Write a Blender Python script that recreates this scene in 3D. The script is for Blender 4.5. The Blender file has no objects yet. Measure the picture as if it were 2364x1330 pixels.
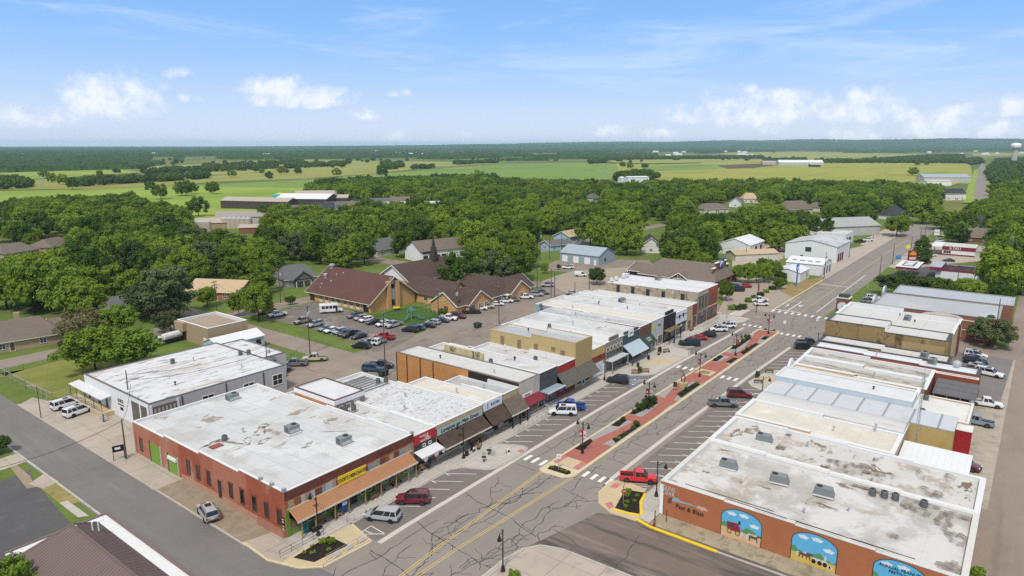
import bpy, bmesh, math, random
import numpy as np
from mathutils import Vector, Matrix
sc = bpy.context.scene
COL = sc.collection
RND = random.Random(7)
# ------------------------------------------------------------------ camera
CH = 51.0; FPX = 1576.0; PITCH = math.radians(11.7915); AZ = math.radians(37.4467)
Fv = Vector((math.cos(AZ)*math.cos(PITCH), math.sin(AZ)*math.cos(PITCH), -math.sin(PITCH)))
Rv = Vector((math.sin(AZ), -math.cos(AZ), 0)); Uv = Rv.cross(Fv)
cam = bpy.data.cameras.new('camera'); cam.lens = 24.0; cam.sensor_width = 36.0
cam.clip_start = 1.0; cam.clip_end = 60000
co = bpy.data.objects.new('camera', cam); COL.objects.link(co)
co.matrix_world = Matrix(((Rv.x, Uv.x, -Fv.x, 0), (Rv.y, Uv.y, -Fv.y, 0), (Rv.z, Uv.z, -Fv.z, CH), (0, 0, 0, 1)))
sc.camera = co
def P(x, y, z=0.0):
    "ground point (height z) seen at photograph pixel x, y"
    d = Rv*(x-1182) - Uv*(y-665) + Fv*FPX
    t = (z-CH)/d.z
    return (d.x*t, d.y*t)
def PP(pts, z=0.0): return [P(x, y, z) for x, y in pts]
def proj(X, Y, Z):
    v = Vector((X, Y, Z-CH)); c = v.dot(Fv)
    if c < 1: return (-9999, -9999)
    return (1182+FPX*v.dot(Rv)/c, 665-FPX*v.dot(Uv)/c)
def ztop(X, Y, ty):
    "height of the point above (X,Y) seen on photograph row ty"
    lo, hi = 0.0, 300.0
    for _ in range(50):
        m = (lo+hi)/2
        if proj(X, Y, m)[1] > ty: lo = m
        else: hi = m
    return lo
# ------------------------------------------------------------------ light
SUN_EL, SUN_AZ = math.radians(55), math.radians(203)   # direction to the sun, azimuth from +X
sd = Vector((math.cos(SUN_AZ)*math.cos(SUN_EL), math.sin(SUN_AZ)*math.cos(SUN_EL), math.sin(SUN_EL)))
sl = bpy.data.lights.new('sun', 'SUN'); sl.energy = 2.5; sl.angle = math.radians(7); sl.color = (1.0, .94, .84)
so = bpy.data.objects.new('sun', sl); COL.objects.link(so); so.rotation_euler = sd.to_track_quat('Z', 'Y').to_euler()
so.location = (-40, 0, 300)
sc.view_settings.view_transform = 'Standard'; sc.view_settings.look = 'None'
sc.view_settings.gamma = 1; sc.view_settings.exposure = 0.26
sc.cycles.max_bounces = 5; sc.cycles.diffuse_bounces = 3; sc.cycles.transparent_max_bounces = 6
sc.cycles.volume_bounces = 2; sc.cycles.use_denoising = False
sc.cycles.caustics_reflective = sc.cycles.caustics_refractive = False
# ------------------------------------------------------------------ node helpers
class NT:
    def __init__(s, tree): s.t = tree; s.n = tree.nodes; s.l = tree.links
    def new(s, typ, **kw):
        n = s.n.new(typ)
        for k, v in kw.items(): setattr(n, k, v)
        return n
    def put(s, sock, v):
        if hasattr(v, 'is_output'): s.l.new(v, sock)
        elif isinstance(v, (tuple, list)) and sock.type == 'RGBA' and len(v) == 3: sock.default_value = (*v, 1)
        else: sock.default_value = v
    def math(s, op, a, b=0.0, c=None, clamp=False):
        n = s.new('ShaderNodeMath', operation=op, use_clamp=clamp)
        s.put(n.inputs[0], a); s.put(n.inputs[1], b)
        if c is not None: s.put(n.inputs[2], c)
        return n.outputs[0]
    def mix(s, f, a, b, blend='MIX'):
        n = s.new('ShaderNodeMix', data_type='RGBA', blend_type=blend, clamp_factor=True)
        s.put(n.inputs[0], f); s.put(n.inputs[6], a); s.put(n.inputs[7], b)
        return n.outputs[2]
    def rng(s, v, a, b, c=0.0, d=1.0, smooth=False):
        n = s.new('ShaderNodeMapRange', clamp=True)
        if smooth: n.interpolation_type = 'SMOOTHSTEP'
        s.put(n.inputs[0], v)
        for i, q in enumerate((a, b, c, d)): n.inputs[i+1].default_value = q
        return n.outputs[0]
    def vmul(s, v, m):
        n = s.new('ShaderNodeVectorMath', operation='MULTIPLY'); s.put(n.inputs[0], v); n.inputs[1].default_value = m
        return n.outputs[0]
    def noise(s, v, scale, detail=5, rough=.6, dist=0.0):
        n = s.new('ShaderNodeTexNoise'); s.put(n.inputs['Vector'], v)
        n.inputs['Scale'].default_value = scale; n.inputs['Detail'].default_value = detail
        n.inputs['Roughness'].default_value = rough; n.inputs['Distortion'].default_value = dist
        return n.outputs[0]
# ------------------------------------------------------------------ world
wd = bpy.data.worlds.new('World'); sc.world = wd; wd.use_nodes = True
w = NT(wd.node_tree); w.n.clear()
sky = w.new('ShaderNodeTexSky', sky_type='NISHITA', sun_disc=False, sun_elevation=SUN_EL,
            sun_rotation=math.pi/2-SUN_AZ, altitude=100, air_density=1.0, dust_density=1.0, ozone_density=2.5)
tc = w.new('ShaderNodeTexCoord'); sx = w.new('ShaderNodeSeparateXYZ'); w.l.new(tc.outputs['Generated'], sx.inputs[0])
vx, vy, vz = sx.outputs
az = w.math('ARCTAN2', vy, vx); el = w.math('ARCSINE', vz)
def pix_dir(x, y):
    d = (Rv*(x-1182) - Uv*(y-665) + Fv*FPX).normalized()
    return math.atan2(d.y, d.x), math.asin(d.z)
# cumulus: centre pixel of the flat base, half width, height, strength
CLOUDS = [(275,238,105,70,1.),(235,232,75,30,.8),(330,226,60,40,.9),(410,172,48,18,.45),(440,228,40,13,.45),(45,272,95,42,.9),(20,262,60,30,.8),
          (665,212,95,40,1.),(690,232,125,34,1.),(600,212,50,16,.7),(750,217,70,20,.8),(920,218,40,14,.4),(850,268,55,22,.5),(925,322,50,18,.5),
          (1700,262,110,62,1.),(1620,268,90,34,.9),(1800,258,110,54,1.),(1900,256,85,40,.85),(2010,228,60,40,.8),(2000,262,110,46,.7),
          (2175,300,70,48,1.),(2240,262,60,22,.6),(2320,250,60,32,.6),(2310,308,45,26,.8),(1415,308,45,22,.6),(1520,312,45,18,.6),
          (1970,325,60,34,.8),(1785,300,30,20,.5),(1075,315,20,14,.4)]
nz = w.noise(tc.outputs['Generated'], 34, 10, .66)
nz2 = w.noise(w.vmul(tc.outputs['Generated'], (1, 1, 2.2)), 9, 5, .6)
tot = None
for cx, cy, cw, ch, cs in CLOUDS:
    a0, e0 = pix_dir(cx, cy); rw = cw/FPX*1.05; rh = ch/FPX*1.05
    dx = w.math('MULTIPLY', w.math('SUBTRACT', az, a0), 1/rw)
    dy = w.math('MULTIPLY', w.math('SUBTRACT', el, e0), 1/rh)
    dyn = w.math('MULTIPLY', w.math('MINIMUM', dy, 0.0), 1.9)
    dy = w.math('ADD', w.math('MAXIMUM', dy, 0.0), dyn)
    q = w.math('ADD', w.math('MULTIPLY', dx, dx), w.math('MULTIPLY', dy, dy))
    v = w.math('MULTIPLY', w.math('SUBTRACT', 1.0, q), cs)
    tot = v if tot is None else w.math('MAXIMUM', tot, v)
cl = w.math('ADD', tot, w.math('MULTIPLY', w.math('SUBTRACT', nz, .5), 3.2))
cl = w.math('ADD', cl, w.math('MULTIPLY', w.math('SUBTRACT', nz2, .5), 1.2))
cmask = w.math('MULTIPLY', w.rng(cl, .0, 1.2, 0, 1, True), w.rng(tot, -.35, .35, 0, 1, True))
# thin high streaks
st = w.noise(w.vmul(tc.outputs['Generated'], (1.2, 1.2, 9.0)), 3.2, 6, .62, .6)
streak = w.math('MULTIPLY', w.rng(st, .47, .74, 0, .5, True), w.rng(el, .03, .10, 0, 1))
ramp = w.new('ShaderNodeValToRGB'); w.put(ramp.inputs[0], w.rng(el, -.05, 1.05))
er = ramp.color_ramp; ST = .10
for i, (e, c) in enumerate(((-.05, (.60, .66, .76)), (0.0, (.67, .74, .88)), (.035, (.56, .67, .88)), (.09, (.37, .56, .88)), (.145, (.245, .475, .87)), (.21, (.20, .42, .84)), (.45, (.56, .62, .72)), (.9, (.66, .67, .69)))):
    x = (e+.05)/1.10
    q = er.elements[i] if i < 2 else er.elements.new(x)
    q.position = x; q.color = (*c, 1)
rc = w.mix(1.0, ramp.outputs[0], (1/ST, 1/ST, 1/ST), 'MULTIPLY')
skyc = w.mix(.86, sky.outputs[0], rc)
skyc = w.mix(w.math('MULTIPLY', streak, .9), skyc, (.62/ST, .74/ST, .95/ST))
ccol = w.mix(w.rng(nz, .36, .60), (.70/ST, .77/ST, .90/ST), (.88/ST, .89/ST, .92/ST))
skyc = w.mix(w.math('MULTIPLY', cmask, .78), skyc, ccol)
bg = w.new('ShaderNodeBackground'); w.l.new(skyc, bg.inputs[0]); bg.inputs[1].default_value = ST
wo = w.new('ShaderNodeOutputWorld'); w.l.new(bg.outputs[0], wo.inputs[0])
# ------------------------------------------------------------------ materials
MATS = {}
def mat(name, col, rough=.85, nv=.14, ns=.35, layers=(), bands=(), metal=0.0, spec=.3, obj=False, fine=0.0, rnd=0.0):
    """procedural surface: mottled base colour, noise layers (col, scale, lo, hi, stretch[, max]), seam bands (axis, pitch, width, col[, offset])"""
    if name in MATS: return MATS[name]
    m = bpy.data.materials.new(name); m.use_nodes = True
    t = NT(m.node_tree); b = t.n['Principled BSDF']
    if obj: pos = t.new('ShaderNodeTexCoord').outputs['Object']
    else: pos = t.new('ShaderNodeNewGeometry').outputs['Position']
    c = tuple(col)
    n = t.noise(pos, ns, 6, .65)
    k = t.rng(n, .25, .75, 1-nv, 1+nv)
    if fine:
        k = t.math('MULTIPLY', k, t.rng(t.noise(pos, 6.0, 3, .7), .2, .8, 1-fine, 1+fine))
    if rnd:
        oi = t.new('ShaderNodeObjectInfo'); k = t.math('MULTIPLY', k, t.rng(oi.outputs['Random'], 0, 1, 1-rnd, 1+rnd))
    cur = t.mix(1.0, (*c, 1), t_rgb(t, k), 'MULTIPLY')
    for L in layers:
        lc, ls, lo, hi, stretch = L[:5]; mx = L[5] if len(L) > 5 else 1.0
        nn = t.noise(t.vmul(pos, stretch), ls, 6, .66, .3)
        cur = t.mix(t.rng(nn, lo, hi, 0, mx, True), cur, (*lc, 1))
    if bands:
        sep = t.new('ShaderNodeSeparateXYZ'); t.l.new(pos, sep.inputs[0])
        for B in bands:
            ax, pitch, width, bc = B[:4]
            if ax == 'xy': s = t.math('ADD', sep.outputs[0], sep.outputs[1])
            else: s = sep.outputs['xyz'.index(ax)]
            f = t.math('FRACT', t.math('ADD', t.math('MULTIPLY', s, 1/pitch), 100.0+(B[4] if len(B) > 4 else 0)))
            cur = t.mix(t.math('MULTIPLY', t.math('LESS_THAN', f, width), B[5] if len(B) > 5 else 1.0), cur, (*bc, 1))
    t.l.new(cur, b.inputs['Base Color'])
    b.inputs['Roughness'].default_value = rough; b.inputs['Metallic'].default_value = metal
    b.inputs['Specular IOR Level'].default_value = spec
    MATS[name] = m
    return m
def t_rgb(t, k):
    n = t.new('ShaderNodeCombineColor')
    for i in range(3): t.put(n.inputs[i], k)
    return n.outputs[0]
def plain(name, col, rough=.6, metal=0.0, spec=.4): return mat(name, col, rough, .06, 1.5, metal=metal, spec=spec, obj=True)
def paint(name, col):
    "car paint"
    if name in MATS: return MATS[name]
    m = mat(name, col, .28, .05, 1.2, spec=.5, obj=True)
    b = m.node_tree.nodes['Principled BSDF']; b.inputs['Coat Weight'].default_value = .6; b.inputs['Coat Roughness'].default_value = .08
    return m
GLASS = mat('dark_glass', (.018, .021, .025), .08, .2, .8, spec=.6, obj=True)
GLASS2 = mat('window_glass', (.035, .045, .05), .12, .5, .5, spec=.6)
WHITE = plain('white_paint', (.78, .78, .76), .55)
BLACK = plain('black_metal', (.012, .012, .013), .45)
DGREY = plain('dark_grey_metal', (.06, .06, .062), .5)
GREYM = plain('grey_metal', (.33, .34, .34), .45, .2)
GALV = plain('galvanised_metal', (.45, .46, .46), .4, .3)
WOOD = mat('weathered_wood', (.23, .15, .085), .85, .25, 2.0, obj=True)
POLEW = mat('pole_wood', (.105, .078, .06), .9, .25, 2.0, obj=True)
RUBBER = plain('tyre_rubber', (.012, .012, .012), .85)
RIM = plain('alloy_rim', (.38, .38, .39), .3, .7)
RIMD = plain('dark_alloy_rim', (.06, .06, .065), .35, .5)
LENS = plain('headlight_lens', (.62, .64, .66), .12)
RLENS = plain('tail_light_lens', (.28, .012, .012), .2)
# ------------------------------------------------------------------ mesh builder
class MB:
    def __init__(s): s.v = []; s.f = []
    def quad(s, a, b, c, d):
        i = len(s.v); s.v += [tuple(a), tuple(b), tuple(c), tuple(d)]; s.f.append((i, i+1, i+2, i+3)); return s
    def ngon(s, pts):
        i = len(s.v); s.v += [tuple(p) for p in pts]; s.f.append(tuple(range(i, i+len(pts)))); return s
    def box(s, x0, y0, z0, x1, y1, z1):
        i = len(s.v)
        s.v += [(x0,y0,z0),(x1,y0,z0),(x1,y1,z0),(x0,y1,z0),(x0,y0,z1),(x1,y0,z1),(x1,y1,z1),(x0,y1,z1)]
        s.f += [(i+3,i+2,i+1,i),(i+4,i+5,i+6,i+7),(i,i+1,i+5,i+4),(i+1,i+2,i+6,i+5),(i+2,i+3,i+7,i+6),(i+3,i,i+4,i+7)]
        return s
    def hexa(s, b, t):
        "bottom 4 points (ccw seen from above), top 4 points"
        i = len(s.v); s.v += [tuple(p) for p in b]+[tuple(p) for p in t]
        s.f += [(i+3,i+2,i+1,i),(i+4,i+5,i+6,i+7),(i,i+1,i+5,i+4),(i+1,i+2,i+6,i+5),(i+2,i+3,i+7,i+6),(i+3,i,i+4,i+7)]
        return s
    def prism(s, pts, z0, z1):
        n = len(pts); i = len(s.v)
        a = sum(pts[k][0]*pts[(k+1)%n][1]-pts[(k+1)%n][0]*pts[k][1] for k in range(n))
        if a < 0: pts = pts[::-1]
        s.v += [(p[0], p[1], z0) for p in pts]+[(p[0], p[1], z1) for p in pts]
        s.f.append(tuple(range(i+n, i+2*n))); s.f.append(tuple(range(i+n-1, i-1, -1)))
        for k in range(n): s.f.append((i+k, i+(k+1)%n, i+n+(k+1)%n, i+n+k))
        return s
    def tube(s, pts, r, n=6, r1=None, cap=True):
        pts = [Vector(p) for p in pts]; m = len(pts); i0 = len(s.v)
        for k, p in enumerate(pts):
            d = (pts[min(k+1, m-1)]-pts[max(k-1, 0)]).normalized()
            u = d.cross(Vector((0, 0, 1)))
            if u.length < 1e-3: u = Vector((1, 0, 0))
            u.normalize(); q = d.cross(u)
            rr = r if r1 is None else r+(r1-r)*k/(m-1)
            for j in range(n):
                a = 2*math.pi*j/n
                s.v.append(tuple(p+u*(math.cos(a)*rr)+q*(math.sin(a)*rr)))
        for k in range(m-1):
            for j in range(n):
                a = i0+k*n+j; b = i0+k*n+(j+1)%n
                s.f.append((a, b, b+n, a+n))
        if cap:
            s.f.append(tuple(range(i0+n-1, i0-1, -1))); s.f.append(tuple(range(i0+(m-1)*n, i0+m*n)))
        return s
    def lathe(s, prof, n=12, c=(0, 0, 0)):
        i0 = len(s.v); m = len(prof)
        for r, z in prof:
            for j in range(n):
                a = 2*math.pi*j/n; s.v.append((c[0]+r*math.cos(a), c[1]+r*math.sin(a), c[2]+z))
        for k in range(m-1):
            for j in range(n):
                a = i0+k*n+j; b = i0+k*n+(j+1)%n; s.f.append((a, b, b+n, a+n))
        s.f.append(tuple(range(i0+n-1, i0-1, -1))); s.f.append(tuple(range(i0+(m-1)*n, i0+m*n)))
        return s
    def xf(s, M):
        s.v = [tuple(M @ Vector(p)) for p in s.v]; return s
    def build(s, name, m, parent=None, smooth=False, loc=None, rz=0.0):
        me = bpy.data.meshes.new(name); me.from_pydata(s.v, [], s.f); me.update()
        if smooth: me.polygons.foreach_set('use_smooth', [True]*len(me.polygons))
        if m is not None: me.materials.append(m)
        o = bpy.data.objects.new(name, me); COL.objects.link(o)
        if parent is not None: setpar(o, parent)
        if loc: o.location = loc
        if rz: o.rotation_euler.z = rz
        return o
def setpar(o, parent):
    o.parent = parent
    if parent.type == 'EMPTY': o.matrix_parent_inverse = Matrix.Translation(-parent.location)
def tag(o, label=None, cat=None, group=None, kind=None):
    if label: o['label'] = label
    if cat: o['category'] = cat
    if group: o['group'] = group
    if kind: o['kind'] = kind
    return o
def empty(name, x=0, y=0, z=0, rz=0.0, label=None, cat=None, group=None):
    o = bpy.data.objects.new(name, None); COL.objects.link(o); o.empty_display_size = .5
    o.location = (x, y, z); o.rotation_euler.z = rz
    return tag(o, label, cat, group)
def copy_tree(o, parent=None):
    c = o.copy(); COL.objects.link(c)
    if parent is not None: c.parent = parent
    for ch in list(o.children): copy_tree(ch, c)
    return c
def place(proto, used, x, y, rz=0.0, z=0.0, label=None, group=None, s=None):
    o = proto if not used.get(proto.name) else copy_tree(proto)
    used[proto.name] = True
    o.location = (x, y, z); o.rotation_euler.z = rz
    if s: o.scale = s
    if label: o['label'] = label
    if group: o['group'] = group
    return o
USED = {}
def text_mesh(txt, size, depth=.02, font=None, shear=0.0, xs=1.0):
    cu = bpy.data.curves.new('lettering', 'FONT'); cu.body = txt; cu.size = size; cu.extrude = depth
    cu.align_x = 'CENTER'; cu.align_y = 'CENTER'; cu.shear = shear; cu.resolution_u = 3
    ob = bpy.data.objects.new('lettering', cu); COL.objects.link(ob)
    bpy.context.view_layer.update()
    dg = bpy.context.evaluated_depsgraph_get()
    me = bpy.data.meshes.new_from_object(ob.evaluated_get(dg))
    bpy.data.objects.remove(ob); bpy.data.curves.remove(cu)
    if xs != 1.0:
        for v in me.vertices: v.co.x *= xs
    return me
def lettering(txt, size, face, u, z, plane, m, parent, shear=0.0, xs=1.0, proud=.03, bold=0):
    "words standing on a wall plane. face '-Y' (plane = y) or '-X' (plane = x)"
    me = text_mesh(txt, size, .015, None, shear, xs); me.materials.clear(); me.materials.append(m)
    o = bpy.data.objects.new('lettering', me); COL.objects.link(o); setpar(o, parent)
    if face == '-Y': o.location = (u, plane-proud, z); o.rotation_euler = (math.pi/2, 0, 0)
    elif face == '-X': o.location = (plane-proud, u, z); o.rotation_euler = (math.pi/2, 0, -math.pi/2)
    return o
def sheet(name, pts, z, m, kind='structure'):
    a = sum(pts[k][0]*pts[(k+1)%len(pts)][1]-pts[(k+1)%len(pts)][0]*pts[k][1] for k in range(len(pts)))
    if a < 0: pts = pts[::-1]
    mb = MB().ngon([(p[0], p[1], z) for p in pts])
    o = mb.build(name, m)
    bm = bmesh.new(); bm.from_mesh(o.data); bmesh.ops.triangulate(bm, faces=bm.faces[:]); bm.to_mesh(o.data); bm.free()
    return tag(o, kind=kind)
def slab(name, pts, z0, z1, m, kind='structure'):
    o = MB().prism(pts, z0, z1).build(name, m)
    bm = bmesh.new(); bm.from_mesh(o.data); bmesh.ops.triangulate(bm, faces=[f for f in bm.faces if len(f.verts) > 4]); bm.to_mesh(o.data); bm.free()
    return tag(o, kind=kind)
def rect(x0, y0, x1, y1): return [(x0, y0), (x1, y0), (x1, y1), (x0, y1)]
# ------------------------------------------------------------------ ground
ASP = dict(rough=.92, spec=.2)
G_GRASS = mat('lawn_grass', (.115, .165, .036), .95, .25, .12, [((.16, .155, .055), .05, .50, .72, (1, 1, 1), .8), ((.075, .115, .026), .6, .5, .7, (1, 1, 1), .6)], fine=.25, spec=.1)
G_LAWN2 = mat('dry_lawn', (.185, .20, .05), .95, .2, .2, [((.26, .21, .09), .12, .5, .7, (1, 1, 1), .8)], fine=.25, spec=.1)
G_DIRT = mat('bare_dirt', (.30, .235, .165), .95, .2, .3, [((.20, .16, .11), .3, .5, .7, (1, 1, 1), .8)], fine=.2, spec=.1)
A_MAIN = mat('main_asphalt', (.238, .212, .185), .92, .10, .10, [((.19, .168, .145), .35, .48, .75, (.05, 1, 1), .6), ((.29, .255, .22), .25, .5, .75, (.04, 1, 1), .6)], fine=.10, spec=.2)
A_STALL = mat('stall_asphalt', (.178, .155, .142), .92, .12, .25, [((.12, .108, .10), .4, .55, .75, (1, 1, 1), .7), ((.27, .24, .21), .15, .6, .8, (1, 1, 1), .5)], fine=.12, spec=.2)
A_SIDE = mat('chip_seal', (.172, .160, .150), .93, .14, .10, [((.21, .198, .188), .4, .5, .75, (1, .08, 1), .7), ((.10, .098, .098), .3, .55, .8, (1, .1, 1), .6)], fine=.16, spec=.2)
A_BROWN = mat('brown_asphalt', (.168, .135, .112), .93, .12, .15, [((.062, .056, .054), .30, .46, .62, (1, .10, 1), .85), ((.25, .205, .175), .6, .52, .7, (1, .12, 1), .75)], fine=.14, spec=.2)
A_ALLEY = mat('alley_asphalt', (.262, .212, .175), .93, .12, .12, [((.17, .14, .12), .25, .52, .75, (.12, 1, 1), .7), ((.33, .29, .25), .6, .6, .8, (1, 1, 1), .5)], fine=.13, spec=.2)
A_BACK = mat('back_lot_asphalt', (.235, .195, .162), .93, .14, .12, [((.13, .11, .095), .3, .55, .74, (.3, 1, 1), .8), ((.36, .31, .25), .25, .56, .74, (1, 1, 1), .7)], fine=.14, spec=.2)
A_DARK = mat('dark_asphalt', (.098, .094, .094), .93, .14, .15, [((.16, .15, .145), .25, .55, .75, (1, 1, 1), .6)], fine=.14, spec=.2)
C_WALK = mat('concrete_walk', (.44, .41, .365), .9, .09, .3, [((.33, .30, .26), .6, .55, .8, (1, 1, 1), .6)], bands=[('x', 3.05, .02, (.25, .23, .2)), ('y', 1.9, .03, (.27, .25, .22))], spec=.2)
C_LOT = mat('concrete_lot', (.40, .345, .285), .92, .12, .2, [((.25, .21, .17), .35, .52, .75, (1, 1, 1), .8), ((.48, .38, .24), .15, .58, .7, (1, 1, 1), .7)], bands=[('x', 4.6, .012, (.17, .15, .13)), ('y', 5.2, .012, (.17, .15, .13))], fine=.1, spec=.2)
C_TAN = mat('tan_concrete', (.50, .40, .25), .9, .1, .6, [((.38, .30, .19), 1.2, .55, .8, (1, 1, 1), .5)], spec=.2)
C_KERB = mat('kerb_concrete', (.43, .40, .35), .9, .12, .8, [((.26, .23, .19), 1.0, .5, .75, (1, 1, 1), .8)], spec=.2)
C_KERBY = mat('cream_kerb', (.55, .47, .30), .9, .12, .8, spec=.2)
RED_PAVE = mat('red_pavers', (.335, .128, .098), .9, .12, 1.0, [((.47, .17, .13), .4, .5, .75, (1, 1, 1), .7)], bands=[('x', .4, .12, (.33, .09, .065)), ('y', .4, .12, (.33, .09, .065))], spec=.2)
PINK_PAVE = mat('pink_pavers', (.47, .17, .145), .9, .1, 1.0, spec=.2)
MULCH = mat('dark_mulch', (.026, .021, .018), .98, .4, 2.5, fine=.4, spec=.1)
GRAVEL = mat('grey_river_rock', (.30, .285, .27), .95, .3, 4.0, fine=.45, spec=.2)
YEL = mat('yellow_road_paint', (.62, .43, .12), .8, .15, 1.2, spec=.2)
YELB = mat('bright_yellow_paint', (.74, .50, .02), .7, .12, 1.2, [((.45, .33, .08), 2.0, .6, .8, (1, 1, 1), .7)], spec=.3)
WPAINT = mat('white_road_paint', (.70, .68, .64), .8, .12, 1.0, [((.36, .33, .29), 1.6, .55, .75, (1, 1, 1), .6)], spec=.2)
WCONC = mat('white_gutter_band', (.52, .48, .43), .85, .1, .8, [((.36, .33, .29), .8, .5, .75, (1, 1, 1), .7)], spec=.2)
TAR = mat('tar_sealant', (.022, .021, .020), .5, .2, 1.0, spec=.4)
BLUEP = mat('blue_road_paint', (.05, .19, .47), .8, .15, 1.2, spec=.2)

# one sheet to the horizon
def far_ground():
    xs = [-30000, -2500, -300, 0, 300, 1200, 4000, 12000, 40000]
    mb = MB(); n = len(xs)
    mb.v = [(x, y, 0) for y in xs for x in xs]
    mb.f = [(j*n+i, j*n+i+1, (j+1)*n+i+1, (j+1)*n+i) for j in range(n-1) for i in range(n-1)]
    tag(mb.build('ground', mat('pasture', (.115, .15, .042), .95, .18, .006, [((.21, .19, .07), .0022, .48, .62, (1, 1, 1), .8), ((.07, .105, .03), .004, .52, .66, (1, 1, 1), .6)], fine=.12, spec=.1)), kind='structure')
far_ground()
G = {}
def px_sheet(name, pts, z, m): return sheet(name, PP(pts), z, m)
# lawns round the town
tag(sheet('town_ground', rect(-60, -220, 620, 420), .02, G_GRASS), kind='structure')
# roads and lots (world metres; X along the main street, Y to the left of it)
sheet('main_road', [(-40, 40.8), (215, 40.8), (215, 47), (520, 47.5), (520, 62.5), (215, 62.5), (215, 69.4), (-40, 69.4)], .034, A_MAIN)
sheet('parking_stalls', [(53.5, 63.6), (190, 63.6), (190, 69.4), (54.5, 69.4)], .042, A_STALL)
sheet('parking_stalls', [(83, 41.3), (181, 40.6), (181, 46.2), (88, 46.2)], .042, A_STALL)
sheet('side_road', [(33.9, 69.4), (42.3, 69.4), (42.3, 480), (33.9, 480)], .038, A_SIDE)
sheet('side_road', [(20, 69.4), (45.6, 62), (44, 77), (42.3, 90), (33.9, 90), (33.9, 78), (20, 76)], .042, A_SIDE)
sheet('brown_road', [(57, 41.0), (58.5, -60), (79.4, -60), (79.4, 38), (77.5, 44), (66, 46.6), (61, 47)], .038, A_BROWN)
sheet('alley_road', [(77, -9), (420, -9), (420, .2), (255, 1.2), (200, 1.2), (82.6, 1.2), (77, 1.2)], .034, A_ALLEY)
sheet('alley_apron', [(77.4, 38.8), (79.6, 38.8), (79.6, 20), (77.4, 20)], .030, A_BROWN)
sheet('back_road', [(200, -140), (212, -140), (212, 41), (200, 41)], .038, A_ALLEY)
sheet('cross_road', [(201.5, 60), (213.5, 60), (213, 108), (210, 150), (212, 330), (202, 330), (201, 150), (201.5, 108)], .038, A_BACK)
sheet('back_lot', [(57, 108), (201.5, 106), (201.5, 139), (140, 134.5), (139, 131.5), (57, 131.5)], .030, A_BACK)
sheet('brick_road', [(98.5, 117), (106.3, 117), (107, 330), (99, 330)], .036, A_ALLEY)
sheet('north_road', [(-60, 186), (420, 190), (420, 198), (-60, 194)], .034, A_ALLEY)
px_sheet('church_lot', [(612,737),(650,720),(700,703),(722,698),(850,726),(930,752),(958,757),(955,778),(905,805),(845,818),(842,795),(800,785),(740,765),(690,752)], .042, mat('church_lot_asphalt', (.17, .148, .13), .93, .15, .15, [((.30, .24, .17), .12, .52, .7, (1, 1, 1), .8), ((.09, .08, .075), .3, .55, .75, (1, 1, 1), .7)], fine=.12, spec=.2))
px_sheet('church_forecourt', [(1012,742),(1100,700),(1180,690),(1255,668),(1300,680),(1240,715),(1130,760),(1000,800),(940,790)], .046, A_BACK)
sheet('concrete_lot', [(42.3, 116.4), (52.5, 116.4), (52.5, 152), (42.3, 158)], .046, C_LOT)
sheet('concrete_lot', [(42.3, 100.5), (46.8, 100.5), (46.8, 116.4), (42.3, 116.4)], .050, C_LOT)
sheet('dirt_verge', [(42.3, 76), (46.8, 76), (46.8, 100.5), (42.3, 100.5)], .046, mat('verge_dirt', (.275, .225, .165), .95, .2, .6, [((.20, .15, .09), .8, .5, .75, (1, 1, 1), .8)], fine=.2, spec=.1))
sheet('gravel_yard', [(60, 117), (98.5, 117), (98.5, 131), (83, 140), (70, 131.5), (60, 131)], .044, mat('yard_gravel', (.275, .225, .185), .95, .14, .2, [((.17, .14, .12), .25, .55, .7, (1, 1, 1), .7)], fine=.15, spec=.1))
px_sheet('tarmac_lot', [(0,1112),(70,1085),(75,1105),(95,1130),(150,1195),(200,1240),(400,1420),(-200,1420),(-160,1150)], .030, A_DARK)
px_sheet('concrete_drive', [(-30,1090),(-30,1070),(42,1046),(62,1066),(5,1086)], .052, C_LOT)
px_sheet('concrete_drive', [(66,1118),(104,1093),(135,1112),(100,1130)], .050, C_LOT)
px_sheet('concrete_path', [(137,1162),(155,1156),(206,1192),(180,1195)], .054, C_WALK)
px_sheet('dirt_path', [(18,1072),(35,1070),(70,1100),(82,1125),(62,1128)], .034, G_DIRT)
px_sheet('dry_verge', [(95,1128),(110,1116),(140,1120),(192,1157),(160,1166),(137,1162)], .046, mat('straw_grass', (.26, .215, .085), .95, .25, .4, [((.16, .165, .05), .5, .5, .66, (1, 1, 1), .8)], fine=.25, spec=.1))
px_sheet('gravel_patch', [(46,934),(75,918),(108,925),(120,940),(60,955)], .034, mat('pale_gravel', (.36, .32, .28), .95, .2, 1.2, fine=.3, spec=.1))
px_sheet('fenced_lawn', [(0,872),(60,853),(165,826),(310,846),(195,880),(192,907),(122,923),(0,862)], .030, G_LAWN2)
sheet('post_office_lot', PP([(1648,745),(1672,690),(1655,668),(1720,636),(1790,650),(1862,675),(1835,695),(1772,722),(1735,714)]), .040, mat('lot_concrete', (.33, .275, .215), .93, .1, .15, [((.23, .19, .15), .3, .52, .72, (1, 1, 1), .7)], bands=[('x', 6, .012, (.2, .17, .14))], fine=.1, spec=.2))
px_sheet('post_office_lot', [(1290,668),(1250,650),(1300,632),(1330,625),(1480,615),(1480,645),(1400,668),(1330,690)], .040, MATS['lot_concrete'])
px_sheet('garage_yard', [(1235,620),(1290,600),(1500,600),(1510,620),(1400,632),(1260,625)], .036, A_BACK)
px_sheet('dry_lot', [(1800,672),(1835,650),(1900,640),(1905,650),(1862,675),(1835,690)], .046, mat('dry_grass', (.27, .20, .09), .95, .2, .3, fine=.2, spec=.1))
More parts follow.
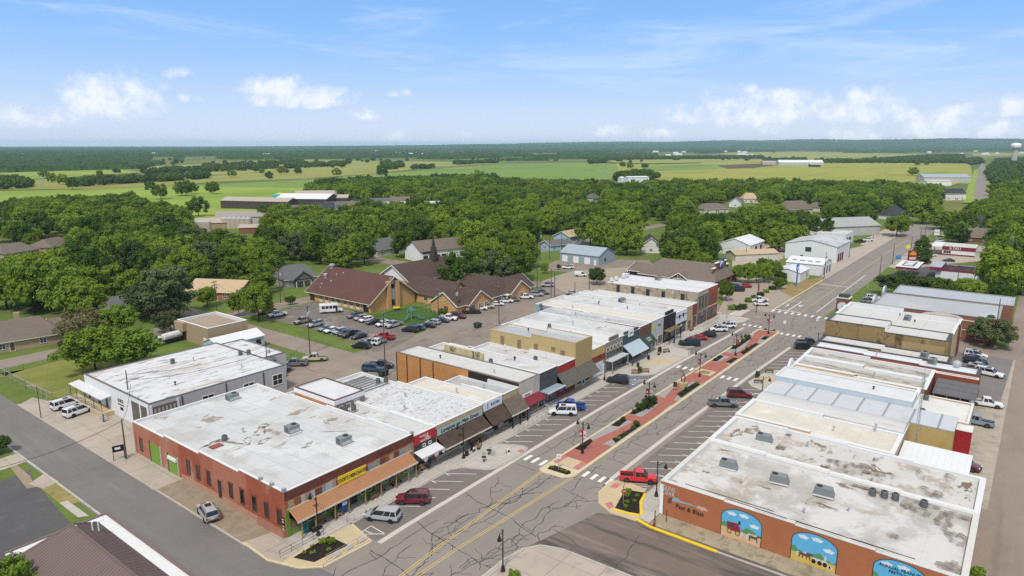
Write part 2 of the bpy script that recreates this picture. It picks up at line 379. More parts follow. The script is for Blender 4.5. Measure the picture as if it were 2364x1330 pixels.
px_sheet('drive_in_lot', [(2020,655),(2060,630),(2140,615),(2260,640),(2230,690),(2120,690),(2100,665)], .040, A_DARK)
px_sheet('shop_lot', [(1690,600),(1760,560),(1870,545),(1880,560),(1800,600),(1760,628),(1690,615)], .034, C_LOT)
px_sheet('shop_lot', [(1895,640),(1925,600),(1960,575),(2050,555),(2060,575),(1985,615),(1930,645)], .031, C_LOT)
px_sheet('shop_lot', [(2040,615),(2100,575),(2140,560),(2300,570),(2300,600),(2180,610),(2100,625)], .029, C_LOT)
px_sheet('shop_lot', [(1985,565),(2010,545),(2060,520),(2110,520),(2090,550),(2040,575)], .027, C_LOT)
sheet('back_pavement', [(112, .2), (200, -.6), (200, 6), (160.5, 6), (160, 12), (112, 12)], .044, mat('rear_concrete', (.38, .33, .27), .92, .14, .3, [((.22, .18, .15), .4, .5, .72, (1, 1, 1), .8)], bands=[('x', 5, .015, (.2, .17, .14))], fine=.1, spec=.2))
sheet('back_pavement', [(160.5, 1), (200, -.2), (200, 12), (160.5, 12)], .048, mat('rear_asphalt', (.19, .175, .165), .93, .12, .3, fine=.1, spec=.2))
# sidewalks with kerbs
slab('pavement', [(46.8, 69.6), (201.5, 69.6), (201.5, 73.4), (46.8, 73.4)], .0, .15, C_WALK)
slab('pavement', [(42.6, 69.2), (46.8, 69.6), (46.8, 73.4), (47, 76), (42.8, 77)], .0, .14, C_LOT)
slab('pavement', [(79.2, 36.9), (190, 38), (190, 40.9), (86.5, 40.9), (83, 40.2), (79.6, 38.6)], 0, .15, C_WALK)
for pts in ([(74.5,69.55),(76.3,68.6),(78.2,64.8),(79.4,64.0),(86.2,63.8),(88.2,64.5),(88.3,65.4),(86.3,69.55)], [(132.2,69.55),(135.6,65.4),(137.5,64.3),(155.5,63.9),(158.8,65.4),(160.2,69.55)],
            [(190,69.55),(193.5,65.5),(196,64.2),(201.5,64.0),(201.5,69.55)]):
    slab('pavement', pts, 0, .15, C_WALK)
    n = len(pts); c = (sum(p[0] for p in pts)/n, sum(p[1] for p in pts)/n)
sheet('tan_paving', [(140.6,69.5),(147.5,69.5),(151,65.5),(152,64.6),(147,64.6)], .156, C_TAN)
slab('pavement', [(141.2,41),(142.6,44.2),(144.8,45.6),(150,45.2),(155.6,44.4),(158.5,41)], 0, .15, C_WALK)
sheet('tan_paving', [(146,44.9),(150,44.7),(152,41.2),(147.5,41.2)], .156, C_TAN)
# kerb lines
def strip(name, pts, wd, z0, z1, m, kind='structure'):
    mb = MB()
    for (ax, ay), (bx, by) in zip(pts[:-1], pts[1:]):
        d = Vector((bx-ax, by-ay)); L = d.length
        if L < 1e-4: continue
        nrm = Vector((-d.y, d.x))/L*wd/2
        mb.hexa([(ax-nrm.x, ay-nrm.y, z0), (bx-nrm.x, by-nrm.y, z0), (bx+nrm.x, by+nrm.y, z0), (ax+nrm.x, ay+nrm.y, z0)],
                [(ax-nrm.x, ay-nrm.y, z1), (bx-nrm.x, by-nrm.y, z1), (bx+nrm.x, by+nrm.y, z1), (ax+nrm.x, ay+nrm.y, z1)])
    return tag(mb.build(name, m), kind=kind)
strip('kerb', [(52,69.35),(74.4,69.35),(76.1,68.4),(78.0,64.6),(79.4,63.75),(86.3,63.55),(88.5,64.4),(88.6,65.5),(86.6,69.35),(132,69.35),(135.4,65.2),(137.4,64.05),(155.6,63.65),(159.1,65.2),(160.5,69.35),(189.8,69.35)], .28, 0, .16, C_KERB)
strip('kerb', [(34.3, 480),(34.3, 78)], .3, 0, .14, C_KERB)
strip('kerb', [(42.5, 76),(42.5, 101)], .25, 0, .14, C_KERB)
strip('kerb', [(42.7,77),(42.4,71),(43.8,66.5),(45.8,64.4),(53,63.9),(54.2,69.4)], .35, 0, .16, C_KERBY)
strip('kerb', [(79,-60),(78.4,27)], .3, 0, .14, C_KERB)
strip('kerb', [(78.4,27),(78.5,36.5),(79.2,38.8)], .5, 0, .17, YELB)
# corner planters
slab('pavement', [(42.9,69.4),(44.2,66.2),(46,64.7),(53,64.2),(54,69.5),(47,69.6)], 0, .13, C_TAN)
sheet('planter_bed', [(44.6,68.9),(45.6,66),(50.6,65.6),(50.4,69.3)], .16, MULCH)
slab('pavement', [(78.6,38.6),(79.6,38.6),(83.5,40.6),(87.5,41.5),(88.2,45.6),(86.6,47.2),(82.5,46.9),(79.7,45.2),(78.4,42.6)], 0, .14, C_TAN)
sheet('planter_bed', [(80.2,38.9),(83.2,40.2),(86.5,41.2),(85.6,44.0),(79.9,42.6)], .165, MULCH)
strip('kerb', [(80.3,38.8),(79.6,40.8),(79.3,42.6)], .4, .1, .24, YELB)
strip('kerb', [(86.2,41.0),(83.6,40.4),(80.4,38.7)], .4, .1, .24, YELB)
sheet('ramp_paving', [(84.8,46.3),(86.4,46.3),(86.6,45.3),(85.0,45.3)], .148, PINK_PAVE)
sheet('ramp_paving', [(79.2,43.2),(80.1,44.4),(81.2,43.9),(80.2,42.9)], .148, PINK_PAVE)
sheet('ramp_paving', [(86.2,64.9),(87.3,64.9),(87.2,63.95),(86.1,63.95)], .158, PINK_PAVE)
# near island at the bottom of the picture
slab('traffic_island', [(56.4,47.4),(60.6,47.5),(63.8,46.9),(65.6,45.6),(66.6,43),(66.9,34),(66.9,20),(50,20),(50,47.2)], 0, .15, C_LOT)
strip('kerb', [(50,47.35),(60.6,47.6),(63.9,47.0),(65.8,45.7),(66.8,43),(67.1,34),(67.1,20)], .3, 0, .17, C_KERB)
# median
med = [(83.2,58.3),(82.6,57.2),(83.0,53.6),(84.4,52.4),(170,52.2),(191,52.3),(192.5,53.4),(192.0,57.4),(190.6,58.3)]
slab('median_island', med, 0, .13, C_KERBY)
slab('median_walk', [(86.6,57.9),(86.6,53.0),(190.2,52.8),(190.2,57.8)], .1, .15, GRAVEL)
def wavy():
    lo = []; hi = []
    x = 97.0
    while x <= 187:
        c = 55.3+1.35*math.sin((x-97)/8.2+2.6)
        lo.append((x, c-1.05)); hi.append((x, c+1.05)); x += 1.0
    return lo+hi[::-1]
sheet('brick_walk', wavy(), .157, RED_PAVE)
for x0, x1 in ((88.5,97.6),(109.5,112.5),(121.8,124.6),(137.5,154),(160.5,163.5),(184.8,190)):
    sheet('brick_walk', rect(x0, 53.0, x1, 57.8), .161, RED_PAVE)
sheet('tan_paving', rect(86.7, 54.1, 89.6, 56.9), .165, C_TAN)
sheet('tan_paving', rect(143.5, 53.6, 147.2, 57.4), .168, C_TAN)
sheet('paving_grass', rect(144.3, 54.5, 146.4, 56.5), .173, mat('olive_paving', (.22, .20, .10), .9, .2, 1.5, spec=.2))
sheet('ramp_paving', rect(86.7, 56.95, 89.6, 57.8), .165, PINK_PAVE); sheet('ramp_paving', rect(86.7, 53.05, 89.6, 54.05), .165, PINK_PAVE)
BEDS = [[(84.0,57.2),(84.2,53.6),(84.9,53.3),(85.6,53.8),(85.7,56.8),(85.2,57.4)], [(92.9,57.7),(93.0,56.1),(97.4,56.7),(98.2,57.7)], [(99.2,53.2),(100.3,54.5),(108.9,53.9),(109.2,53.2)], [(112.6,57.7),(112.8,56.6),(121.4,55.6),(121.7,57.7)], [(105.5,57.7),(105.8,56.2),(109.6,56.5),(109.4,57.7)],
        [(126.8,53.2),(128.3,54.9),(137.2,54.6),(137.0,53.2)], [(154.4,57.7),(154.6,56.4),(159.8,56.6),(160.2,57.7)], [(155.2,53.2),(155.4,54.6),(160.0,54.3),(160.3,53.2)], [(164.0,53.2),(165.5,54.5),(175.8,54.2),(176.2,53.2)], [(166.6,57.7),(167.5,56.4),(180.2,56.6),(180.6,57.7)], [(180.4,53.2),(180.8,54.5),(184.6,54.3),(184.6,53.2)], [(190.9,57.4),(190.9,53.0),(191.8,53.6),(191.7,57.0)]]
for b in BEDS: sheet('planter_bed', b, .170, MULCH)
# ------------------------------------------------------------------ markings
def mark(pts, z=.050, m=None, name='road_marking'): return sheet(name, pts, z, m or WPAINT)
def mline(pts, wd, z=.050, m=None): return strip('road_marking', pts, wd, z-.006, z, m or WPAINT)
mline([(53.5,62.9),(58.7,63.1),(110,63.6),(150,63.3),(190,62.1)], .75, .052, WCONC)
mline([(87.3,47.4),(110,47.4),(150,46.7),(178,45.9)], .75, .052, WCONC)
for y0 in (0, .35):
    mline([(36,54.2+y0),(58,55.9+y0),(83,57.3+y0)], .10, .052, YEL)
    mline([(36,54.0-y0),(58,54.1-y0),(84,52.7-y0)], .10, .052, YEL)
def stall(x, side, L=4.9, tee=True):
    if side > 0: a = (x, 69.2); d = Vector((.58, -.82))
    else: a = (x, 41.2); d = Vector((-.55, .84))
    b = (a[0]+d.x*L, a[1]+d.y*L); mline([a, b], .11, .054)
    if tee: mline([a, (a[0]-.05, a[1]-d.y*1.5/.82*.0-1.0*(1 if side > 0 else -1))], .12, .058)
for k in range(7): stall(57.4+k*3.12, 1)
for k in range(14): stall(88.2+k*3.12, 1)
for k in range(9): stall(161.5+k*3.12, 1)
for k in range(17): stall(93.2+k*3.05, -1)
for k in range(6): stall(160.5+k*3.05, -1)
def hatch(x0, y0, x1, y1, n, d):
    for k in range(n):
        u = x0+(x1-x0)*k/(n-1); mline([(u, y0), (u+d, y1)], .12, .054)
hatch(128.4, 69.0, 131.6, 69.0, 4, 2.2) if False else None
for (x0, y0, dx, dy, n) in ((127.6,66.6,1.5,-.2,4), (158.5,68.8,1.2,-.5,6), (139.2,41.4,-1.1,.5,5), (88.0,41.6,1.05,-.02,5)):
    for k in range(n):
        ax = x0+dx*k*.8; ay = y0+dy*k*.8
        mline([(ax, ay), (ax+1.6*(1 if y0 > 55 else -1), ay+(-1.9 if y0 > 55 else 2.4))], .13, .054)
for (x, y) in ((131.3,66.2),(128.2,65.0),(165.8,65.6)):
    mark([(x-.7,y-.5),(x+.5,y-.8),(x+.8,y+.4),(x-.4,y+.8)], .056, BLUEP); mark([(x-.25,y-.2),(x+.2,y-.3),(x+.3,y+.15),(x-.15,y+.3)], .061)
mline([(53.2,66.6),(55.6,66.9),(55.4,63.9),(53.2,66.6)], .12, .054); mline([(54.3,66.7),(54.4,65.2)], .12, .054)
# zebra dashes
for k in range(3): mark(rect(84.9, 60.9-1.25*k-.33, 86.9, 60.9-1.25*k+.33), .056) if False else None
for y in (62.1, 60.6, 59.0): mark(rect(84.4, y-.3, 86.6, y+.3), .056)
for y in (51.4, 49.9, 48.5, 47.2): mark(rect(85.4, y-.3, 87.4, y+.3), .056)
for y in (62.2, 60.6, 59.0): mark(rect(144.6, y-.32, 146.8, y+.32), .056)
for y in (51.3, 49.8, 48.3): mark(rect(143.8, y-.32, 146.0, y+.32), .056)
for y in (63.2, 61.6, 60.0, 58.6): mark(rect(192.6, y-.32, 194.6, y+.32), .056)
for y in (51.6, 50.0, 48.4, 46.9): mark(rect(189.0, y-.32, 191.2, y+.32), .056)
for k in range(9): mark(rect(214.6, 46.2+1.95*k-.35, 217.2, 46.2+1.95*k+.35), .056)
for k in range(9): mark(rect(202.6+1.15*k, 67.6, 203.15+1.15*k, 71.2), .056)
mline([(203.2,73.6),(203.2,77)], .5, .054)
mline([(218.4,54.0),(218.4,62)], .45, .054); mline([(218.6,58.2),(235,58.2)], .3, .054); mline([(222,50.4),(300,51.2)], .22, .054)
mline([(217,62.2),(480,62.0)], .22, .054); mline([(270,50.5),(270,61.9)], .4, .054); mline([(220,54.2),(480,55)], .14, .054, YEL)
mark([(226.5,56.6),(229.5,56.2),(228.6,57.0),(229.6,57.9)], .056); mark([(224,60.2),(227.5,59.9),(226.6,60.9)], .056)
mline([(224.6,60.6),(229,60.6)], .25, .056)
# tar sealed cracks of the main road (thin strips lying on it)
def cracks():
    mb = MB(); R = random.Random(3)
    def seg(pts, wd):
        for (ax, ay), (bx, by) in zip(pts[:-1], pts[1:]):
            d = Vector((bx-ax, by-ay)); L = d.length
            if L < 1e-4: continue
            n = Vector((-d.y, d.x))/L*wd*R.uniform(.6, 1.3)/2
            mb.quad((ax-n.x, ay-n.y, .047), (bx-n.x, by-n.y, .047), (bx+n.x, by+n.y, .047), (ax+n.x, ay+n.y, .047))
    def walk(x, y, ang, L, wd, jit, br):
        pts = [(x, y)]; t = 0; a = ang
        while t < L:
            s = R.uniform(.35, .9); a = ang+(a-ang)*.5+R.gauss(0, jit); x += math.cos(a)*s; y += math.sin(a)*s; t += s
            pts.append((x, y))
            if R.random() < br*.8: walk(x, y, ang+R.choice((-1, 1))*R.uniform(.5, 1.5), R.uniform(.8, 2.8), wd*.75, jit*1.3, 0)
        seg(pts, wd)
    for y, br, jit, dens in ((61.3,.12,.16,.75),(59.4,.34,.42,.85),(50.6,.22,.3,.9),(49.0,.34,.45,.9),(57.6,.25,.3,.0),(55.6,.3,.4,.0)):
        x = 34.0
        while x < 285:
            if y in (57.6, 55.6) and x > 78: break
            L = R.uniform(8, 22); wd = .085 if x < 110 else .08
            if R.random() < max(dens, .8 if x < 80 else dens): walk(x, y+R.uniform(-.3, .3), R.uniform(-.02, .02), L, wd, jit, br)
            x += L+R.uniform(0, 3)
    x = 40.0
    while x < 200:
        yy = 47.8
        if x < 82: walk(x, 62.6, -math.pi/2-.12, 15, .10, .12, .08)
        else:
            walk(x, 62.6, -math.pi/2-.12, 4.0, .08, .12, .05); walk(x+R.uniform(-3, 3), 51.8, -math.pi/2-.15, 4.3, .08, .12, .05)
        x += R.uniform(8, 13)
    for y in (52.0, 53.5): walk(30, y, .03, 52, .08, .22, .14)
    for x0, y0, a, L in ((63,45,-1.5,14),(70,46.5,-1.62,5),(60,35,.1,16),(66,28,-1.3,10)): walk(x0, y0, a, L, .08, .2, .12)
    for k in range(6): walk(R.uniform(92, 100), R.uniform(116, 150), R.uniform(0, 6), R.uniform(6, 14), .1, .3, .1)
    tag(mb.build('road_crack_seal', TAR), kind='structure')
cracks()
# ------------------------------------------------------------------ building materials
R_WHITE = mat('white_membrane', (.525, .525, .515), .75, .07, .25, [((.42, .405, .38), .13, .46, .64, (1, 1, 1), .8), ((.24, .19, .135), .22, .60, .66, (.6, 1, 1), .85), ((.60, .60, .59), .09, .55, .62, (1, 1, 1), .8)], bands=[('x', 2.9, .022, (.36, .345, .32)), ('y', 3.1, .012, (.42, .405, .385))], fine=.05, spec=.25)
R_CLEAN = mat('clean_white_membrane', (.60, .60, .60), .7, .05, .3, [((.48, .47, .45), .25, .52, .72, (1, 1, 1), .7)], bands=[('y', 3.3, .014, (.5, .49, .48))], fine=.04, spec=.25)
R_DIRTY = mat('stained_membrane', (.42, .40, .37), .85, .14, .25, [((.58, .565, .54), .10, .45, .58, (1, 1, 1), .9), ((.34, .29, .225), .16, .52, .64, (1, .8, 1), .8), ((.15, .115, .08), .33, .61, .67, (1, .6, 1), .9), ((.63, .62, .60), .5, .62, .68, (.3, 1, 1), .7)], bands=[('y', 5.6, .006, (.36, .33, .29), 0, .6)], fine=.08, spec=.2)
R_FLAKY = mat('flaking_white_roof', (.56, .56, .56), .8, .08, .3, [((.30, .29, .28), 1.1, .54, .62, (1, 1.6, 1), .9), ((.09, .08, .07), 1.5, .60, .66, (.5, 1.5, 1), .95), ((.38, .31, .24), .3, .60, .72, (.3, 1.6, 1), .8)], spec=.2)
R_CREAM = mat('cream_roof', (.57, .535, .45), .8, .06, .3, [((.70, .68, .62), .2, .5, .7, (1, 1, 1), .7)], bands=[('y', 2.6, .02, (.46, .43, .36))], spec=.2)
R_GREY = mat('grey_membrane', (.40, .405, .40), .85, .08, .3, [((.30, .30, .29), .3, .52, .75, (1, 1, 1), .6)], bands=[('y', 5.0, .02, (.28, .28, .27))], spec=.2)
R_PALE = mat('pale_grey_membrane', (.53, .525, .50), .85, .07, .3, [((.42, .41, .38), .3, .55, .78, (1, 1, 1), .6)], bands=[('y', 6.0, .02, (.38, .36, .33)), ('x', 4.0, .02, (.44, .43, .41))], spec=.2)
R_TANGRAV = mat('tan_gravel_roof', (.33, .265, .20), .95, .12, .4, [((.26, .21, .16), .5, .5, .7, (1, 1, 1), .7)], fine=.2, spec=.1)
R_PEBBLE = mat('blotchy_grey_roof', (.42, .42, .41), .9, .15, .6, [((.16, .155, .15), 1.4, .54, .64, (.35, 1.4, 1), .85), ((.60, .59, .57), .5, .55, .7, (.4, 1, 1), .8)], spec=.2)
CAP_W = plain('white_parapet_cap', (.66, .66, .65), .6); CAP_D = plain('dark_metal_cap', (.055, .05, .048), .5)
SHG_R = mat('red_brown_shingles', (.118, .063, .055), .95, .10, .5, bands=[('z', .28, .18, (.085, .046, .042), 0, .7)], fine=.22, spec=.1)
SHG_B = mat('dark_brown_shingles', (.094, .064, .054), .95, .12, .5, bands=[('z', .28, .18, (.066, .045, .040), 0, .7)], fine=.25, spec=.1)
SHG_T = mat('taupe_shingles', (.175, .142, .118), .95, .12, .5, bands=[('z', .28, .18, (.13, .105, .09), 0, .7)], fine=.22, spec=.1)
SHG_G = mat('grey_shingles', (.135, .135, .138), .95, .12, .5, bands=[('z', .28, .18, (.10, .10, .102), 0, .7)], fine=.22, spec=.1)
SHG_D = mat('charcoal_shingles', (.055, .056, .062), .95, .12, .5, fine=.25, spec=.1)
SHG_W = mat('weathered_wood_shingles', (.155, .125, .100), .95, .2, .9, [((.09, .07, .055), 1.6, .5, .7, (1, 1, 1), .8)], bands=[('z', .2, .22, (.08, .065, .055), 0, .7)], fine=.3, spec=.1)
SHG_K = mat('dark_brown_awning_shingles', (.085, .060, .046), .95, .2, .9, [((.14, .11, .085), .5, .55, .75, (1, 1, 1), .7)], bands=[('z', .22, .25, (.05, .036, .03), 0, .7)], fine=.3, spec=.1)
SHG_GR = mat('mossy_grey_shingles', (.125, .12, .098), .95, .2, .9, bands=[('z', .2, .22, (.08, .075, .06), 0, .7)], fine=.3, spec=.1)
def brick(name, c, dark=.75, nv=.12, extra=()):
    d = tuple(q*dark for q in c)
    return mat(name, c, .92, nv, .5, [(d, 1.3, .52, .72, (1, 1, 2.0), .8)]+list(extra), bands=[('z', .16, .16, tuple(q*.84 for q in c), 0, .6)], fine=.16, spec=.15)
B_MERC = brick('red_painted_brick', (.34, .098, .052), .7, .14, [((.46, .20, .135), .07, .44, .58, (1, 1, .5), .8), ((.40, .32, .24), .25, .58, .66, (1, 1, .6), .8), ((.16, .055, .04), .8, .6, .7, (1, 1, .4), .7)])
B_RED = brick('dark_red_brick', (.19, .062, .045)); B_PO = brick('brown_red_brick', (.20, .088, .062)); B_BANK = brick('pinkish_brick', (.245, .115, .082))
B_ORANGE = brick('orange_brick', (.50, .235, .085), .72, .14, [((.60, .33, .12), .4, .58, .75, (1, 1, 1), .6)])
B_TAN = brick('tan_brick', (.56, .325, .145), .86, .07); B_BUFF = brick('buff_brick', (.47, .36, .22), .85, .08)
B_YELLOW = brick('yellow_tan_brick', (.46, .35, .175), .82, .08, [((.36, .25, .10), .4, .6, .75, (1, 1, 1), .6)])
B_BROWN = brick('brown_brick', (.16, .085, .06)); B_GREY = mat('dark_grey_masonry', (.075, .08, .082), .9, .2, .8, [((.15, .15, .14), 1.2, .6, .75, (1, 1, 1), .7)], bands=[('z', .45, .08, (.05, .052, .055))], spec=.2)
B_REDP = mat('red_painted_boards', (.34, .038, .028), .8, .12, .6, [((.24, .03, .022), .8, .55, .75, (1, 1, 1), .6)], bands=[('z', .5, .06, (.2, .022, .018))], spec=.25)
STONE = mat('rubble_stone', (.44, .35, .20), .95, .2, 1.6, [((.20, .145, .08), 2.4, .52, .62, (1, 1, 1), .9), ((.56, .50, .38), 1.8, .6, .7, (1, 1, 1), .7)], spec=.1)
OLDST = mat('old_plastered_stone', (.36, .30, .215), .95, .16, .4, [((.20, .16, .10), .8, .52, .64, (1, 1, .7), .85), ((.56, .545, .51), .35, .60, .68, (1, 1, 1), .9), ((.13, .10, .07), 1.6, .60, .72, (1, 1, .5), .8)], spec=.1)
STUCCO = mat('pale_stucco', (.50, .455, .40), .9, .1, .6, [((.33, .29, .25), .5, .5, .75, (1, 1, .25), .7)], spec=.15)
ROUGHW = mat('grimy_plaster', (.42, .345, .21), .95, .2, .3, [((.15, .105, .04), .30, .46, .60, (1, 1, .8), .9), ((.34, .22, .075), .5, .5, .7, (1, 1, .3), .8), ((.11, .085, .055), 1.0, .62, .72, (1, 1, .3), .8)], spec=.1)
OCHRE = mat('ochre_plaster_wall', (.255, .18, .082), .95, .2, .25, [((.07, .05, .026), .38, .52, .64, (1, 1, .5), .85), ((.37, .25, .10), .5, .55, .7, (1, 1, .25), .8), ((.10, .075, .035), 1.8, .60, .72, (1, 1, .25), .7)], spec=.1)
YPLAST = mat('yellow_plaster_wall', (.47, .345, .14), .9, .12, .4, [((.38, .26, .075), .6, .5, .7, (1, 1, .5), .7)], spec=.15)
MURALW = mat('terracotta_painted_wall', (.39, .142, .066), .8, .08, .4, [((.31, .105, .05), .6, .55, .8, (1, 1, .5), .6)], spec=.2)
WSID = mat('white_siding', (.70, .71, .71), .6, .05, .5, [((.55, .55, .53), .4, .6, .8, (1, 1, .3), .5)], bands=[('xy', .9, .05, (.52, .53, .54), 0, .7)], spec=.3)
GSID = mat('grey_siding', (.46, .455, .44), .7, .06, .5, [((.36, .35, .34), .4, .58, .8, (1, 1, .3), .5)], bands=[('xy', 1.2, .03, (.36, .355, .34))], spec=.25)
BSID = mat('blue_grey_siding', (.30, .375, .41), .6, .06, .5, bands=[('xy', .6, .08, (.24, .31, .345))], spec=.3)
PBSID = mat('pale_blue_metal_siding', (.44, .50, .55), .5, .05, .5, bands=[('xy', .42, .14, (.40, .49, .56))], spec=.3)
DSID = mat('dark_siding', (.055, .052, .05), .7, .1, .5, bands=[('xy', 1.0, .06, (.035, .033, .032))], spec=.2)
MROOF_W = mat('white_metal_roof', (.66, .67, .68), .45, .05, .4, [((.48, .47, .45), .3, .56, .76, (1, 1, 1), .6)], bands=[('y', .9, .05, (.50, .51, .52), 0, .7)], spec=.35)
MROOF_B = mat('blue_grey_metal_roof', (.30, .36, .405), .45, .06, .4, bands=[('xy', .9, .06, (.24, .29, .33), 0, .8)], spec=.35)
MROOF_S = mat('silver_metal_roof', (.42, .43, .43), .45, .1, .3, [((.30, .29, .27), .3, .5, .72, (1, 1, 1), .7)], bands=[('y', 1.0, .10, (.28, .29, .30))], spec=.35)
MROOF_T = mat('tan_metal_roof', (.46, .345, .21), .6, .08, .4, bands=[('x', .9, .06, (.38, .28, .17), 0, .8)], spec=.3)
BRN_METAL = mat('brown_standing_seam', (.165, .118, .108), .5, .06, .4, spec=.3)
COPPER = mat('copper_corrugated', (.40, .195, .095), .6, .08, .6, [((.30, .15, .08), .5, .52, .7, (1, 1, 1), .7)], bands=[('x', .36, .35, (.29, .135, .065))], spec=.3)
DOOR_K = plain('dark_door', (.03, .03, .032), .5); DOOR_B = mat('brown_door', (.15, .085, .05), .8, .15, 1.0); SHUT_G = mat('lime_green_shutter_door', (.19, .31, .045), .6, .08, .6, bands=[('z', .3, .08, (.13, .22, .03))])
BOARD = mat('boarded_window', (.23, .16, .11), .9, .15, 1.0, bands=[('z', .22, .15, (.13, .09, .06))])
CREAMT = plain('cream_trim', (.66, .60, .47), .7); NAVY = plain('navy_lettering', (.03, .05, .12), .6); INK = plain('black_lettering', (.012, .012, .012), .6)
LIME = plain('lime_logo_green', (.42, .58, .05), .6)
HVM = mat('air_conditioner_casing', (.20, .222, .218), .6, .08, 1.0, [((.19, .19, .185), 1.4, .58, .75, (1, 1, .3), .7)], obj=True, spec=.3)
HVL = mat('louvre_grille', (.16, .17, .17), .6, .1, 1.0, bands=[('z', .12, .45, (.05, .052, .055))], obj=True)
# ------------------------------------------------------------------ building helpers
def fbox(mb, face, plane, u0, u1, z0, z1, d0, d1):
    "box on a wall: d0..d1 = distance out of the wall plane"
    if face == '-Y': mb.box(u0, plane-d1, z0, u1, plane-d0, z1)
    elif face == '+Y': mb.box(u0, plane+d0, z0, u1, plane+d1, z1)
    elif face == '-X': mb.box(plane-d1, u0, z0, plane-d0, u1, z1)
    else: mb.box(plane+d0, u0, z0, plane+d1, u1, z1)
    return mb
def panel(parent, name, face, plane, u0, u1, z0, z1, d, m, d0=0.0, label=None):
    o = fbox(MB(), face, plane, u0, u1, z0, z1, d0, d).build(name, m, parent)
    if label: o['label'] = label
    return o
def window(parent, face, plane, u0, u1, z0, z1, fm=None, nx=1, nz=1, fw=.1, glass=None, name='window', d=.07):
    mb = MB(); fm = fm or WHITE
    fbox(mb, face, plane, u0-fw, u1+fw, z1, z1+fw, 0, d); fbox(mb, face, plane, u0-fw, u1+fw, z0-fw, z0, 0, d+.03)
    fbox(mb, face, plane, u0-fw, u0, z0, z1, 0, d); fbox(mb, face, plane, u1, u1+fw, z0, z1, 0, d)
    for k in range(1, nx): u = u0+(u1-u0)*k/nx; fbox(mb, face, plane, u-fw*.35, u+fw*.35, z0, z1, 0, d-.01)
    for k in range(1, nz): z = z0+(z1-z0)*k/nz; fbox(mb, face, plane, u0, u1, z-fw*.35, z+fw*.35, 0, d-.015)
    o = mb.build(name, fm, parent)
    fbox(MB(), face, plane, u0, u1, z0, z1, 0, d*.45).build('pane', glass or GLASS2, o)
    return o
def flat_building(name, label, cat, x0, y0, x1, y1, h, wall, roof, cap=CAP_W, par=.6, roofh=None, t=.3, stepsY=None, stepx=None, group=None, capw=None, slope=0.0, hb=None, base=0.0):
    """flat-roofed block with parapets. Front at y0 (or y1); parapet tops fall from h at the street to hb at the back"""
    e = empty(name, x0, y0, 0, 0, label, cat, group)
    hb = h if hb is None else hb
    ny = 1 if abs(hb-h) < .05 else max(2, int(abs(y1-y0)/9))
    street_low = stepsY != 'high'      # street side is y0
    def hy(k):                            # parapet height of the k-th step counted from y0
        f = k/max(1, ny-1) if ny > 1 else 0
        return h+(hb-h)*f if street_low else hb+(h-hb)*f
    mb = MB(); cb = MB()
    ys = [y0+(y1-y0)*k/ny for k in range(ny+1)]
    for k in range(ny):
        hh = hy(k)
        for xa, xb in ((x0, x0+t), (x1-t, x1)):
            mb.box(xa, ys[k], base, xb, ys[k+1], hh)
            cb.box(xa-.04, ys[k]-(.04 if k == 0 else 0), hh, xb+.04, ys[k+1]+(.04 if k == ny-1 else 0), hh+.09)
    mb.box(x0+t, y0, base, x1-t, y0+t, hy(0)); cb.box(x0+t+.04, y0-.04, hy(0), x1-t-.04, y0+t+.04, hy(0)+.085)
    mb.box(x0+t, y1-t, base, x1-t, y1, hy(ny-1)); cb.box(x0+t+.04, y1-t-.04, hy(ny-1), x1-t-.04, y1+.04, hy(ny-1)+.085)
    mb.build('wall', wall, e); cb.build('parapet_cap', cap, e)
    ra = (h-par) if street_low else (hb-par); rb = (hb-par*.75) if street_low else (h-par)
    r = MB(); r.hexa([(x0+t, y0+t, base+.1), (x1-t, y0+t, base+.1), (x1-t, y1-t, base+.1), (x0+t, y1-t, base+.1)], [(x0+t, y0+t, ra), (x1-t, y0+t, ra), (x1-t, y1-t, rb), (x0+t, y1-t, rb)])
    r.build('roof', roof, e)
    # inside faces of the parapets take the roof coating
    if par > .3:
        for xa, xb in ((x0+t, x0+t+.05), (x1-t-.05, x1-t)):
            u = MB()
            for k in range(ny): u.box(xa, max(ys[k], y0+t) if y0 < y1 else ys[k], min(ra, rb)-.3, xb, min(ys[k+1], y1-t), hy(k)-.02)
            u.build('roof_flashing', CAP_W, e)
        MB().box(x0+t+.06, y1-t-.05, min(ra, rb)-.3, x1-t-.06, y1-t, hy(ny-1)-.02).build('roof_flashing', CAP_W, e)
    return e
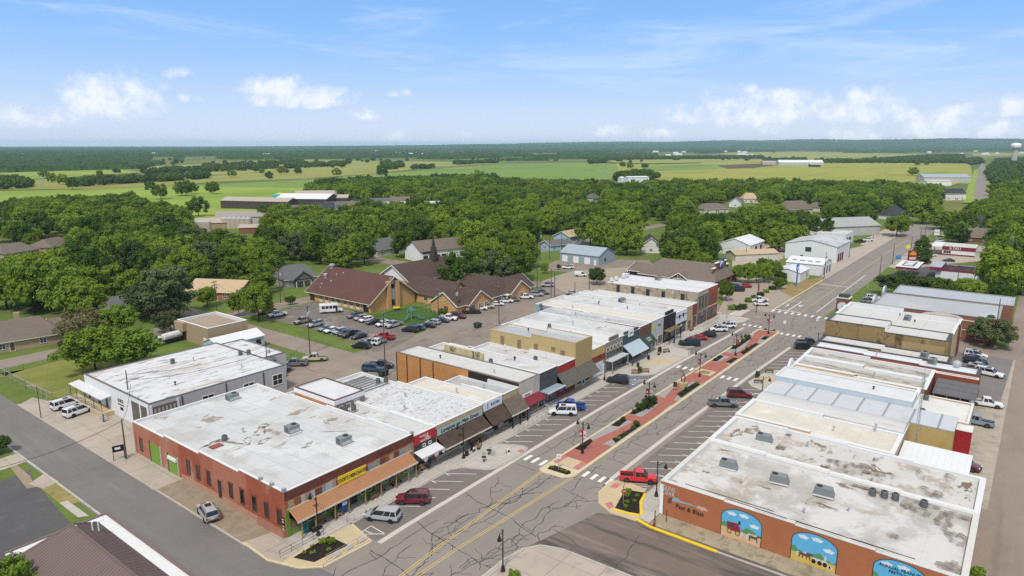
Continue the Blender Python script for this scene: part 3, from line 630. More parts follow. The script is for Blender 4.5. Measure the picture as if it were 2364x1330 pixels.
def gable(name, label, cat, cx, cy, ang, L, Wd, he, hr, wall, roof, over=.5, group=None, trim=None, hip=0.0, gable_mat=None):
    """pitched-roof house: centre, heading of the ridge (degrees), length, width, eave and ridge height; hip = inset of the ridge ends"""
    e = empty(name, cx, cy, 0, 0, label, cat, group)
    M4 = Matrix.Translation((cx, cy, 0)) @ Matrix.Rotation(math.radians(ang), 4, 'Z')
    l, w_ = L/2, Wd/2
    mb = MB().hexa([(-l, -w_, 0), (l, -w_, 0), (l, w_, 0), (-l, w_, 0)], [(-l, -w_, he), (l, -w_, he), (l, w_, he), (-l, w_, he)])
    mb.xf(M4).build('wall', wall, e)
    if not hip:
        for sx in (-1, 1):
            g = MB(); a, b, c = (sx*l, -w_, he), (sx*l, w_, he), (sx*l, 0, hr-.12)
            a2, b2, c2 = (sx*(l-.2), -w_, he), (sx*(l-.2), w_, he), (sx*(l-.2), 0, hr-.12)
            g.ngon([a, b, c] if sx > 0 else [b, a, c]); g.ngon([b2, a2, c2] if sx > 0 else [a2, b2, c2])
            g.xf(M4).build('gable_wall', gable_mat or wall, e)
    sl_ = (hr-he)/w_; ho = he-over*sl_; lo = l+over; wo = w_+over; th = .16
    r = MB()
    if not hip:
        for sy in (-1, 1):
            b = [(-lo, sy*wo, ho), (lo, sy*wo, ho), (lo, 0, hr), (-lo, 0, hr)]
            if sy > 0: b = b[::-1]
            r.hexa(b, [(p[0], p[1], p[2]+th) for p in b])
    else:
        hl = lo-hip-over
        A, B, C, D = (-lo, -wo, ho+th), (lo, -wo, ho+th), (lo, wo, ho+th), (-lo, wo, ho+th); E1, E2 = (-hl, 0, hr+th), (hl, 0, hr+th)
        r.ngon([A, B, E2, E1]); r.ngon([B, C, E2]); r.ngon([C, D, E1, E2]); r.ngon([D, A, E1])
        a, b, c, d = [(p[0], p[1], p[2]-th) for p in (A, B, C, D)]
        r.ngon([d, c, b, a]); r.quad(a, b, B, A); r.quad(b, c, C, B); r.quad(c, d, D, C); r.quad(d, a, A, D)
    r.xf(M4).build('roof', roof, e)
    if trim is not None:
        tb = MB()
        for sy in (-1, 1): tb.box(-lo, sy*wo-.05, ho-.12, lo, sy*wo+.05, ho+.1)
        if not hip:
            for sx in (-1, 1):
                for sy in (-1, 1):
                    x = sx*(lo+.03); tb.hexa([(x-.05, sy*wo, ho-.14), (x+.05, sy*wo, ho-.14), (x+.05, 0, hr-.14), (x-.05, 0, hr-.14)], [(x-.05, sy*wo, ho+.17), (x+.05, sy*wo, ho+.17), (x+.05, 0, hr+.18), (x-.05, 0, hr+.18)])
        tb.xf(M4).build('trim', trim, e)
    e['_m'] = 0; del e['_m']
    return e, M4
def lwindow(e, M4, side, u, z0, w, h, Wd2, fm=None, nx=2, nz=2, name='window', glass=None):
    "window on a pitched-roof house. side -1/+1: long walls (local y = side*Wd2); side 'a'/'b': end walls (local x = -/+Wd2)"
    mb = MB(); g = MB(); fm = fm or WHITE; fw = .1
    def bx(b, u0, u1, za, zb, d):
        if side in (-1, 1): y = side*Wd2; b.box(u0, min(y, y+side*d), za, u1, max(y, y+side*d), zb)
        else:
            sx = -1 if side == 'a' else 1; x = sx*Wd2; b.box(min(x, x+sx*d), u0, za, max(x, x+sx*d), u1, zb)
    bx(mb, u-w/2-fw, u+w/2+fw, z0+h, z0+h+fw, .08); bx(mb, u-w/2-fw, u+w/2+fw, z0-fw, z0, .1); bx(mb, u-w/2-fw, u-w/2, z0, z0+h, .08); bx(mb, u+w/2, u+w/2+fw, z0, z0+h, .08)
    for k in range(1, nx): q = u-w/2+w*k/nx; bx(mb, q-.04, q+.04, z0, z0+h, .07)
    for k in range(1, nz): q = z0+h*k/nz; bx(mb, u-w/2, u+w/2, q-.03, q+.03, .065)
    bx(g, u-w/2, u+w/2, z0, z0+h, .04)
    o = mb.xf(M4).build(name, fm, e); g.xf(M4).build('pane', glass or GLASS2, o)
    return o
def slope_awning(parent, x0, x1, y, ztop_, zbot, depth, m, name='awning', sides=True, side_m=None, trim=None, th=.08):
    "mono-pitch awning off a -Y facade at plane y"
    mb = MB().hexa([(x0, y-depth, zbot-th), (x1, y-depth, zbot-th), (x1, y, ztop_-th), (x0, y, ztop_-th)], [(x0, y-depth, zbot), (x1, y-depth, zbot), (x1, y, ztop_), (x0, y, ztop_)])
    o = mb.build(name, m, parent)
    if sides:
        for x in (x0+.02, x1-.02):
            s = MB(); s.ngon([(x, y-depth, zbot-.02), (x, y, zbot-.02), (x, y, ztop_-.02)]); s.ngon([(x, y, ztop_-.02), (x, y, zbot-.02), (x, y-depth, zbot-.02)])
            s.build('awning_side', side_m or m, o)
    if trim is not None: MB().box(x0-.03, y-depth-.06, zbot-.22, x1+.03, y-depth+.0, zbot+.03).build('fascia', trim, o)
    return o
def posts(parent, xs, y, z1, m, r=.09, z0=0.14):
    for x in xs: MB().box(x-r, y-r, z0, x+r, y+r, z1).build('post', m, parent)
# ------------------------------------------------------------------ the row on the left side of the main street
FY = 73.4
def shopfront(e, x0, x1, z1=2.75, fm=DGREY, n=4, door=None, wall=None):
    door = (x0+x1)/2 if door is None else door
    a, b = x0+.5, x1-.5
    if door-.7 > a+.6: window(e, '-Y', FY, a, door-.75, .75, z1, fm, max(1, int((door-a)/1.4)), 1, .09, GLASS2)
    if b > door+1.3: window(e, '-Y', FY, door+.75, b, .75, z1, fm, max(1, int((b-door)/1.4)), 1, .09, GLASS2)
    d = panel(e, 'door', '-Y', FY, door-.55, door+.55, .16, 2.45, .06, fm)
    fbox(MB(), '-Y', FY, door-.40, door+.40, .5, 2.2, .06, .075).build('pane', GLASS2, d)
    return e
# Cook's Mercantile
e = flat_building('brick_store', 'long red brick corner store with yellow sign and copper coloured awning', 'building', 46.8, FY, 70.3, 116.4, 6.6, B_MERC, R_WHITE, par=.55, hb=5.5)
panel(e, 'brick_parapet_band', '-Y', FY, 46.8, 70.3, 5.35, 6.58, .03, mat('old_dark_brick', (.165, .060, .042), .92, .2, .6, [((.08, .035, .03), .8, .5, .7, (.4, 1, 1), .8), ((.26, .12, .08), .9, .55, .7, (.3, 1, 1), .8)], bands=[('z', .2, .2, (.10, .04, .03), 0, .7)], spec=.15))
mb = MB(); rr = random.Random(5); x = 47.3
cols = [mat('patch_'+n, c, .8, .2, 1.0, spec=.2) for n, c in (('rust', (.27, .11, .045)), ('zinc', (.40, .42, .43)), ('tan_tin', (.36, .27, .17)), ('blue_tin', (.24, .29, .33)), ('dark_rust', (.15, .07, .04)))]
lc = -1
while x < 69.6:
    wdt = rr.uniform(.5, 1.2); k = rr.choice([q for q in range(5) if q != lc]); lc = k
    if not 55.2 < x+wdt/2 < 60.6: panel(e, 'tin_patch', '-Y', FY, x, min(x+wdt, 69.8), 4.05, 5.05+rr.uniform(-.1, .1), .05+rr.uniform(0, .02), cols[k])
    x += wdt+.03
panel(e, 'frieze_board', '-Y', FY, 47.2, 69.9, 3.9, 4.05, .09, CREAMT)
sg = panel(e, 'signboard', '-Y', FY, 55.4, 60.4, 3.98, 5.32, .2, plain('sign_yellow', (.80, .56, .035)), .09)
lettering("COOK'S MERCANTILE", .74, '-Y', 57.9, 4.66, FY-.2, INK, sg, xs=.80)
slope_awning(e, 47.3, 69.2, FY, 3.95, 2.85, 1.95, COPPER, trim=CREAMT, side_m=COPPER)
posts(e, [48.0, 50.2, 53.4, 55.8, 58.8, 61.8, 64.8, 67.4, 69.0], FY-1.75, 2.75, plain('ochre_post', (.33, .24, .09)), .07)
panel(e, 'corner_pilaster', '-Y', FY, 46.8, 47.5, .14, 4.0, .12, plain('olive_green_paint', (.15, .24, .045)))
panel(e, 'stall_riser', '-Y', FY, 47.5, 70.0, .14, .95, .06, plain('leaf_green_paint', (.17, .27, .07)))
panel(e, 'timber_cladding', '-Y', FY, 47.5, 49.6, .95, 2.9, .05, WOOD)
for a, b in ((50.2, 53.0), (54.2, 55.9), (59.4, 61.4), (62.2, 64.6), (65.2, 67.0), (68.0, 69.6)):
    window(e, '-Y', FY, a, b, 1.0, 2.55, CREAMT, 2, 1, .09, GLASS2)
for a in (56.2, 57.5): panel(e, 'door', '-Y', FY, a, a+1.15, .16, 2.5, .08, DOOR_K)
# side wall on the cross street
def arched(e, y, z0, z1, w=.85):
    window(e, '-X', 46.8, y-w/2, y+w/2, z0, z1, mat('old_window_frame', (.12, .06, .045), .9, .1, 1.0), 1, 1, .10, GLASS)
    panel(e, 'arch_lintel', '-X', 46.8, y-w/2-.2, y+w/2+.2, z1+.1, z1+.32, .09, mat('arch_brick', (.22, .06, .035), .9, .2, 1.0))
for y in (98.4, 95.5, 92.5, 86.5, 83.6, 80.6, 77.7, 74.8): arched(e, y, 1.6, 3.7)
arched(e, 113.9, 1.0, 3.0)
panel(e, 'side_door', '-X', 46.8, 89.1, 90.0, .5, 3.3, .06, DOOR_K)
for a, b, h in ((107.3, 110.6, 3.4), (101.8, 104.6, 3.1)):
    panel(e, 'roller_door', '-X', 46.8, a, b, .05, h, .07, SHUT_G)
    panel(e, 'door_jamb', '-X', 46.8, a-.35, a, .05, h+.2, .1, mat('pale_render', (.42, .37, .30), .9, .15, 1.0)); panel(e, 'door_jamb', '-X', 46.8, b, b+.3, .05, h+.2, .1, DGREY)
panel(e, 'shutter_housing', '-X', 46.8, 101.9, 104.5, 2.4, 2.9, .3, WHITE)
panel(e, 'render_base', '-X', 46.8, 73.6, 100.8, 0, .9, .04, mat('salmon_render', (.46, .25, .17), .95, .15, .6, [((.40, .34, .27), .5, .5, .65, (1, 1, 1), .9)], spec=.1))
panel(e, 'planter_wall', '-X', 46.8, 73.5, 79.6, 0, 1.1, .45, mat('pink_brick', (.40, .20, .14), .92, .12, 1.0, bands=[('z', .18, .15, (.28, .13, .09))], spec=.1), .05)
for z0, t in ((2.0, 'OPEN'), (1.0, 'DAILY')):
    q = panel(e, 'plaque', '-X', 46.8, 73.65, 74.25, z0, z0+.9, .06, INK); 
    MB().box(46.73, 73.75, z0+.15, 46.735, 74.15, z0+.3).build('plaque_lettering', WHITE, q); MB().box(46.73, 73.72, z0+.5, 46.735, 74.18, z0+.72).build('plaque_emblem', YEL, q)
for y in (76.0, 78.6): panel(e, 'parapet_vent', '-X', 46.8, y, y+.5, 6.6, 7.05, .05, GREYM, -.4)
MB().box(46.75, FY-.05, 6.6, 47.2, FY+.4, 7.1).build('corner_finial', GREYM, e); MB().box(69.9, FY-.05, 6.6, 70.35, FY+.4, 7.0).build('corner_finial', GREYM, e)
# boutique
e = flat_building('boutique_building', 'narrow red fronted boutique beside the copper awning store', 'building', 70.34, FY, 75.3, 108, 6.1, B_GREY, R_WHITE, hb=5.2)
q = panel(e, 'signboard', '-Y', FY, 70.4, 75.2, 4.45, 6.05, .08, plain('sign_red', (.42, .018, .022)))
lettering("Lacey's &", .52, '-Y', 72.5, 5.62, FY-.08, WHITE, q, .2); lettering('Lilies', .5, '-Y', 73.2, 5.2, FY-.08, WHITE, q, .2); lettering('BOUTIQUE', .46, '-Y', 72.9, 4.78, FY-.08, WHITE, q)
panel(e, 'board_cladding', '-Y', FY, 70.4, 75.2, 3.4, 4.42, .05, DSID)
window(e, '-Y', FY, 72.3, 72.8, 3.75, 4.1, WHITE, 1, 1, .08, d=.1); window(e, '-Y', FY, 73.6, 74.1, 3.75, 4.1, WHITE, 1, 1, .08, d=.1)
slope_awning(e, 70.3, 75.4, FY, 3.45, 2.9, 1.9, MROOF_W, trim=GREYM, sides=False); shopfront(e, 70.4, 75.2, 2.7, DGREY, door=72.4); panel(e, 'timber_cladding', '-Y', FY, 74.0, 75.2, .2, 2.7, .1, WOOD)
for x in (71.0, 73.4, 75.1): MB().lathe([(.45, 0), (.3, .02)], 12).xf(Matrix.Translation((x, FY-1.97, 2.62)) @ Matrix.Rotation(math.pi/2, 4, 'X')).build('bunting', plain('bunting_white', (.6, .5, .52)), e)
# antiques
e = flat_building('antique_mall', 'pale green fronted shop with long sign over a dark shingle awning', 'building', 75.34, FY, 87.4, 106, 6.15, B_BUFF, R_FLAKY, hb=5.4)
panel(e, 'sign_frame', '-Y', FY, 75.4, 87.3, 4.25, 5.55, .05, DGREY)
q = panel(e, 'signboard', '-Y', FY, 75.6, 87.1, 4.35, 5.5, .1, plain('pale_grey_green', (.42, .47, .43)), .05)
lettering('Lovejoys on Main Street', 1.0, '-Y', 81.2, 4.93, FY-.1, INK, q, .25, .98)
slope_awning(e, 75.5, 87.2, FY, 4.25, 2.65, 2.1, SHG_K, trim=CREAMT, side_m=CREAMT); shopfront(e, 75.4, 87.2, 2.5, CREAMT, door=81.6)
mb = MB()
for k in range(9): mb.box(76.0, 94.5+k*1.15, 5.0, 86.8, 94.5+k*1.15+.7, 5.02+.1)
mb.build('corrugated_skylight', mat('old_dark_corrugated', (.10, .10, .105), .6, .2, .8, bands=[('y', .38, .4, (.22, .22, .22))], spec=.3), e)
# back upper storey
e = flat_building('upper_storey_block', 'tan brick rooftop block with white metal fascia behind the boutique', 'building', 70.6, 93.2, 77.4, 104.8, 7.3, B_ORANGE, R_CLEAN, cap=plain('brown_cap', (.10, .06, .045)), par=.35, base=.0)
panel(e, 'fascia_cladding', '-Y', 93.2, 70.6, 77.4, 6.4, 7.25, .06, WSID); panel(e, 'fascia_cladding', '-X', 70.6, 93.15, 104.8, 6.4, 7.25, .06, WSID)
panel(e, 'rear_boarding', '-Y', 93.2, 70.6, 77.4, 4.5, 6.4, .04, mat('grey_boarding', (.20, .165, .135), .9, .15, .5))
for a in (71.6, 73.2): window(e, '-Y', 93.2, a, a+.8, 4.9, 5.9, WHITE, 1, 1, .07, BOARD)
q = window(e, '-Y', 93.2, 75.0, 76.0, 5.1, 6.1, WHITE, 1, 2, .07); MB().box(75.1, 92.5, 5.15, 75.9, 93.1, 5.6).build('window_air_conditioner', WHITE, q)
# next shops, written as a table: x0,x1,h,back,wall,roof
e = flat_building('white_sign_shop', 'small shop with white sign panel above a brown shingle awning', 'building', 87.44, FY, 92.9, 93, 6.3, STUCCO, R_CREAM, hb=5.6)
q = panel(e, 'signboard', '-Y', FY, 87.6, 92.7, 4.75, 6.25, .12, plain('sign_white', (.62, .66, .72))); lettering('BLUE STEM', .62, '-Y', 90.6, 5.55, FY-.12, NAVY, q, 0, .8); MB().box(88.5, FY-.15, 5.0, 88.65, FY-.12, 6.0).build('sign_emblem', NAVY, q)
slope_awning(e, 87.4, 93.0, FY, 4.75, 2.6, 2.3, SHG_K, side_m=SHG_K); shopfront(e, 87.6, 92.8, 2.5, BLACK, door=91)
e = flat_building('stone_front_shop', 'rubble stone fronted shop with weathered shingle awning', 'building', 92.94, FY, 98.1, 88.5, 6.25, STONE, R_GREY, hb=5.4)
slope_awning(e, 92.9, 98.2, FY, 5.1, 2.75, 2.3, SHG_W, trim=CREAMT); shopfront(e, 93.0, 98.0, 2.5, BLACK)
posts(e, [93.3, 95.6, 97.9], FY-2.1, 2.7, BLACK)
e = flat_building('orange_brick_building', 'deep shop with orange brick side wall and small red awning', 'building', 98.14, FY, 104.7, 107, 7.0, B_ORANGE, R_PALE, cap=plain('grey_brown_cap', (.17, .145, .12)), hb=6.9, par=.5)
panel(e, 'stucco_front', '-Y', FY, 98.14, 104.7, 3.6, 6.98, .06, STUCCO)
panel(e, 'burnt_wall', '-X', 98.14, FY+.1, 86.2, 5.0, 6.9, .05, mat('charred_wall', (.022, .018, .017), .9, .3, .8, [((.25, .17, .12), .6, .64, .72, (1, 1, 1), .8)]))
for y in (106.8, 103.6, 99.6, 95.8): panel(e, 'downpipe', '-X', 98.14, y, y+.16, .2, 6.8, .12, BLACK)
q = panel(e, 'signboard', '-Y', FY, 99.0, 102.2, 3.75, 4.45, .12, WHITE); lettering('Pharmacy', .5, '-Y', 100.6, 4.1, FY-.12, NAVY, q, .2, .8)
slope_awning(e, 98.6, 104.6, FY, 3.7, 2.6, 1.7, plain('maroon_canvas', (.20, .018, .03))); shopfront(e, 98.3, 104.6, 2.5, GREYM)
e = flat_building('grey_masonry_shop', 'dark grey block fronted shop with flat metal canopy', 'building', 104.74, FY, 111.1, 105, 7.1, B_GREY, R_WHITE, hb=6.4)
MB().box(104.9, FY-2.0, 3.25, 111.0, FY, 3.42).build('canopy', MROOF_B, e); MB().box(104.85, FY-2.06, 3.2, 111.05, FY-2.0, 3.5).build('fascia', WHITE, e)
shopfront(e, 104.9, 111.0, 3.0, GREYM, door=107); q = panel(e, 'window_sign', '-Y', FY, 108.2, 109.4, 1.4, 2.6, .08, GLASS2); lettering('A', 1.1, '-Y', 108.8, 2.0, FY-.09, WHITE, q)
mb = MB().box(104.9, 88, 5.9, 105.3, 99, 8.4); mb.build('old_party_wall', mat('lichened_plaster', (.46, .38, .20), .95, .2, .5, [((.10, .08, .05), .8, .5, .62, (1, 1, .4), .9)]), e)
e = flat_building('red_board_shop', 'red boarded shop with mossy shingle awning', 'building', 111.14, FY, 117.8, 97, 6.9, B_REDP, R_WHITE, hb=6.3)
slope_awning(e, 111.0, 117.9, FY, 5.2, 2.8, 2.2, SHG_GR); shopfront(e, 111.3, 117.7, 2.5, B_REDP)
e = flat_building('green_lean_to', 'low grey green roofed annex behind the red boarded shop', 'building', 111.6, 97.04, 117.7, 109, 4.3, B_BUFF, R_GREY, hb=4.0, par=.2)
e = flat_building('tan_two_storey_building', 'tall tan brick two storey shop with boarded side windows', 'building', 117.84, FY, 124.6, 96.5, 10.3, B_YELLOW, MROOF_S, cap=plain('tan_coping', (.45, .34, .17)), hb=9.4, par=.5)
panel(e, 'metal_front', '-Y', FY, 117.84, 124.6, 4.9, 10.25, .06, mat('mustard_ribbed_metal', (.41, .30, .135), .6, .05, .5, bands=[('x', .35, .3, (.36, .262, .115))], spec=.3))
for y, z, w, h in ((93, 6.5, 1.0, 2.0), (88.2, 6.4, 1.0, 2.0), (83.6, 6.3, 1.0, 2.0), (79.0, 7.6, 1.0, .8), (76.6, 6.0, 1.1, 2.1)): window(e, '-X', 117.84, y-w/2, y+w/2, z, z+h, mat('tan_frame', (.42, .30, .14), .9, .1, 1.0), 1, 1, .08, BOARD)
slope_awning(e, 117.8, 124.8, FY, 4.9, 2.8, 2.2, SHG_GR); shopfront(e, 118.0, 124.4, 2.5, WHITE)
e = flat_building('yellow_and_red_shop', 'narrow shop with yellow top, red band and white panelled window', 'building', 124.64, FY, 130.6, 101, 7.1, YPLAST, R_CLEAN, hb=6.6)
panel(e, 'red_band', '-Y', FY, 124.7, 130.5, 3.85, 5.2, .06, plain('barn_red', (.24, .03, .026))); panel(e, 'white_panel', '-Y', FY, 125.2, 129.4, .5, 3.5, .07, plain('white_board', (.62, .67, .76))); panel(e, 'door', '-Y', FY, 129.5, 130.4, .16, 2.6, .07, WHITE)
e = flat_building('arcade_front_shop', 'taupe shop with a row of small arches and steel canopy', 'building', 130.64, FY, 138.7, 103.6, 7.2, mat('taupe_front', (.26, .22, .185), .9, .1, .6), R_CLEAN, hb=6.7)
MB().box(132.6, FY, 7.25, 136.6, FY+.4, 8.1).build('parapet_step', mat('dark_taupe', (.15, .14, .115), .9, .1, .6), e)
for k in range(5):
    x = 131.6+k*1.6; MB().lathe([(.62, 0), (.62, .05)], 14).xf(Matrix.Translation((x, FY-.0, 5.55)) @ Matrix.Rotation(math.pi/2, 4, 'X')).build('arch_panel', CREAMT, e); MB().lathe([(.42, 0), (.42, .08)], 12).xf(Matrix.Translation((x, FY-.0, 5.55)) @ Matrix.Rotation(math.pi/2, 4, 'X')).build('arch_pane', GLASS2, e)
window(e, '-Y', FY, 131.0, 138.4, 3.5, 4.9, GREYM, 5, 1, .08, GLASS); MB().box(130.8, FY-1.8, 3.05, 138.6, FY, 3.25).build('canopy', plain('steel_canopy', (.50, .53, .54), .5), e); shopfront(e, 130.8, 138.6, 2.8, DGREY, door=134); posts(e, [131, 138.4], FY-1.7, 3.05, GREYM)
e = flat_building('teal_front_shop', 'dark teal shop with hanging sign and ribbed pale blue awning', 'building', 138.74, FY, 147.4, 103.6, 7.1, mat('dark_teal_boards', (.055, .085, .092), .8, .1, .6, bands=[('z', .4, .08, (.04, .06, .066))]), R_WHITE, hb=6.7)
MB().box(139.6, FY, 7.1, 146.5, FY+.35, 7.8).build('parapet_step', MATS['dark_teal_boards'], e); q = panel(e, 'signboard', '-Y', FY, 141.4, 143.8, 6.3, 7.9, .15, WHITE); lettering('BAKERY', .5, '-Y', 142.6, 7.1, FY-.15, NAVY, q, 0, .8)
slope_awning(e, 138.9, 147.3, FY, 4.7, 2.75, 2.6, mat('pale_blue_ribbed_awning', (.42, .50, .53), .5, .1, .8, bands=[('x', .5, .2, (.30, .37, .40))]), sides=False, trim=WHITE); shopfront(e, 139, 147.2, 2.6, DGREY); posts(e, [139.1, 147.1], FY-2.5, 2.6, DGREY)
e = flat_building('brown_brick_shop', 'brown brick shop with dark green lettered awning', 'building', 147.44, FY, 153.8, 103.6, 7.4, B_BROWN, R_PEBBLE, hb=6.8)
q = slope_awning(e, 147.6, 153.7, FY, 4.6, 3.0, 1.8, plain('bottle_green_canvas', (.02, .05, .032)))
o = lettering('SEWING\nROOM', .62, '-Y', 150.6, 3.86, FY-1.0, CREAMT, q); o.rotation_euler = (math.atan2(1.6, 1.8), 0, 0)
shopfront(e, 147.6, 153.7, 2.5, CREAMT, door=149)
e = flat_building('pale_grey_shop', 'plain pale grey fronted shop with lime green logo', 'building', 153.84, FY, 160.8, 109.4, 7.45, mat('pale_grey_render', (.43, .44, .42), .85, .05, .5), R_CREAM, hb=7.0)
panel(e, 'blue_grey_rear_wall', '-X', 153.84, 102.5, 109.3, 3.5, 6.9, .05, BSID)
q = MB().lathe([(.75, 0), (.75, .06)], 18).xf(Matrix.Translation((155.6, FY, 5.7)) @ Matrix.Rotation(math.pi/2, 4, 'X')).build('logo_disc', LIME, e); lettering('mint', .9, '-Y', 158.2, 5.8, FY-.02, DGREY, e)
shopfront(e, 154, 160.7, 2.9, CREAMT, door=157)
e = flat_building('black_front_shop', 'black boarded shop with timber canopy', 'building', 160.84, FY, 168.4, 109.4, 7.4, mat('black_boards', (.022, .023, .028), .8, .1, .6, bands=[('z', .5, .06, (.012, .012, .014))]), R_WHITE, hb=7.0)
MB().box(162.2, FY, 7.4, 166.8, FY+.4, 8.3).build('parapet_step', MATS['black_boards'], e); MB().box(161, FY-1.8, 3.45, 168.3, FY, 3.6).build('canopy', WOOD, e); shopfront(e, 161, 168.3, 3.0, BLACK); posts(e, [161.1, 168.1], FY-1.7, 3.45, BLACK)
e = flat_building('white_modern_shop', 'white fronted shop with black window frames', 'building', 168.44, FY, 175.8, 108.8, 6.8, plain('white_render', (.68, .70, .72), .8), R_WHITE, hb=6.6)
panel(e, 'black_band', '-Y', FY, 168.6, 175.6, 5.5, 5.65, .06, BLACK); panel(e, 'black_band', '-Y', FY, 168.6, 175.6, 3.1, 3.55, .06, BLACK); shopfront(e, 168.6, 175.6, 3.0, BLACK)
for x in (170.5, 173): panel(e, 'wall_lamp', '-Y', FY, x, x+.3, 5.0, 6.0, .25, BLACK)
e = flat_building('tan_brick_shop', 'narrow tan brick shop front beside a dark red one', 'building', 175.84, FY, 179.5, 108.8, 7.1, B_BUFF, R_PALE, hb=6.7); window(e, '-Y', FY, 177, 178.4, 1.2, 2.8, DOOR_B, 1, 1)
e = flat_building('dark_red_shop', 'narrow shop with dark red panel above a recessed entry', 'building', 179.54, FY, 182.9, 106, 7.1, B_BUFF, R_PALE, hb=6.7); panel(e, 'red_panel', '-Y', FY, 179.7, 182.7, 3.9, 7.0, .07, plain('brick_red_panel', (.20, .035, .036))); panel(e, 'recess', '-Y', FY, 180.0, 182.5, .2, 3.6, .04, DOOR_B)
e = flat_building('stone_two_storey_building', 'old two storey stone building with peeling plaster side wall', 'building', 182.94, FY, 190.6, 103, 10.0, OLDST, R_CLEAN, hb=9.4, par=.4)
panel(e, 'cornice', '-Y', FY, 182.9, 190.6, 8.7, 9.1, .2, mat('grey_stone_trim', (.30, .27, .22), .9, .15, 1.0)); panel(e, 'stone_front', '-Y', FY, 183, 190.5, 4.2, 8.7, .03, mat('olive_stone', (.22, .195, .14), .9, .2, 1.0))
for x in (184.6, 186.8, 189.0): window(e, '-Y', FY, x-.45, x+.45, 5.0, 7.8, DGREY, 1, 2, .08, GLASS)
shopfront(e, 183.1, 190.4, 3.6, BLACK)
for y in (99, 94, 89, 84, 78): window(e, '-X', 182.94, y-.5, y+.5, 6.9, 9.0, DOOR_B, 1, 1, .07, GLASS)
e = flat_building('brick_corner_building', 'two storey orange red brick corner building by the crossing', 'building', 190.64, FY, 198.4, 103, 10.0, brick('orange_red_brick', (.33, .10, .055)), R_CLEAN, hb=9.4, par=.4)
for x in (192.6, 194.6, 196.6): window(e, '-Y', FY, x-.5, x+.5, 5.2, 7.6, DOOR_B, 1, 2, .08, GLASS)
shopfront(e, 190.8, 198.2, 3.6, BLACK); panel(e, 'stone_band', '-Y', FY, 190.7, 198.3, 4.1, 4.4, .08, STUCCO)
for x in (184.5, 187.5, 192.0, 194.5): MB().box(x, 102, 9.6, x+.8, 102.8, 10.6).build('chimney', CAP_W, e)
# ------------------------------------------------------------------ the row on the right side (seen from its roofs)
RY = 37.0
def row_r(name, label, x0, x1, yb, h, wall, roof, **kw):
    kw.setdefault('hb', h-.45); kw.setdefault('t', .62)
    hb = kw.pop('hb'); e = flat_building(name, label, 'building', x0, yb, x1, RY, h, wall, roof, hb=hb, stepsY='high', **kw)
    window(e, '+Y', RY, x0+.8, x1-.8, .8, 2.7, DGREY, max(2, int((x1-x0)/1.5)), 1); return e
e = row_r('mural_building', 'long terracotta painted corner store with arched murals', 82.6, 99.9, .9, 5.05, MURALW, R_DIRTY, cap=mat('worn_cap', (.58, .56, .52), .8, .1, 1.0), par=.5)
panel(e, 'white_quoin', '-X', 82.6, 36.5, 37.02, .1, 4.6, .04, WHITE)
BLUESKY = plain('mural_sky_blue', (.11, .42, .66), .8); CLOUDW = plain('mural_cloud_white', (.66, .72, .75), .8); HILLG = plain('mural_hill_green', (.10, .26, .10), .8); SAND = plain('mural_sand', (.62, .40, .22), .8); WHEAT = plain('mural_wheat', (.58, .42, .09), .8); COACH = plain('mural_coach_red', (.28, .02, .05), .8); HORSE = plain('mural_horse_brown', (.12, .07, .05), .8); HORSEW = plain('mural_horse_white', (.55, .55, .52), .8)
def blob(parent, name, pts, d, m):
    "flat painted shape on the mural wall: (y, z) outline"
    n = len(pts); a = sum(pts[k][0]*pts[(k+1)%n][1]-pts[(k+1)%n][0]*pts[k][1] for k in range(n))
    if a > 0: pts = pts[::-1]
    return MB().ngon([(82.6-d, p[0], p[1]) for p in pts]).build(name, m, parent)
def ell(c, rx, rz, n=14, f=lambda a: 1): return [(c[0]+rx*f(2*math.pi*k/n)*math.cos(2*math.pi*k/n), c[1]+rz*f(2*math.pi*k/n)*math.sin(2*math.pi*k/n)) for k in range(n)]
def arch(y0, y1, zs, zt, d, g=0.0): 
    c = (y0+y1)/2; r = (y1-y0)/2
    return [(y0-g, .12), (y1+g, .12)]+[(c+(r+g)*math.cos(math.pi*k/16), zs+(zt-zs+g)*math.sin(math.pi*k/16)) for k in range(17)]
def horse(par, y, z, s, m, d):
    blob(par, 'painted_horse', [(y+.62*s, z+.62*s), (y+.45*s, z+.8*s), (y-.35*s, z+.78*s), (y-.6*s, z+1.12*s), (y-.95*s, z+1.0*s), (y-.9*s, z+.85*s), (y-.62*s, z+.8*s), (y-.5*s, z+.45*s), (y-.62*s, z), (y-.5*s, z), (y-.35*s, z+.4*s), (y+.3*s, z+.42*s), (y+.42*s, z), (y+.55*s, z), (y+.5*s, z+.45*s)], d, m)
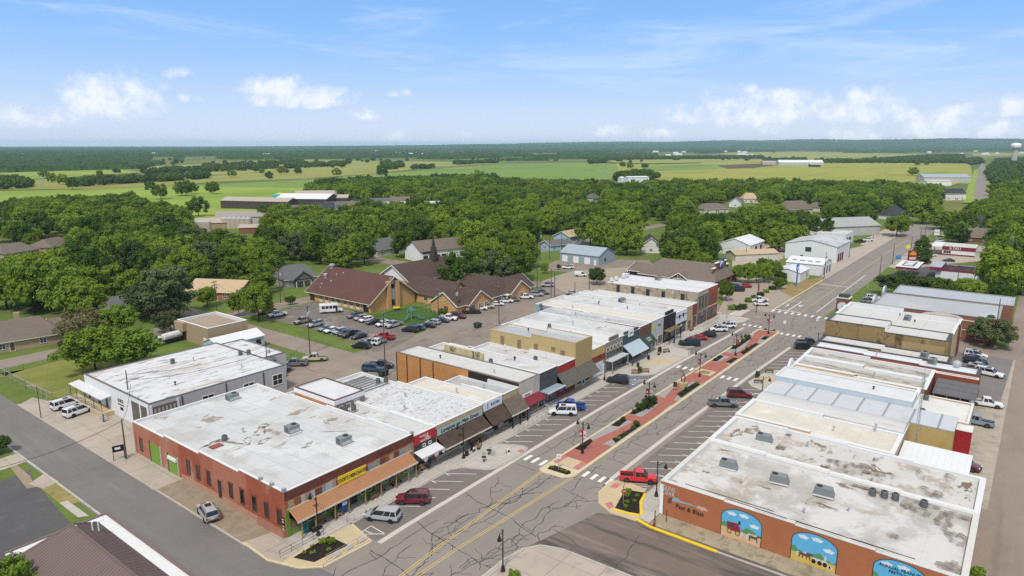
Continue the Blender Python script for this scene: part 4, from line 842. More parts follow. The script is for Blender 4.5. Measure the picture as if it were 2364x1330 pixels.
for i, (y0, y1, gnd) in enumerate(((22.9, 28.1, SAND), (13.9, 19.1, WHEAT), (4.6, 9.9, SAND))):
    fr = blob(e, 'mural_border', arch(y0, y1, 2.95, 4.35, .02, .09), .012, INK)
    blob(fr, 'mural_sky', arch(y0, y1, 2.95, 4.35, 0), .018, BLUESKY)
    z = 1.9 if i != 1 else 1.7
    blob(fr, 'mural_hills', [(y0, .12), (y1, .12)]+[(y1-(y1-y0)*k/14, z+.35*math.sin(k*.8+i)+.15*math.sin(k*2.3)) for k in range(15)], .024, HILLG)
    blob(fr, 'mural_ground', [(y0, .12), (y1, .12)]+[(y1-(y1-y0)*k/10, z-.45+.08*math.sin(k*1.7+i)) for k in range(11)], .030, gnd)
    for (cy, cz, rx) in ((y1-1.3, 3.6, .6), (y0+2.3, 3.75, .65), (y0+.9, 2.75, .62)): blob(fr, 'mural_cloud', ell((cy, cz), rx, .26, 18, lambda a: 1+.16*math.sin(5*a)), .027, CLOUDW)
    if i == 0:
        blob(fr, 'painted_coach', [(27.3, 1.35), (27.4, 2.35), (25.9, 2.45), (25.6, 1.9), (25.5, 1.3), (26.0, 1.15)], .036, COACH)
        for cy in (27.05, 26.55): blob(fr, 'coach_window', [(cy-.16, 1.7), (cy+.16, 1.7), (cy+.16, 2.2), (cy-.16, 2.2)], .042, GLASS2)
        for cy in (27.0, 25.9): blob(fr, 'coach_wheel', ell((cy, 1.05), .34, .36), .042, HORSE); blob(fr, 'coach_wheel_hub', ell((cy, 1.05), .22, .24), .048, WHEAT)
        blob(fr, 'painted_driver', [(25.9, 2.4), (25.55, 2.4), (25.6, 2.85), (25.85, 2.9)], .04, INK)
        for k, (cy, m_) in enumerate(((25.0, HORSEW), (24.55, SAND), (24.2, HORSEW), (23.85, HORSE))): horse(fr, cy, .55+.02*k, 1.0, m_, .04+.005*k)
    elif i == 1:
        for k, (cy, m_) in enumerate(((18.0, HORSEW), (17.7, HORSE), (17.3, HORSE))): horse(fr, cy, .75, .9, m_, .04+.005*k)
        blob(fr, 'painted_wagon', [(16.6, .9), (16.5, 1.35), (15.0, 1.3), (14.9, .9)], .04, HORSEW); blob(fr, 'painted_driver', [(15.3, 1.3), (14.95, 1.3), (15.0, 1.9), (15.2, 2.0)], .046, HORSEW)
        for cy in (16.4, 15.7, 15.1): blob(fr, 'wagon_wheel', ell((cy, .82), .26, .3), .05, INK)
        for cy in (14.7, 14.4): blob(fr, 'painted_sheep', ell((cy, .7), .28, .2), .05, HORSEW)
    else:
        lettering('ANNUAL PEANUT\nFESTIVAL', .52, '-X', 7.3, 3.1, 82.57, INK, fr)
lettering('GUNS', .92, '-X', 35.75, 4.22, 82.58, plain('silver_letters', (.52, .52, .50), .4), e, xs=.78); lettering('GEAR', .92, '-X', 35.75, 3.5, 82.58, plain('silver_letters', (.52, .52, .50), .4), e, xs=.78)
for o_ in list(e.children)[-2:]:
    c_ = o_.copy(); COL.objects.link(c_); c_.name = 'lettering_shadow'; c_.data = o_.data.copy(); c_.data.materials[0] = INK; c_.location = (o_.location.x+.012, o_.location.y-.07, o_.location.z-.07)
lettering('Past & Blast', .86, '-X', 32.6, 2.05, 82.58, INK, e, .1, 1.0)
blob(e, 'painted_revolver_grip', [(35.9, 2.1), (35.3, 2.1), (35.2, 2.6), (34.9, 2.85), (35.3, 3.0), (35.8, 2.8)], .02, HORSE)
blob(e, 'painted_revolver', [(35.2, 2.55), (34.0, 2.7), (31.6, 2.85), (31.6, 3.0), (34.0, 3.02), (34.4, 3.3), (35.1, 3.15)], .026, plain('gun_steel', (.30, .36, .44), .5))
blob(e, 'painted_smoke', ell((30.9, 2.9), .9, .28, 22, lambda a: 1+.3*math.sin(7*a)), .02, plain('smoke_pink', (.60, .36, .28), .8))
# roof clutter lines
for (a, b) in (((83.4, 35.6), (83.4, 6)), ((84.0, 34), (84.2, 22))): MB().tube([(a[0], a[1], 4.95), (b[0], b[1], 4.85)], .05).build('roof_conduit', DGREY, e)
for k, (a, b) in enumerate(((24, 20), (19, 13.5), (12.5, 9.0))): MB().tube([(82.75, a, 5.3), (82.75, b, 5.25)], .05).build('lamp_conduit', BLACK, e)
e = row_r('dirty_roof_building', 'second roof from the corner, grey with brown stains', 99.94, 111.9, .9, 5.1, B_BUFF, mat('very_stained_membrane', (.53, .515, .48), .85, .12, .25, [((.36, .31, .25), .18, .52, .62, (.8, 1, 1), .85), ((.15, .115, .08), .24, .585, .63, (.8, 1, 1), .95), ((.22, .19, .15), 1.1, .62, .7, (1, 1, 1), .8)], fine=.08, spec=.2), par=.5)
e = row_r('cream_roof_building', 'cream membrane roof third from the corner', 111.94, 121.2, 12.5, 5.4, B_BUFF, R_CREAM, par=.35)
e = flat_building('barrel_roof_building', 'shop with streaky silver curved roof', 'building', 121.24, 12.5, 127.0, RY, 4.9, B_BUFF, R_GREY, stepsY='high', par=.1)
mb = MB()
for k in range(8):
    a0, a1 = k/8, (k+1)/8; x0, x1 = 121.3+5.6*a0, 121.3+5.6*a1; z0, z1 = 4.95+.85*math.sin(math.pi*(.12+.76*a0)), 4.95+.85*math.sin(math.pi*(.12+.76*a1))
    mb.hexa([(x0, 12.6, 4.9), (x1, 12.6, 4.9), (x1, 36.6, 4.9), (x0, 36.6, 4.9)], [(x0, 12.6, z0), (x1, 12.6, z1), (x1, 36.6, z1), (x0, 36.6, z0)])
mb.build('curved_roof', mat('streaky_silver_roof', (.52, .51, .49), .6, .08, .3, [((.28, .26, .23), .5, .52, .72, (3.0, .12, 1), .8)], spec=.3), e)
e = flat_building('skylight_roof_building', 'shop with white metal roof and rows of skylight strips', 'building', 127.04, 6.2, 134.0, RY, 5.0, YPLAST, R_WHITE, stepsY='high', par=.1)
mb = MB().hexa([(127.0, 6.1, 5.05), (134.0, 6.1, 5.05), (134.0, 36.6, 5.05), (127.0, 36.6, 5.05)], [(127.0, 6.1, 5.2), (134.0, 6.1, 5.35), (134.0, 36.6, 5.5), (127.0, 36.6, 5.3)])
mb.build('metal_roof', mat('white_purlin_roof', (.50, .515, .525), .45, .05, .4, [((.36, .36, .36), 1.0, .6, .7, (.4, 2.0, 1), .8)], bands=[('y', 4.1, .10, (.26, .265, .27)), ('y', 1.37, .05, (.48, .49, .5))], spec=.35), e)
MB().box(131.2, 3.9, .05, 134.2, 6.15, 4.1).build('red_annex_wall', plain('fire_red_wall', (.31, .012, .018), .7), e); MB().box(131.1, 3.8, 4.1, 134.3, 6.15, 4.22).build('red_annex_roof', CAP_W, e)
e = flat_building('ribbed_siding_building', 'shop with pale blue ribbed siding upstand and clean white roof', 'building', 134.04, 13.2, 141.0, RY, 6.4, PBSID, R_CLEAN, stepsY='high', par=.12)
e = flat_building('low_rear_roof_building', 'low rear wing with a stained white roof behind the ribbed siding', 'building', 134.1, 4.6, 145.6, 13.16, 4.5, B_BUFF, mat('blotched_white_roof', (.62, .605, .565), .85, .08, .3, [((.30, .24, .17), .4, .60, .68, (1, 1, 1), .9)], spec=.2), par=.3)
e = row_r('pediment_building', 'white roofed shop with a curved pediment on the street', 141.04, 147.0, 13.2, 5.6, B_BUFF, R_CREAM, par=.25)
o = MB().prism([(142.2, 0), (146.4, 0), (146.0, .9), (145.2, 1.3), (144.9, 1.7), (143.7, 1.7), (143.4, 1.3), (142.6, .9)], 0, .4).xf(Matrix.Translation((0, 37.02, 5.6)) @ Matrix.Rotation(math.pi/2, 4, 'X')).build('pediment', CAP_W, e)
e = row_r('weedy_roof_building', 'roof with rough grey brown debris nearest the pediment', 147.04, 154.2, 12.4, 5.5, B_RED, mat('debris_roof', (.40, .375, .33), .95, .2, .6, [((.17, .15, .12), .9, .50, .62, (1, .35, 1), .9), ((.58, .56, .52), .4, .6, .72, (1, .3, 1), .8)], fine=.3, spec=.1), par=.7)
e = row_r('second_weedy_roof_building', 'second debris strewn roof beside the bright white one', 154.24, 161.4, 12.4, 5.6, B_RED, MATS['debris_roof'], par=.7)
e = row_r('bright_white_roof_building', 'bright bluish white roof below the tall ochre wall', 161.44, 167.0, 4.8, 5.9, brick('rust_brick', (.28, .07, .035)), mat('bluish_white_membrane', (.61, .635, .67), .7, .04, .4, spec=.3), par=.5, cap=CAP_D)
e = row_r('grey_slab_roof_building', 'pale grey slab roof at the foot of the tall ochre wall', 167.04, 173.0, 10.5, 6.0, B_BUFF, R_PALE, par=.55, cap=CAP_D)
e = row_r('ochre_wall_building', 'tall block with a grimy ochre plaster side wall', 173.04, 181.6, 11.6, 9.7, OCHRE, R_PALE, par=.45, cap=CAP_D, hb=8.7)
for i, (y0, y1, m_) in enumerate(((12.2, 20.5, mat('clean_ochre_plaster', (.34, .245, .118), .95, .1, .5)),)): panel(e, 'clean_plaster_patch', '-X', 173.04, y0, y1, 5.6, 7.4, .04, m_)
e = row_r('white_stepped_roof_building', 'white roof with stepped parapets behind the ochre wall', 181.64, 193.6, 11.4, 9.5, B_BUFF, R_PALE, par=.55, cap=CAP_W, hb=8.5)
e = row_r('far_corner_building', 'last white roofed block before the crossing', 193.64, 200.0, 11.2, 9.3, B_RED, R_PALE, par=.7, cap=CAP_W, hb=8.4)
# rear additions
e = flat_building('rust_brick_annex', 'rust red brick annex with white stepped roof by the alley', 'building', 160.0, 4.9, 161.4, 12.3, 5.0, MATS['rust_brick'], R_CLEAN, par=.1)
def carport(name, label, x0, y0, x1, y1, za, zb, m, px=None):
    c = empty(name, x0, y0, 0, 0, label, 'carport')
    MB().hexa([(x0, y0, za), (x1, y0, zb), (x1, y1, zb), (x0, y1, za)], [(x0, y0, za+.12), (x1, y0, zb+.12), (x1, y1, zb+.12), (x0, y1, za+.12)]).build('roof', m, c)
    for x, z in ((x0+.2, za), (x1-.2, zb)):
        for k in range(4): y = y0+.25+(y1-y0-.5)*k/3; MB().box(x-.07, y-.07, 0, x+.07, y+.07, z).build('post', GREYM, c)
    return c
carport('rear_carport', 'white metal carport roof behind the cream roofed shop', 112.3, 3.0, 121.0, 12.3, 3.1, 4.0, MROOF_W)
carport('rear_carport', 'grey shingled carport roof by the rust red brick annex', 151.6, 4.6, 159.6, 11.8, 3.2, 4.1, SHG_G)
# stains with a shape of their own on the flat roofs
STN = mat('rust_brown_stain', (.20, .145, .092), .9, .25, 1.5, [((.085, .06, .042), 1.4, .5, .62, (1, 1, 1), .9)], spec=.15); STG = mat('grey_brown_stain', (.27, .225, .175), .9, .25, 1.2, [((.13, .10, .075), 1.2, .5, .62, (1, 1, 1), .8)], spec=.15)
for m_ in (STN, STG):
    t = NT(m_.node_tree); pos = t.new('ShaderNodeNewGeometry').outputs['Position']
    t.l.new(t.rng(t.math('ADD', t.noise(pos, 1.1, 6, .7), t.math('MULTIPLY', t.noise(pos, .5, 2, .5), .5)), .60, .86, 0.0, .85, True), t.n['Principled BSDF'].inputs['Alpha'])
RS = random.Random(31)
def stain(e, x, y, zf, rx, ry, m=None, hole=.0, rot=0.0):
    n = 34; ph = [RS.uniform(0, 6.28) for _ in range(5)]; mb = MB(); o_, i_ = [], []
    for k in range(n):
        a = 2*math.pi*k/n; w1 = 1+.22*math.sin(2*a+ph[0])+.16*math.sin(3*a+ph[1])+.12*math.sin(7*a+ph[2])+RS.uniform(-.1, .1)
        u, v = rx*w1*math.cos(a), ry*w1*math.sin(a); X, Y = x+u*math.cos(rot)-v*math.sin(rot), y+u*math.sin(rot)+v*math.cos(rot); o_.append((X, Y, zf(X, Y)))
        h = hole*(1+.25*math.sin(4*a+ph[3])+RS.uniform(-.12, .12)); X, Y = x+(X-x)*h, y+(Y-y)*h; i_.append((X, Y, zf(X, Y)))
    for k in range(n):
        j = (k+1) % n
        if hole > 0: mb.quad(o_[k], o_[j], i_[j], i_[k])
    if hole <= 0: mb.ngon(o_)
    mb.build('roof_stain', m or STN, e)
roofs = {o.name.split('.')[0]: o for o in COL.objects if o.type == 'EMPTY' and o.parent is None}
zm = lambda x, y: 6.05-.96*(y-73.7)/42.4+.02
for x, y, rx, ry, h, r in ((57.5,95.5,1.9,.9,.72,.6), (59.2,97.2,1.3,.7,.6,0), (54.2,93.8,1.6,.6,.7,.9), (55.6,91.6,1.3,.6,.65,.2), (52.2,95.6,2.4,.35,0,2.0), (58.6,84.6,1.1,.55,.3,.3), (50.5,97.6,1.7,.5,.3,.1), (64.5,85.5,2.6,.16,0,2.3), (66.5,90,1.2,.5,.7,1.2)): stain(roofs['brick_store'], x, y, zm, rx, ry, STN if rx < 2 else STG, h, r)
zr = lambda x, y: 4.58-.3*(36.4-y)/36*.25+.03
for x, y, rx, ry, h, r in ((97.4,8.6,1.5,.7,.0,.4), (96.4,6.8,1.0,.8,.3,.9), (95.8,4.4,1.6,1.0,.4,.2), (98.2,3.4,.9,1.4,0,0), (92.0,2.6,1.8,.9,.5,.3), (84.6,2.6,1.6,1.1,.0,.3), (93,3.0,1.4,.5,.6,1.1), (88.2,9.0,.9,.5,0,.5), (98.9,14,.4,3.0,0,0), (99,7.5,.35,3,0,0)): stain(roofs['mural_building'], x, y, zr, rx, ry, STG, h, r)
zd = lambda x, y: 4.66
for x, y, rx, ry, h, r in ((108.8,32.8,1.9,1.1,.25,.3), (106.0,34.6,1.6,.9,.4,.2), (104.8,27.2,1.1,.6,0,0), (108.5,21.5,1.5,.9,0,.6), (105.0,17.6,1.2,2.6,0,.2), (103.2,16.2,1.0,1.8,.2,.6), (104.6,12.6,.8,1.6,0,.4), (108.2,8.6,1.5,.6,.55,.5), (103.0,6.6,1.4,1.0,0,.7), (109.5,5.0,.9,.7,.5,0), (109.5,14.5,.8,.4,0,0)): stain(roofs['dirty_roof_building'], x, y, zd, rx, ry, STN if h == 0 else STG, h, r)
# ------------------------------------------------------------------ second row, church and the town behind
# white block with the flaking roof
e = flat_building('white_office_block', 'long white block with flaking white roof beside the red brick corner store', 'building', 52.0, 121.9, 80.4, 149.2, 5.6, GSID, mat('peeling_white_roof', (.60, .60, .60), .8, .06, .3, [((.46, .40, .34), .2, .52, .66, (.35, 1.2, 1), .75), ((.22, .20, .18), .8, .56, .62, (.35, 1.6, 1), .95), ((.12, .10, .09), .5, .62, .68, (.3, 1.6, 1), .95)], fine=.06, spec=.2), par=.14, cap=plain('thin_dark_edge', (.13, .12, .11)))
for x in (62, 70.6, 77.2):
    window(e, '-Y', 121.9, x, x+2.2, 1.9, 4.0, WHITE, 2, 2, .12, GLASS)
for x in (58, 66.8, 75): panel(e, 'downpipe', '-Y', 121.9, x, x+.18, .1, 5.4, .12, DGREY)
panel(e, 'white_front', '-X', 52.0, 121.9, 149.2, .1, 5.5, .05, WSID)
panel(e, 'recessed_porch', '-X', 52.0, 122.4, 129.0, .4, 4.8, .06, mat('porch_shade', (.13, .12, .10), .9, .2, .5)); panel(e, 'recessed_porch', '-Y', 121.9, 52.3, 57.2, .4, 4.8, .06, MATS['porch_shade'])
for y in (122.2, 125.2, 128.8): panel(e, 'porch_post', '-X', 52.0, y-.2, y+.2, .1, 5.2, .12, WHITE)
for x in (52.4, 57.3): panel(e, 'porch_post', '-Y', 121.9, x-.2, x+.2, .1, 5.2, .12, WHITE)
for k in range(6): panel(e, 'porch_curtain', '-Y', 121.9, 52.9+k*.7, 53.3+k*.7, 1.4, 4.4, .10, plain('pale_curtain', (.42, .40, .34)))
lettering('GDEYE', 1.0, '-X', 133.2, 3.6, 51.94, INK, e, 0, .8); panel(e, 'sign_bar', '-X', 52.0, 131.8, 134.4, 2.75, 2.95, .09, INK); panel(e, 'small_sign', '-X', 52.0, 132.4, 133.6, 1.8, 2.4, .09, INK)
pr = MB().hexa([(50.0, 137.2, 3.35), (52.0, 137.2, 3.6), (52.0, 152.2, 3.6), (50.0, 152.2, 3.35)], [(50.0, 137.2, 3.5), (52.0, 137.2, 3.8), (52.0, 152.2, 3.8), (50.0, 152.2, 3.5)]).build('porch_roof', R_CLEAN, e)
for y in (137.5, 141, 145, 149, 152): MB().tube([(50.15, y, .8), (50.15, y, 3.35)], .06).build('porch_post', DGREY, e)
MB().box(49.6, 136.6, .05, 52.0, 152.5, .9).build('loading_dock', C_TAN, e)
for k in range(4): MB().box(49.0+k*.0, 134.4+k*.5, .05, 50.2, 134.9+k*.5, .2+k*.2).build('step', C_KERB, e)
for z in (1.35, 1.8): MB().tube([(49.75, 137.2, z), (49.75, 152.3, z)], .04).build('handrail', DGREY, e)
for y in (147, 142.6, 139): panel(e, 'door', '-X', 52.0, y, y+1, .9, 3.0, .08, DGREY)
for y0, y1 in ((127.2, 133), ): pass
e = flat_building('rear_white_wing', 'open fronted rear wing of the white block facing the gravel yard', 'building', 80.44, 130.6, 86.4, 148.2, 5.3, GSID, MATS['peeling_white_roof'], par=.14, cap=MATS['thin_dark_edge'])
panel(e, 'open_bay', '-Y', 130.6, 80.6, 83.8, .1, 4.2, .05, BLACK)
# fence of the lawn at left is built with the street furniture
e = flat_building('tan_masonry_building', 'small flat roofed tan masonry building with white parapet rim', 'building', 86.5, 164.2, 97.6, 179.6, 5.2, brick('buff_block', (.37, .275, .175), .9, .06), R_TANGRAV, cap=WHITE, par=.9)
panel(e, 'side_door', '-X', 86.5, 165.0, 166.6, .1, 2.4, .06, WHITE); panel(e, 'porch_opening', '-X', 86.5, 175.6, 178.6, .1, 2.6, .05, DOOR_K); panel(e, 'porch_block', '-X', 86.5, 175.0, 179.4, 2.8, 5.1, 1.0, MATS['buff_block'])
e, M4 = gable('grey_metal_shed', 'pale grey metal shed with white roof between two flat roofed blocks', 'shed', 89.8, 157.8, 0, 12.5, 7.0, 3.0, 4.3, PBSID, MROOF_W, .25)
lwindow(e, M4, -1, 4.6, .1, 1.2, 2.1, 3.5, DGREY, 1, 1, 'door', DOOR_K)
# church hall
e, M4 = gable('church_hall', 'large tan brick church hall with steep red brown roof', 'church', 146.6, 175.8, 90, 31, 19.2, 3.4, 10.1, B_TAN, SHG_R, .9, trim=CREAMT)
for k in range(7):
    lwindow(e, M4, 1, -9.6+k*3.1, 1.1, 1.6, 1.6, 9.6, CREAMT, 2, 2); panel(e, 'window_apron', '-X', 137.0, 175.8-9.6+k*3.1-.8, 175.8-9.6+k*3.1+.8, .2, 1.0, .06, CREAMT)
for y in (162.4, 189.4): panel(e, 'entrance', '-X', 137.0, y-1.2, y+1.2, .1, 2.6, .08, GLASS)
tb = MB(); fbox(tb, '-Y', 160.3, 145.3, 146.9, .2, 9.9, 0, .45); tb.build('stone_panel', mat('grey_stone_panel', (.36, .34, .30), .9, .12, .8), e)
for x in (143.6, 147.3): panel(e, 'buttress', '-Y', 160.3, x, x+1.4, .0, 9.0, .9, B_TAN)
MB().lathe([(.75, 0), (.75, .1)], 16).xf(Matrix.Translation((146.1, 159.85, 7.2)) @ Matrix.Rotation(math.pi/2, 4, 'X')).build('round_emblem', BLACK, e); panel(e, 'window', '-Y', 160.3, 145.5, 146.7, .9, 2.8, .5, GLASS)
panel(e, 'signboard', '-X', 137.0, 160.8, 162.0, 1.6, 2.7, .1, WHITE)
def vent(parent, x, y, z, r, h, m=GALV): MB().lathe([(r*.7, 0), (r*.7, h*.55), (r, h*.6), (r, h), (r*.5, h*1.1)], 10, (x, y, z)).build('roof_vent', m, parent)
for (x, y, r, h) in ((146.0, 189.8, .9, 1.6), (142.2, 188.6, .7, 1.6), (143.6, 184.4, .25, .9), (144.6, 182, .3, .8), (141, 184.2, .3, .8), (139.6, 187.4, .25, .7), (138.4, 186.6, .2, .6)): vent(e, x, y, 3.4+(9.6-abs(x-146.6))*.70-.2, r, h)
# sanctuary with steeple
e, M4 = gable('church_sanctuary', 'brown roofed church sanctuary with white gable', 'church', 178, 179.5, 0, 27, 16.5, 4.2, 9.2, B_TAN, SHG_B, .6, gable_mat=WHITE, trim=WHITE)
for k in range(4): lwindow(e, M4, -1, -6+k*5, 1.4, 1.0, 2.2, 8.25, CREAMT, 1, 1)
sx_, sy_ = 184.5, 178.6
MB().lathe([(1.8, 0), (1.8, 2.0), (1.7, 2.1), (1.05, 6.0)], 4).xf(Matrix.Translation((sx_, sy_, 7.4)) @ Matrix.Rotation(math.pi/4, 4, 'Z')).build('steeple_base', mat('dark_shingled_steeple', (.06, .046, .042), .9, .15, .8), e)
zt = ztop(sx_, sy_, 539); MB().lathe([(.72, 0), (.66, 1.2), (.04, zt-13.4)], 8, (sx_, sy_, 13.4)).build('spire', MATS['dark_shingled_steeple'], e); MB().tube([(sx_, sy_, zt), (sx_, sy_, zt+.9)], .05).build('finial', GREYM, e)
# school wings
e, M4 = gable('church_school_wing', 'low tan brick wing with brown roof along the alley parking', 'church wing', 171, 142.2, 0, 40, 11, 3.0, 6.6, B_TAN, SHG_B, .5, trim=WHITE)
for k in range(7): lwindow(e, M4, -1, -9+k*4.2, 1.0, 1.6, 1.3, 5.5, WHITE, 2, 2)
panel(e, 'door', '-X', 151.0, 140.6, 142.2, .1, 2.3, .1, DOOR_B); panel(e, 'porch', '-Y', 136.7, 173.4, 176.4, 2.5, 2.75, 2.0, CREAMT)
for x in (173.5, 176.2): MB().box(x, 134.8, 0, x+.2, 135.0, 2.5).build('porch_post', WHITE, e)
e, M4 = gable('church_linking_wing', 'low brown roofed wing joining the church hall and school wing', 'church wing', 163.5, 157.0, 90, 20, 13, 3.0, 7.0, B_TAN, SHG_B, .5)
lwindow(e, M4, 1, -1, 1.0, 1.6, 1.3, 6.5, CREAMT, 2, 1)
for x, n, d in ((160.0, 'left', 'nearer the playground'), (180.8, 'right', 'nearer the cross street')):
    e, M4 = gable('church_gabled_bay', 'tan brick gabled bay of the school wing '+d, 'church wing', x, 138.9+(0 if n == 'left' else 8), 90, 7.4 if n == 'left' else 24, 10.6, 3.0, 6.5, B_TAN, SHG_B, .45, trim=WHITE, gable_mat=B_TAN)
    l = 3.7 if n == 'left' else 12
    for u in ((-3, 0, 3) if n == 'left' else (-.5,)): lwindow(e, M4, 'a', u, 1.0, 1.4, 1.5, l, WHITE, 2, 2)
# white church / hall beyond
e, M4 = gable('white_hall', 'white hall with wide taupe roof behind the church steeple', 'building', 229, 217, -14, 30, 14, 5.0, 8.8, WHITE, SHG_T, .5)
for k in range(4): lwindow(e, M4, -1, -12.5+k*3.2, .4, 2.2, 2.4, 7.0, BLACK, 2, 1)
MB().box(-14, -7.4, 3.9, -8, -7.1, 4.5).xf(M4).build('dark_sign', BLACK, e)
# houses
def house(name, label, x, y, ang, L, W, he, hr, wall, roof, hip=0.0, wins=((-1, 3), (1, 3)), trim=CREAMT, chimney=None, porch=None, group=None):
    e, M4 = gable(name, label, 'house', x, y, ang, L, W, he, hr, wall, roof, .5, trim=trim, hip=hip, group=group)
    for s, n in wins:
        for k in range(n): lwindow(e, M4, s, -L/2+L*(k+.5)/n, .9, 1.3, 1.3, W/2, WHITE, 2, 2)
    lwindow(e, M4, -1, L*.08, .1, 1.0, 2.1, W/2, WHITE, 1, 1, 'door', DOOR_B); lwindow(e, M4, 'a', 0, 1.0, 1.3, 1.2, L/2, WHITE, 2, 2)
    if chimney is not None: MB().box(chimney[0]-.6, chimney[1]-.45, 0, chimney[0]+.6, chimney[1]+.45, hr+1.3).xf(M4).build('chimney', wall, e)
    if porch is not None:
        MB().hexa([(porch-3, -W/2-2.4, 2.3), (porch+3, -W/2-2.4, 2.3), (porch+3, -W/2, he), (porch-3, -W/2, he)], [(porch-3, -W/2-2.4, 2.45), (porch+3, -W/2-2.4, 2.45), (porch+3, -W/2, he+.15), (porch-3, -W/2, he+.15)]).xf(M4).build('porch_roof', roof, e)
        for u in (-2.8, 0, 2.8): MB().box(porch+u-.1, -W/2-2.35, 0, porch+u+.1, -W/2-2.15, 2.35).xf(M4).build('porch_post', WHITE, e)
    return e, M4
BUFFB = brick('pale_buff_brick', (.42, .31, .19), .8, .1)
house('ranch_house', 'wide buff brick ranch house with taupe roof and chimney by the left lawn', 54, 208.5, -9, 26, 14, 2.9, 6.6, BUFFB, SHG_T, 3.5, chimney=(5, 2.5))
house('ranch_house_annex', 'taupe roofed garage end of the left ranch house', 71.5, 208, -9, 11, 9, 2.7, 5.0, BUFFB, SHG_T, 0, wins=())
house('dark_hip_roof_house', 'grey roofed house half hidden behind the olive green trees', 92, 219, 8, 22, 13, 2.9, 6.2, BUFFB, SHG_G, 5, wins=((-1, 4),))
house('metal_roof_house', 'orange brick house with tan metal roof', 122.5, 219.5, -62, 19, 13.5, 2.9, 5.8, brick('rosy_brick', (.36, .155, .085)), MROOF_T, 0, wins=((1, 2), (-1, 2)), trim=None)
e, M4 = house('craftsman_house', 'grey shingled cottage with timber gable porch left of the church hall', 150.5, 218, -12, 13, 11, 3.3, 7.2, mat('sage_siding', (.34, .33, .28), .8, .1, .6), SHG_G, 2.5, porch=0, wins=((-1, 3),))
g = MB(); g.ngon([(-3.6, -7.6, 3.0), (3.6, -7.6, 3.0), (0, -7.6, 5.7)]); g.hexa([(-4.2, -8.0, 2.7), (0, -8.0, 5.8), (0, 0, 5.8), (-4.2, 0, 2.7)], [(-4.2, -8.0, 2.9), (0, -8.0, 6.0), (0, 0, 6.0), (-4.2, 0, 2.9)]); g.hexa([(0, -8.0, 5.8), (4.2, -8.0, 2.7), (4.2, 0, 2.7), (0, 0, 5.8)], [(0, -8.0, 6.0), (4.2, -8.0, 2.9), (4.2, 0, 2.9), (0, 0, 6.0)]); g.xf(M4).build('gable_porch', SHG_G, e)
HB = {}
def hpx(name, label, px, py, L, W, he, hr, ang, wall, roof, hip=0.0, **kw):
    x, y = P(px, py); d = math.hypot(x, y); x += x/d*W*.45; y += y/d*W*.45
    return house(name, label, x, y, ang, L, W, he, hr, wall, roof, hip, **kw)
CREAMW = mat('cream_siding', (.55, .52, .44), .8, .08, .6); WHW = mat('white_clapboard', (.66, .66, .64), .75, .06, .6); BLUEW = mat('light_blue_clapboard', (.33, .47, .58), .75, .06, .6)
hpx('hip_roof_house', 'taupe hip roofed house at the left edge of the town trees', 28, 596, 17, 13, 3.0, 6.2, 20, BUFFB, SHG_T, 4)
hpx('hip_roof_house', 'pair end taupe hip roofed house just right of the left edge one', 122, 582, 19, 13, 3.0, 6.2, 35, BUFFB, SHG_T, 4.5)
e, M4 = hpx('blue_house', 'light blue low house with pale grey roof near the blue grey garage', 1285, 578, 14, 9, 3.0, 4.8, -20, BLUEW, SHG_G, 0); 
hpx('blue_house', 'light blue house with tan roof behind the low pale grey roofed one', 1315, 562, 16, 10, 4.2, 6.6, 0, BLUEW, MROOF_T, 0)
hpx('white_gabled_house', 'white gabled house with black roof among trees near the post office', 1500, 582, 15, 9, 4.0, 7.6, 30, WHW, SHG_D, 0)
hpx('cream_house', 'cream house with taupe roof in the middle of the tree belt', 1642, 492, 22, 14, 3.4, 7.0, -35, CREAMW, SHG_T, 5)
hpx('gabled_house', 'white gabled house right of the cream tree belt house', 1700, 478, 14, 10, 4, 8, 10, WHW, SHG_G, 0)
hpx('gabled_house', 'house with a tan orange roof deep in the tree belt', 1728, 468, 13, 10, 4, 8.5, -50, WHW, MROOF_T, 3)
hpx('multi_gable_house', 'large brown roofed house with a pale gable in the right tree belt', 1830, 494, 24, 15, 4, 9.5, -30, CREAMW, SHG_T, 3)
hpx('brown_house', 'small brown roofed house right of the large gabled one', 1880, 488, 12, 11, 3.4, 7, 0, CREAMW, SHG_T, 3)
hpx('white_pyramid_house', 'white cottage with steep grey pyramid roof past the right tree belt', 2062, 508, 15, 14, 3.6, 10.0, -20, WHW, SHG_D, 6, porch=2)
hpx('white_two_storey_house', 'white house with dark roof beside the far road', 2195, 462, 20, 13, 6.4, 10.5, -50, WHW, SHG_D, 0)
hpx('brick_bungalow', 'brown roofed brick bungalow beside the delicatessen', 2262, 560, 20, 13, 3.2, 7, -70, B_PO, SHG_T, 4)
hpx('dark_roof_house', 'charcoal roofed house behind the brick bungalow', 2250, 533, 18, 12, 4, 8.5, -20, WHW, SHG_D, 0)
hpx('brown_roof_house', 'brown roofed house highest of the three by the right edge trees', 2262, 514, 20, 12, 4, 8, -10, B_PO, SHG_G, 3)
hpx('hidden_roof_house', 'grey roof showing between trees behind the church hall', 885, 590, 18, 12, 3.6, 7.5, 0, CREAMW, SHG_G, 4)
hpx('hidden_roof_house', 'beige house with grey roof showing in the middle of the tree belt', 1367, 466, 14, 10, 3.8, 7.4, 0, CREAMW, SHG_G, 4)
hpx('hidden_roof_house', 'dark roof showing between trees left of the tree belt middle', 1252, 486, 14, 10, 3.6, 7, 20, CREAMW, SHG_D, 4)
hpx('hidden_roof_house', 'red brown roof among trees above the left street', 712, 572, 14, 10, 3.6, 7, 30, B_PO, SHG_R, 3)
e, M4 = house('white_small_house', 'long white house with charcoal roof beside the right radio mast', 305, 4.5, 90, 17, 9, 3.1, 5.3, WHW, SHG_D, 0, wins=((1, 4),)); 
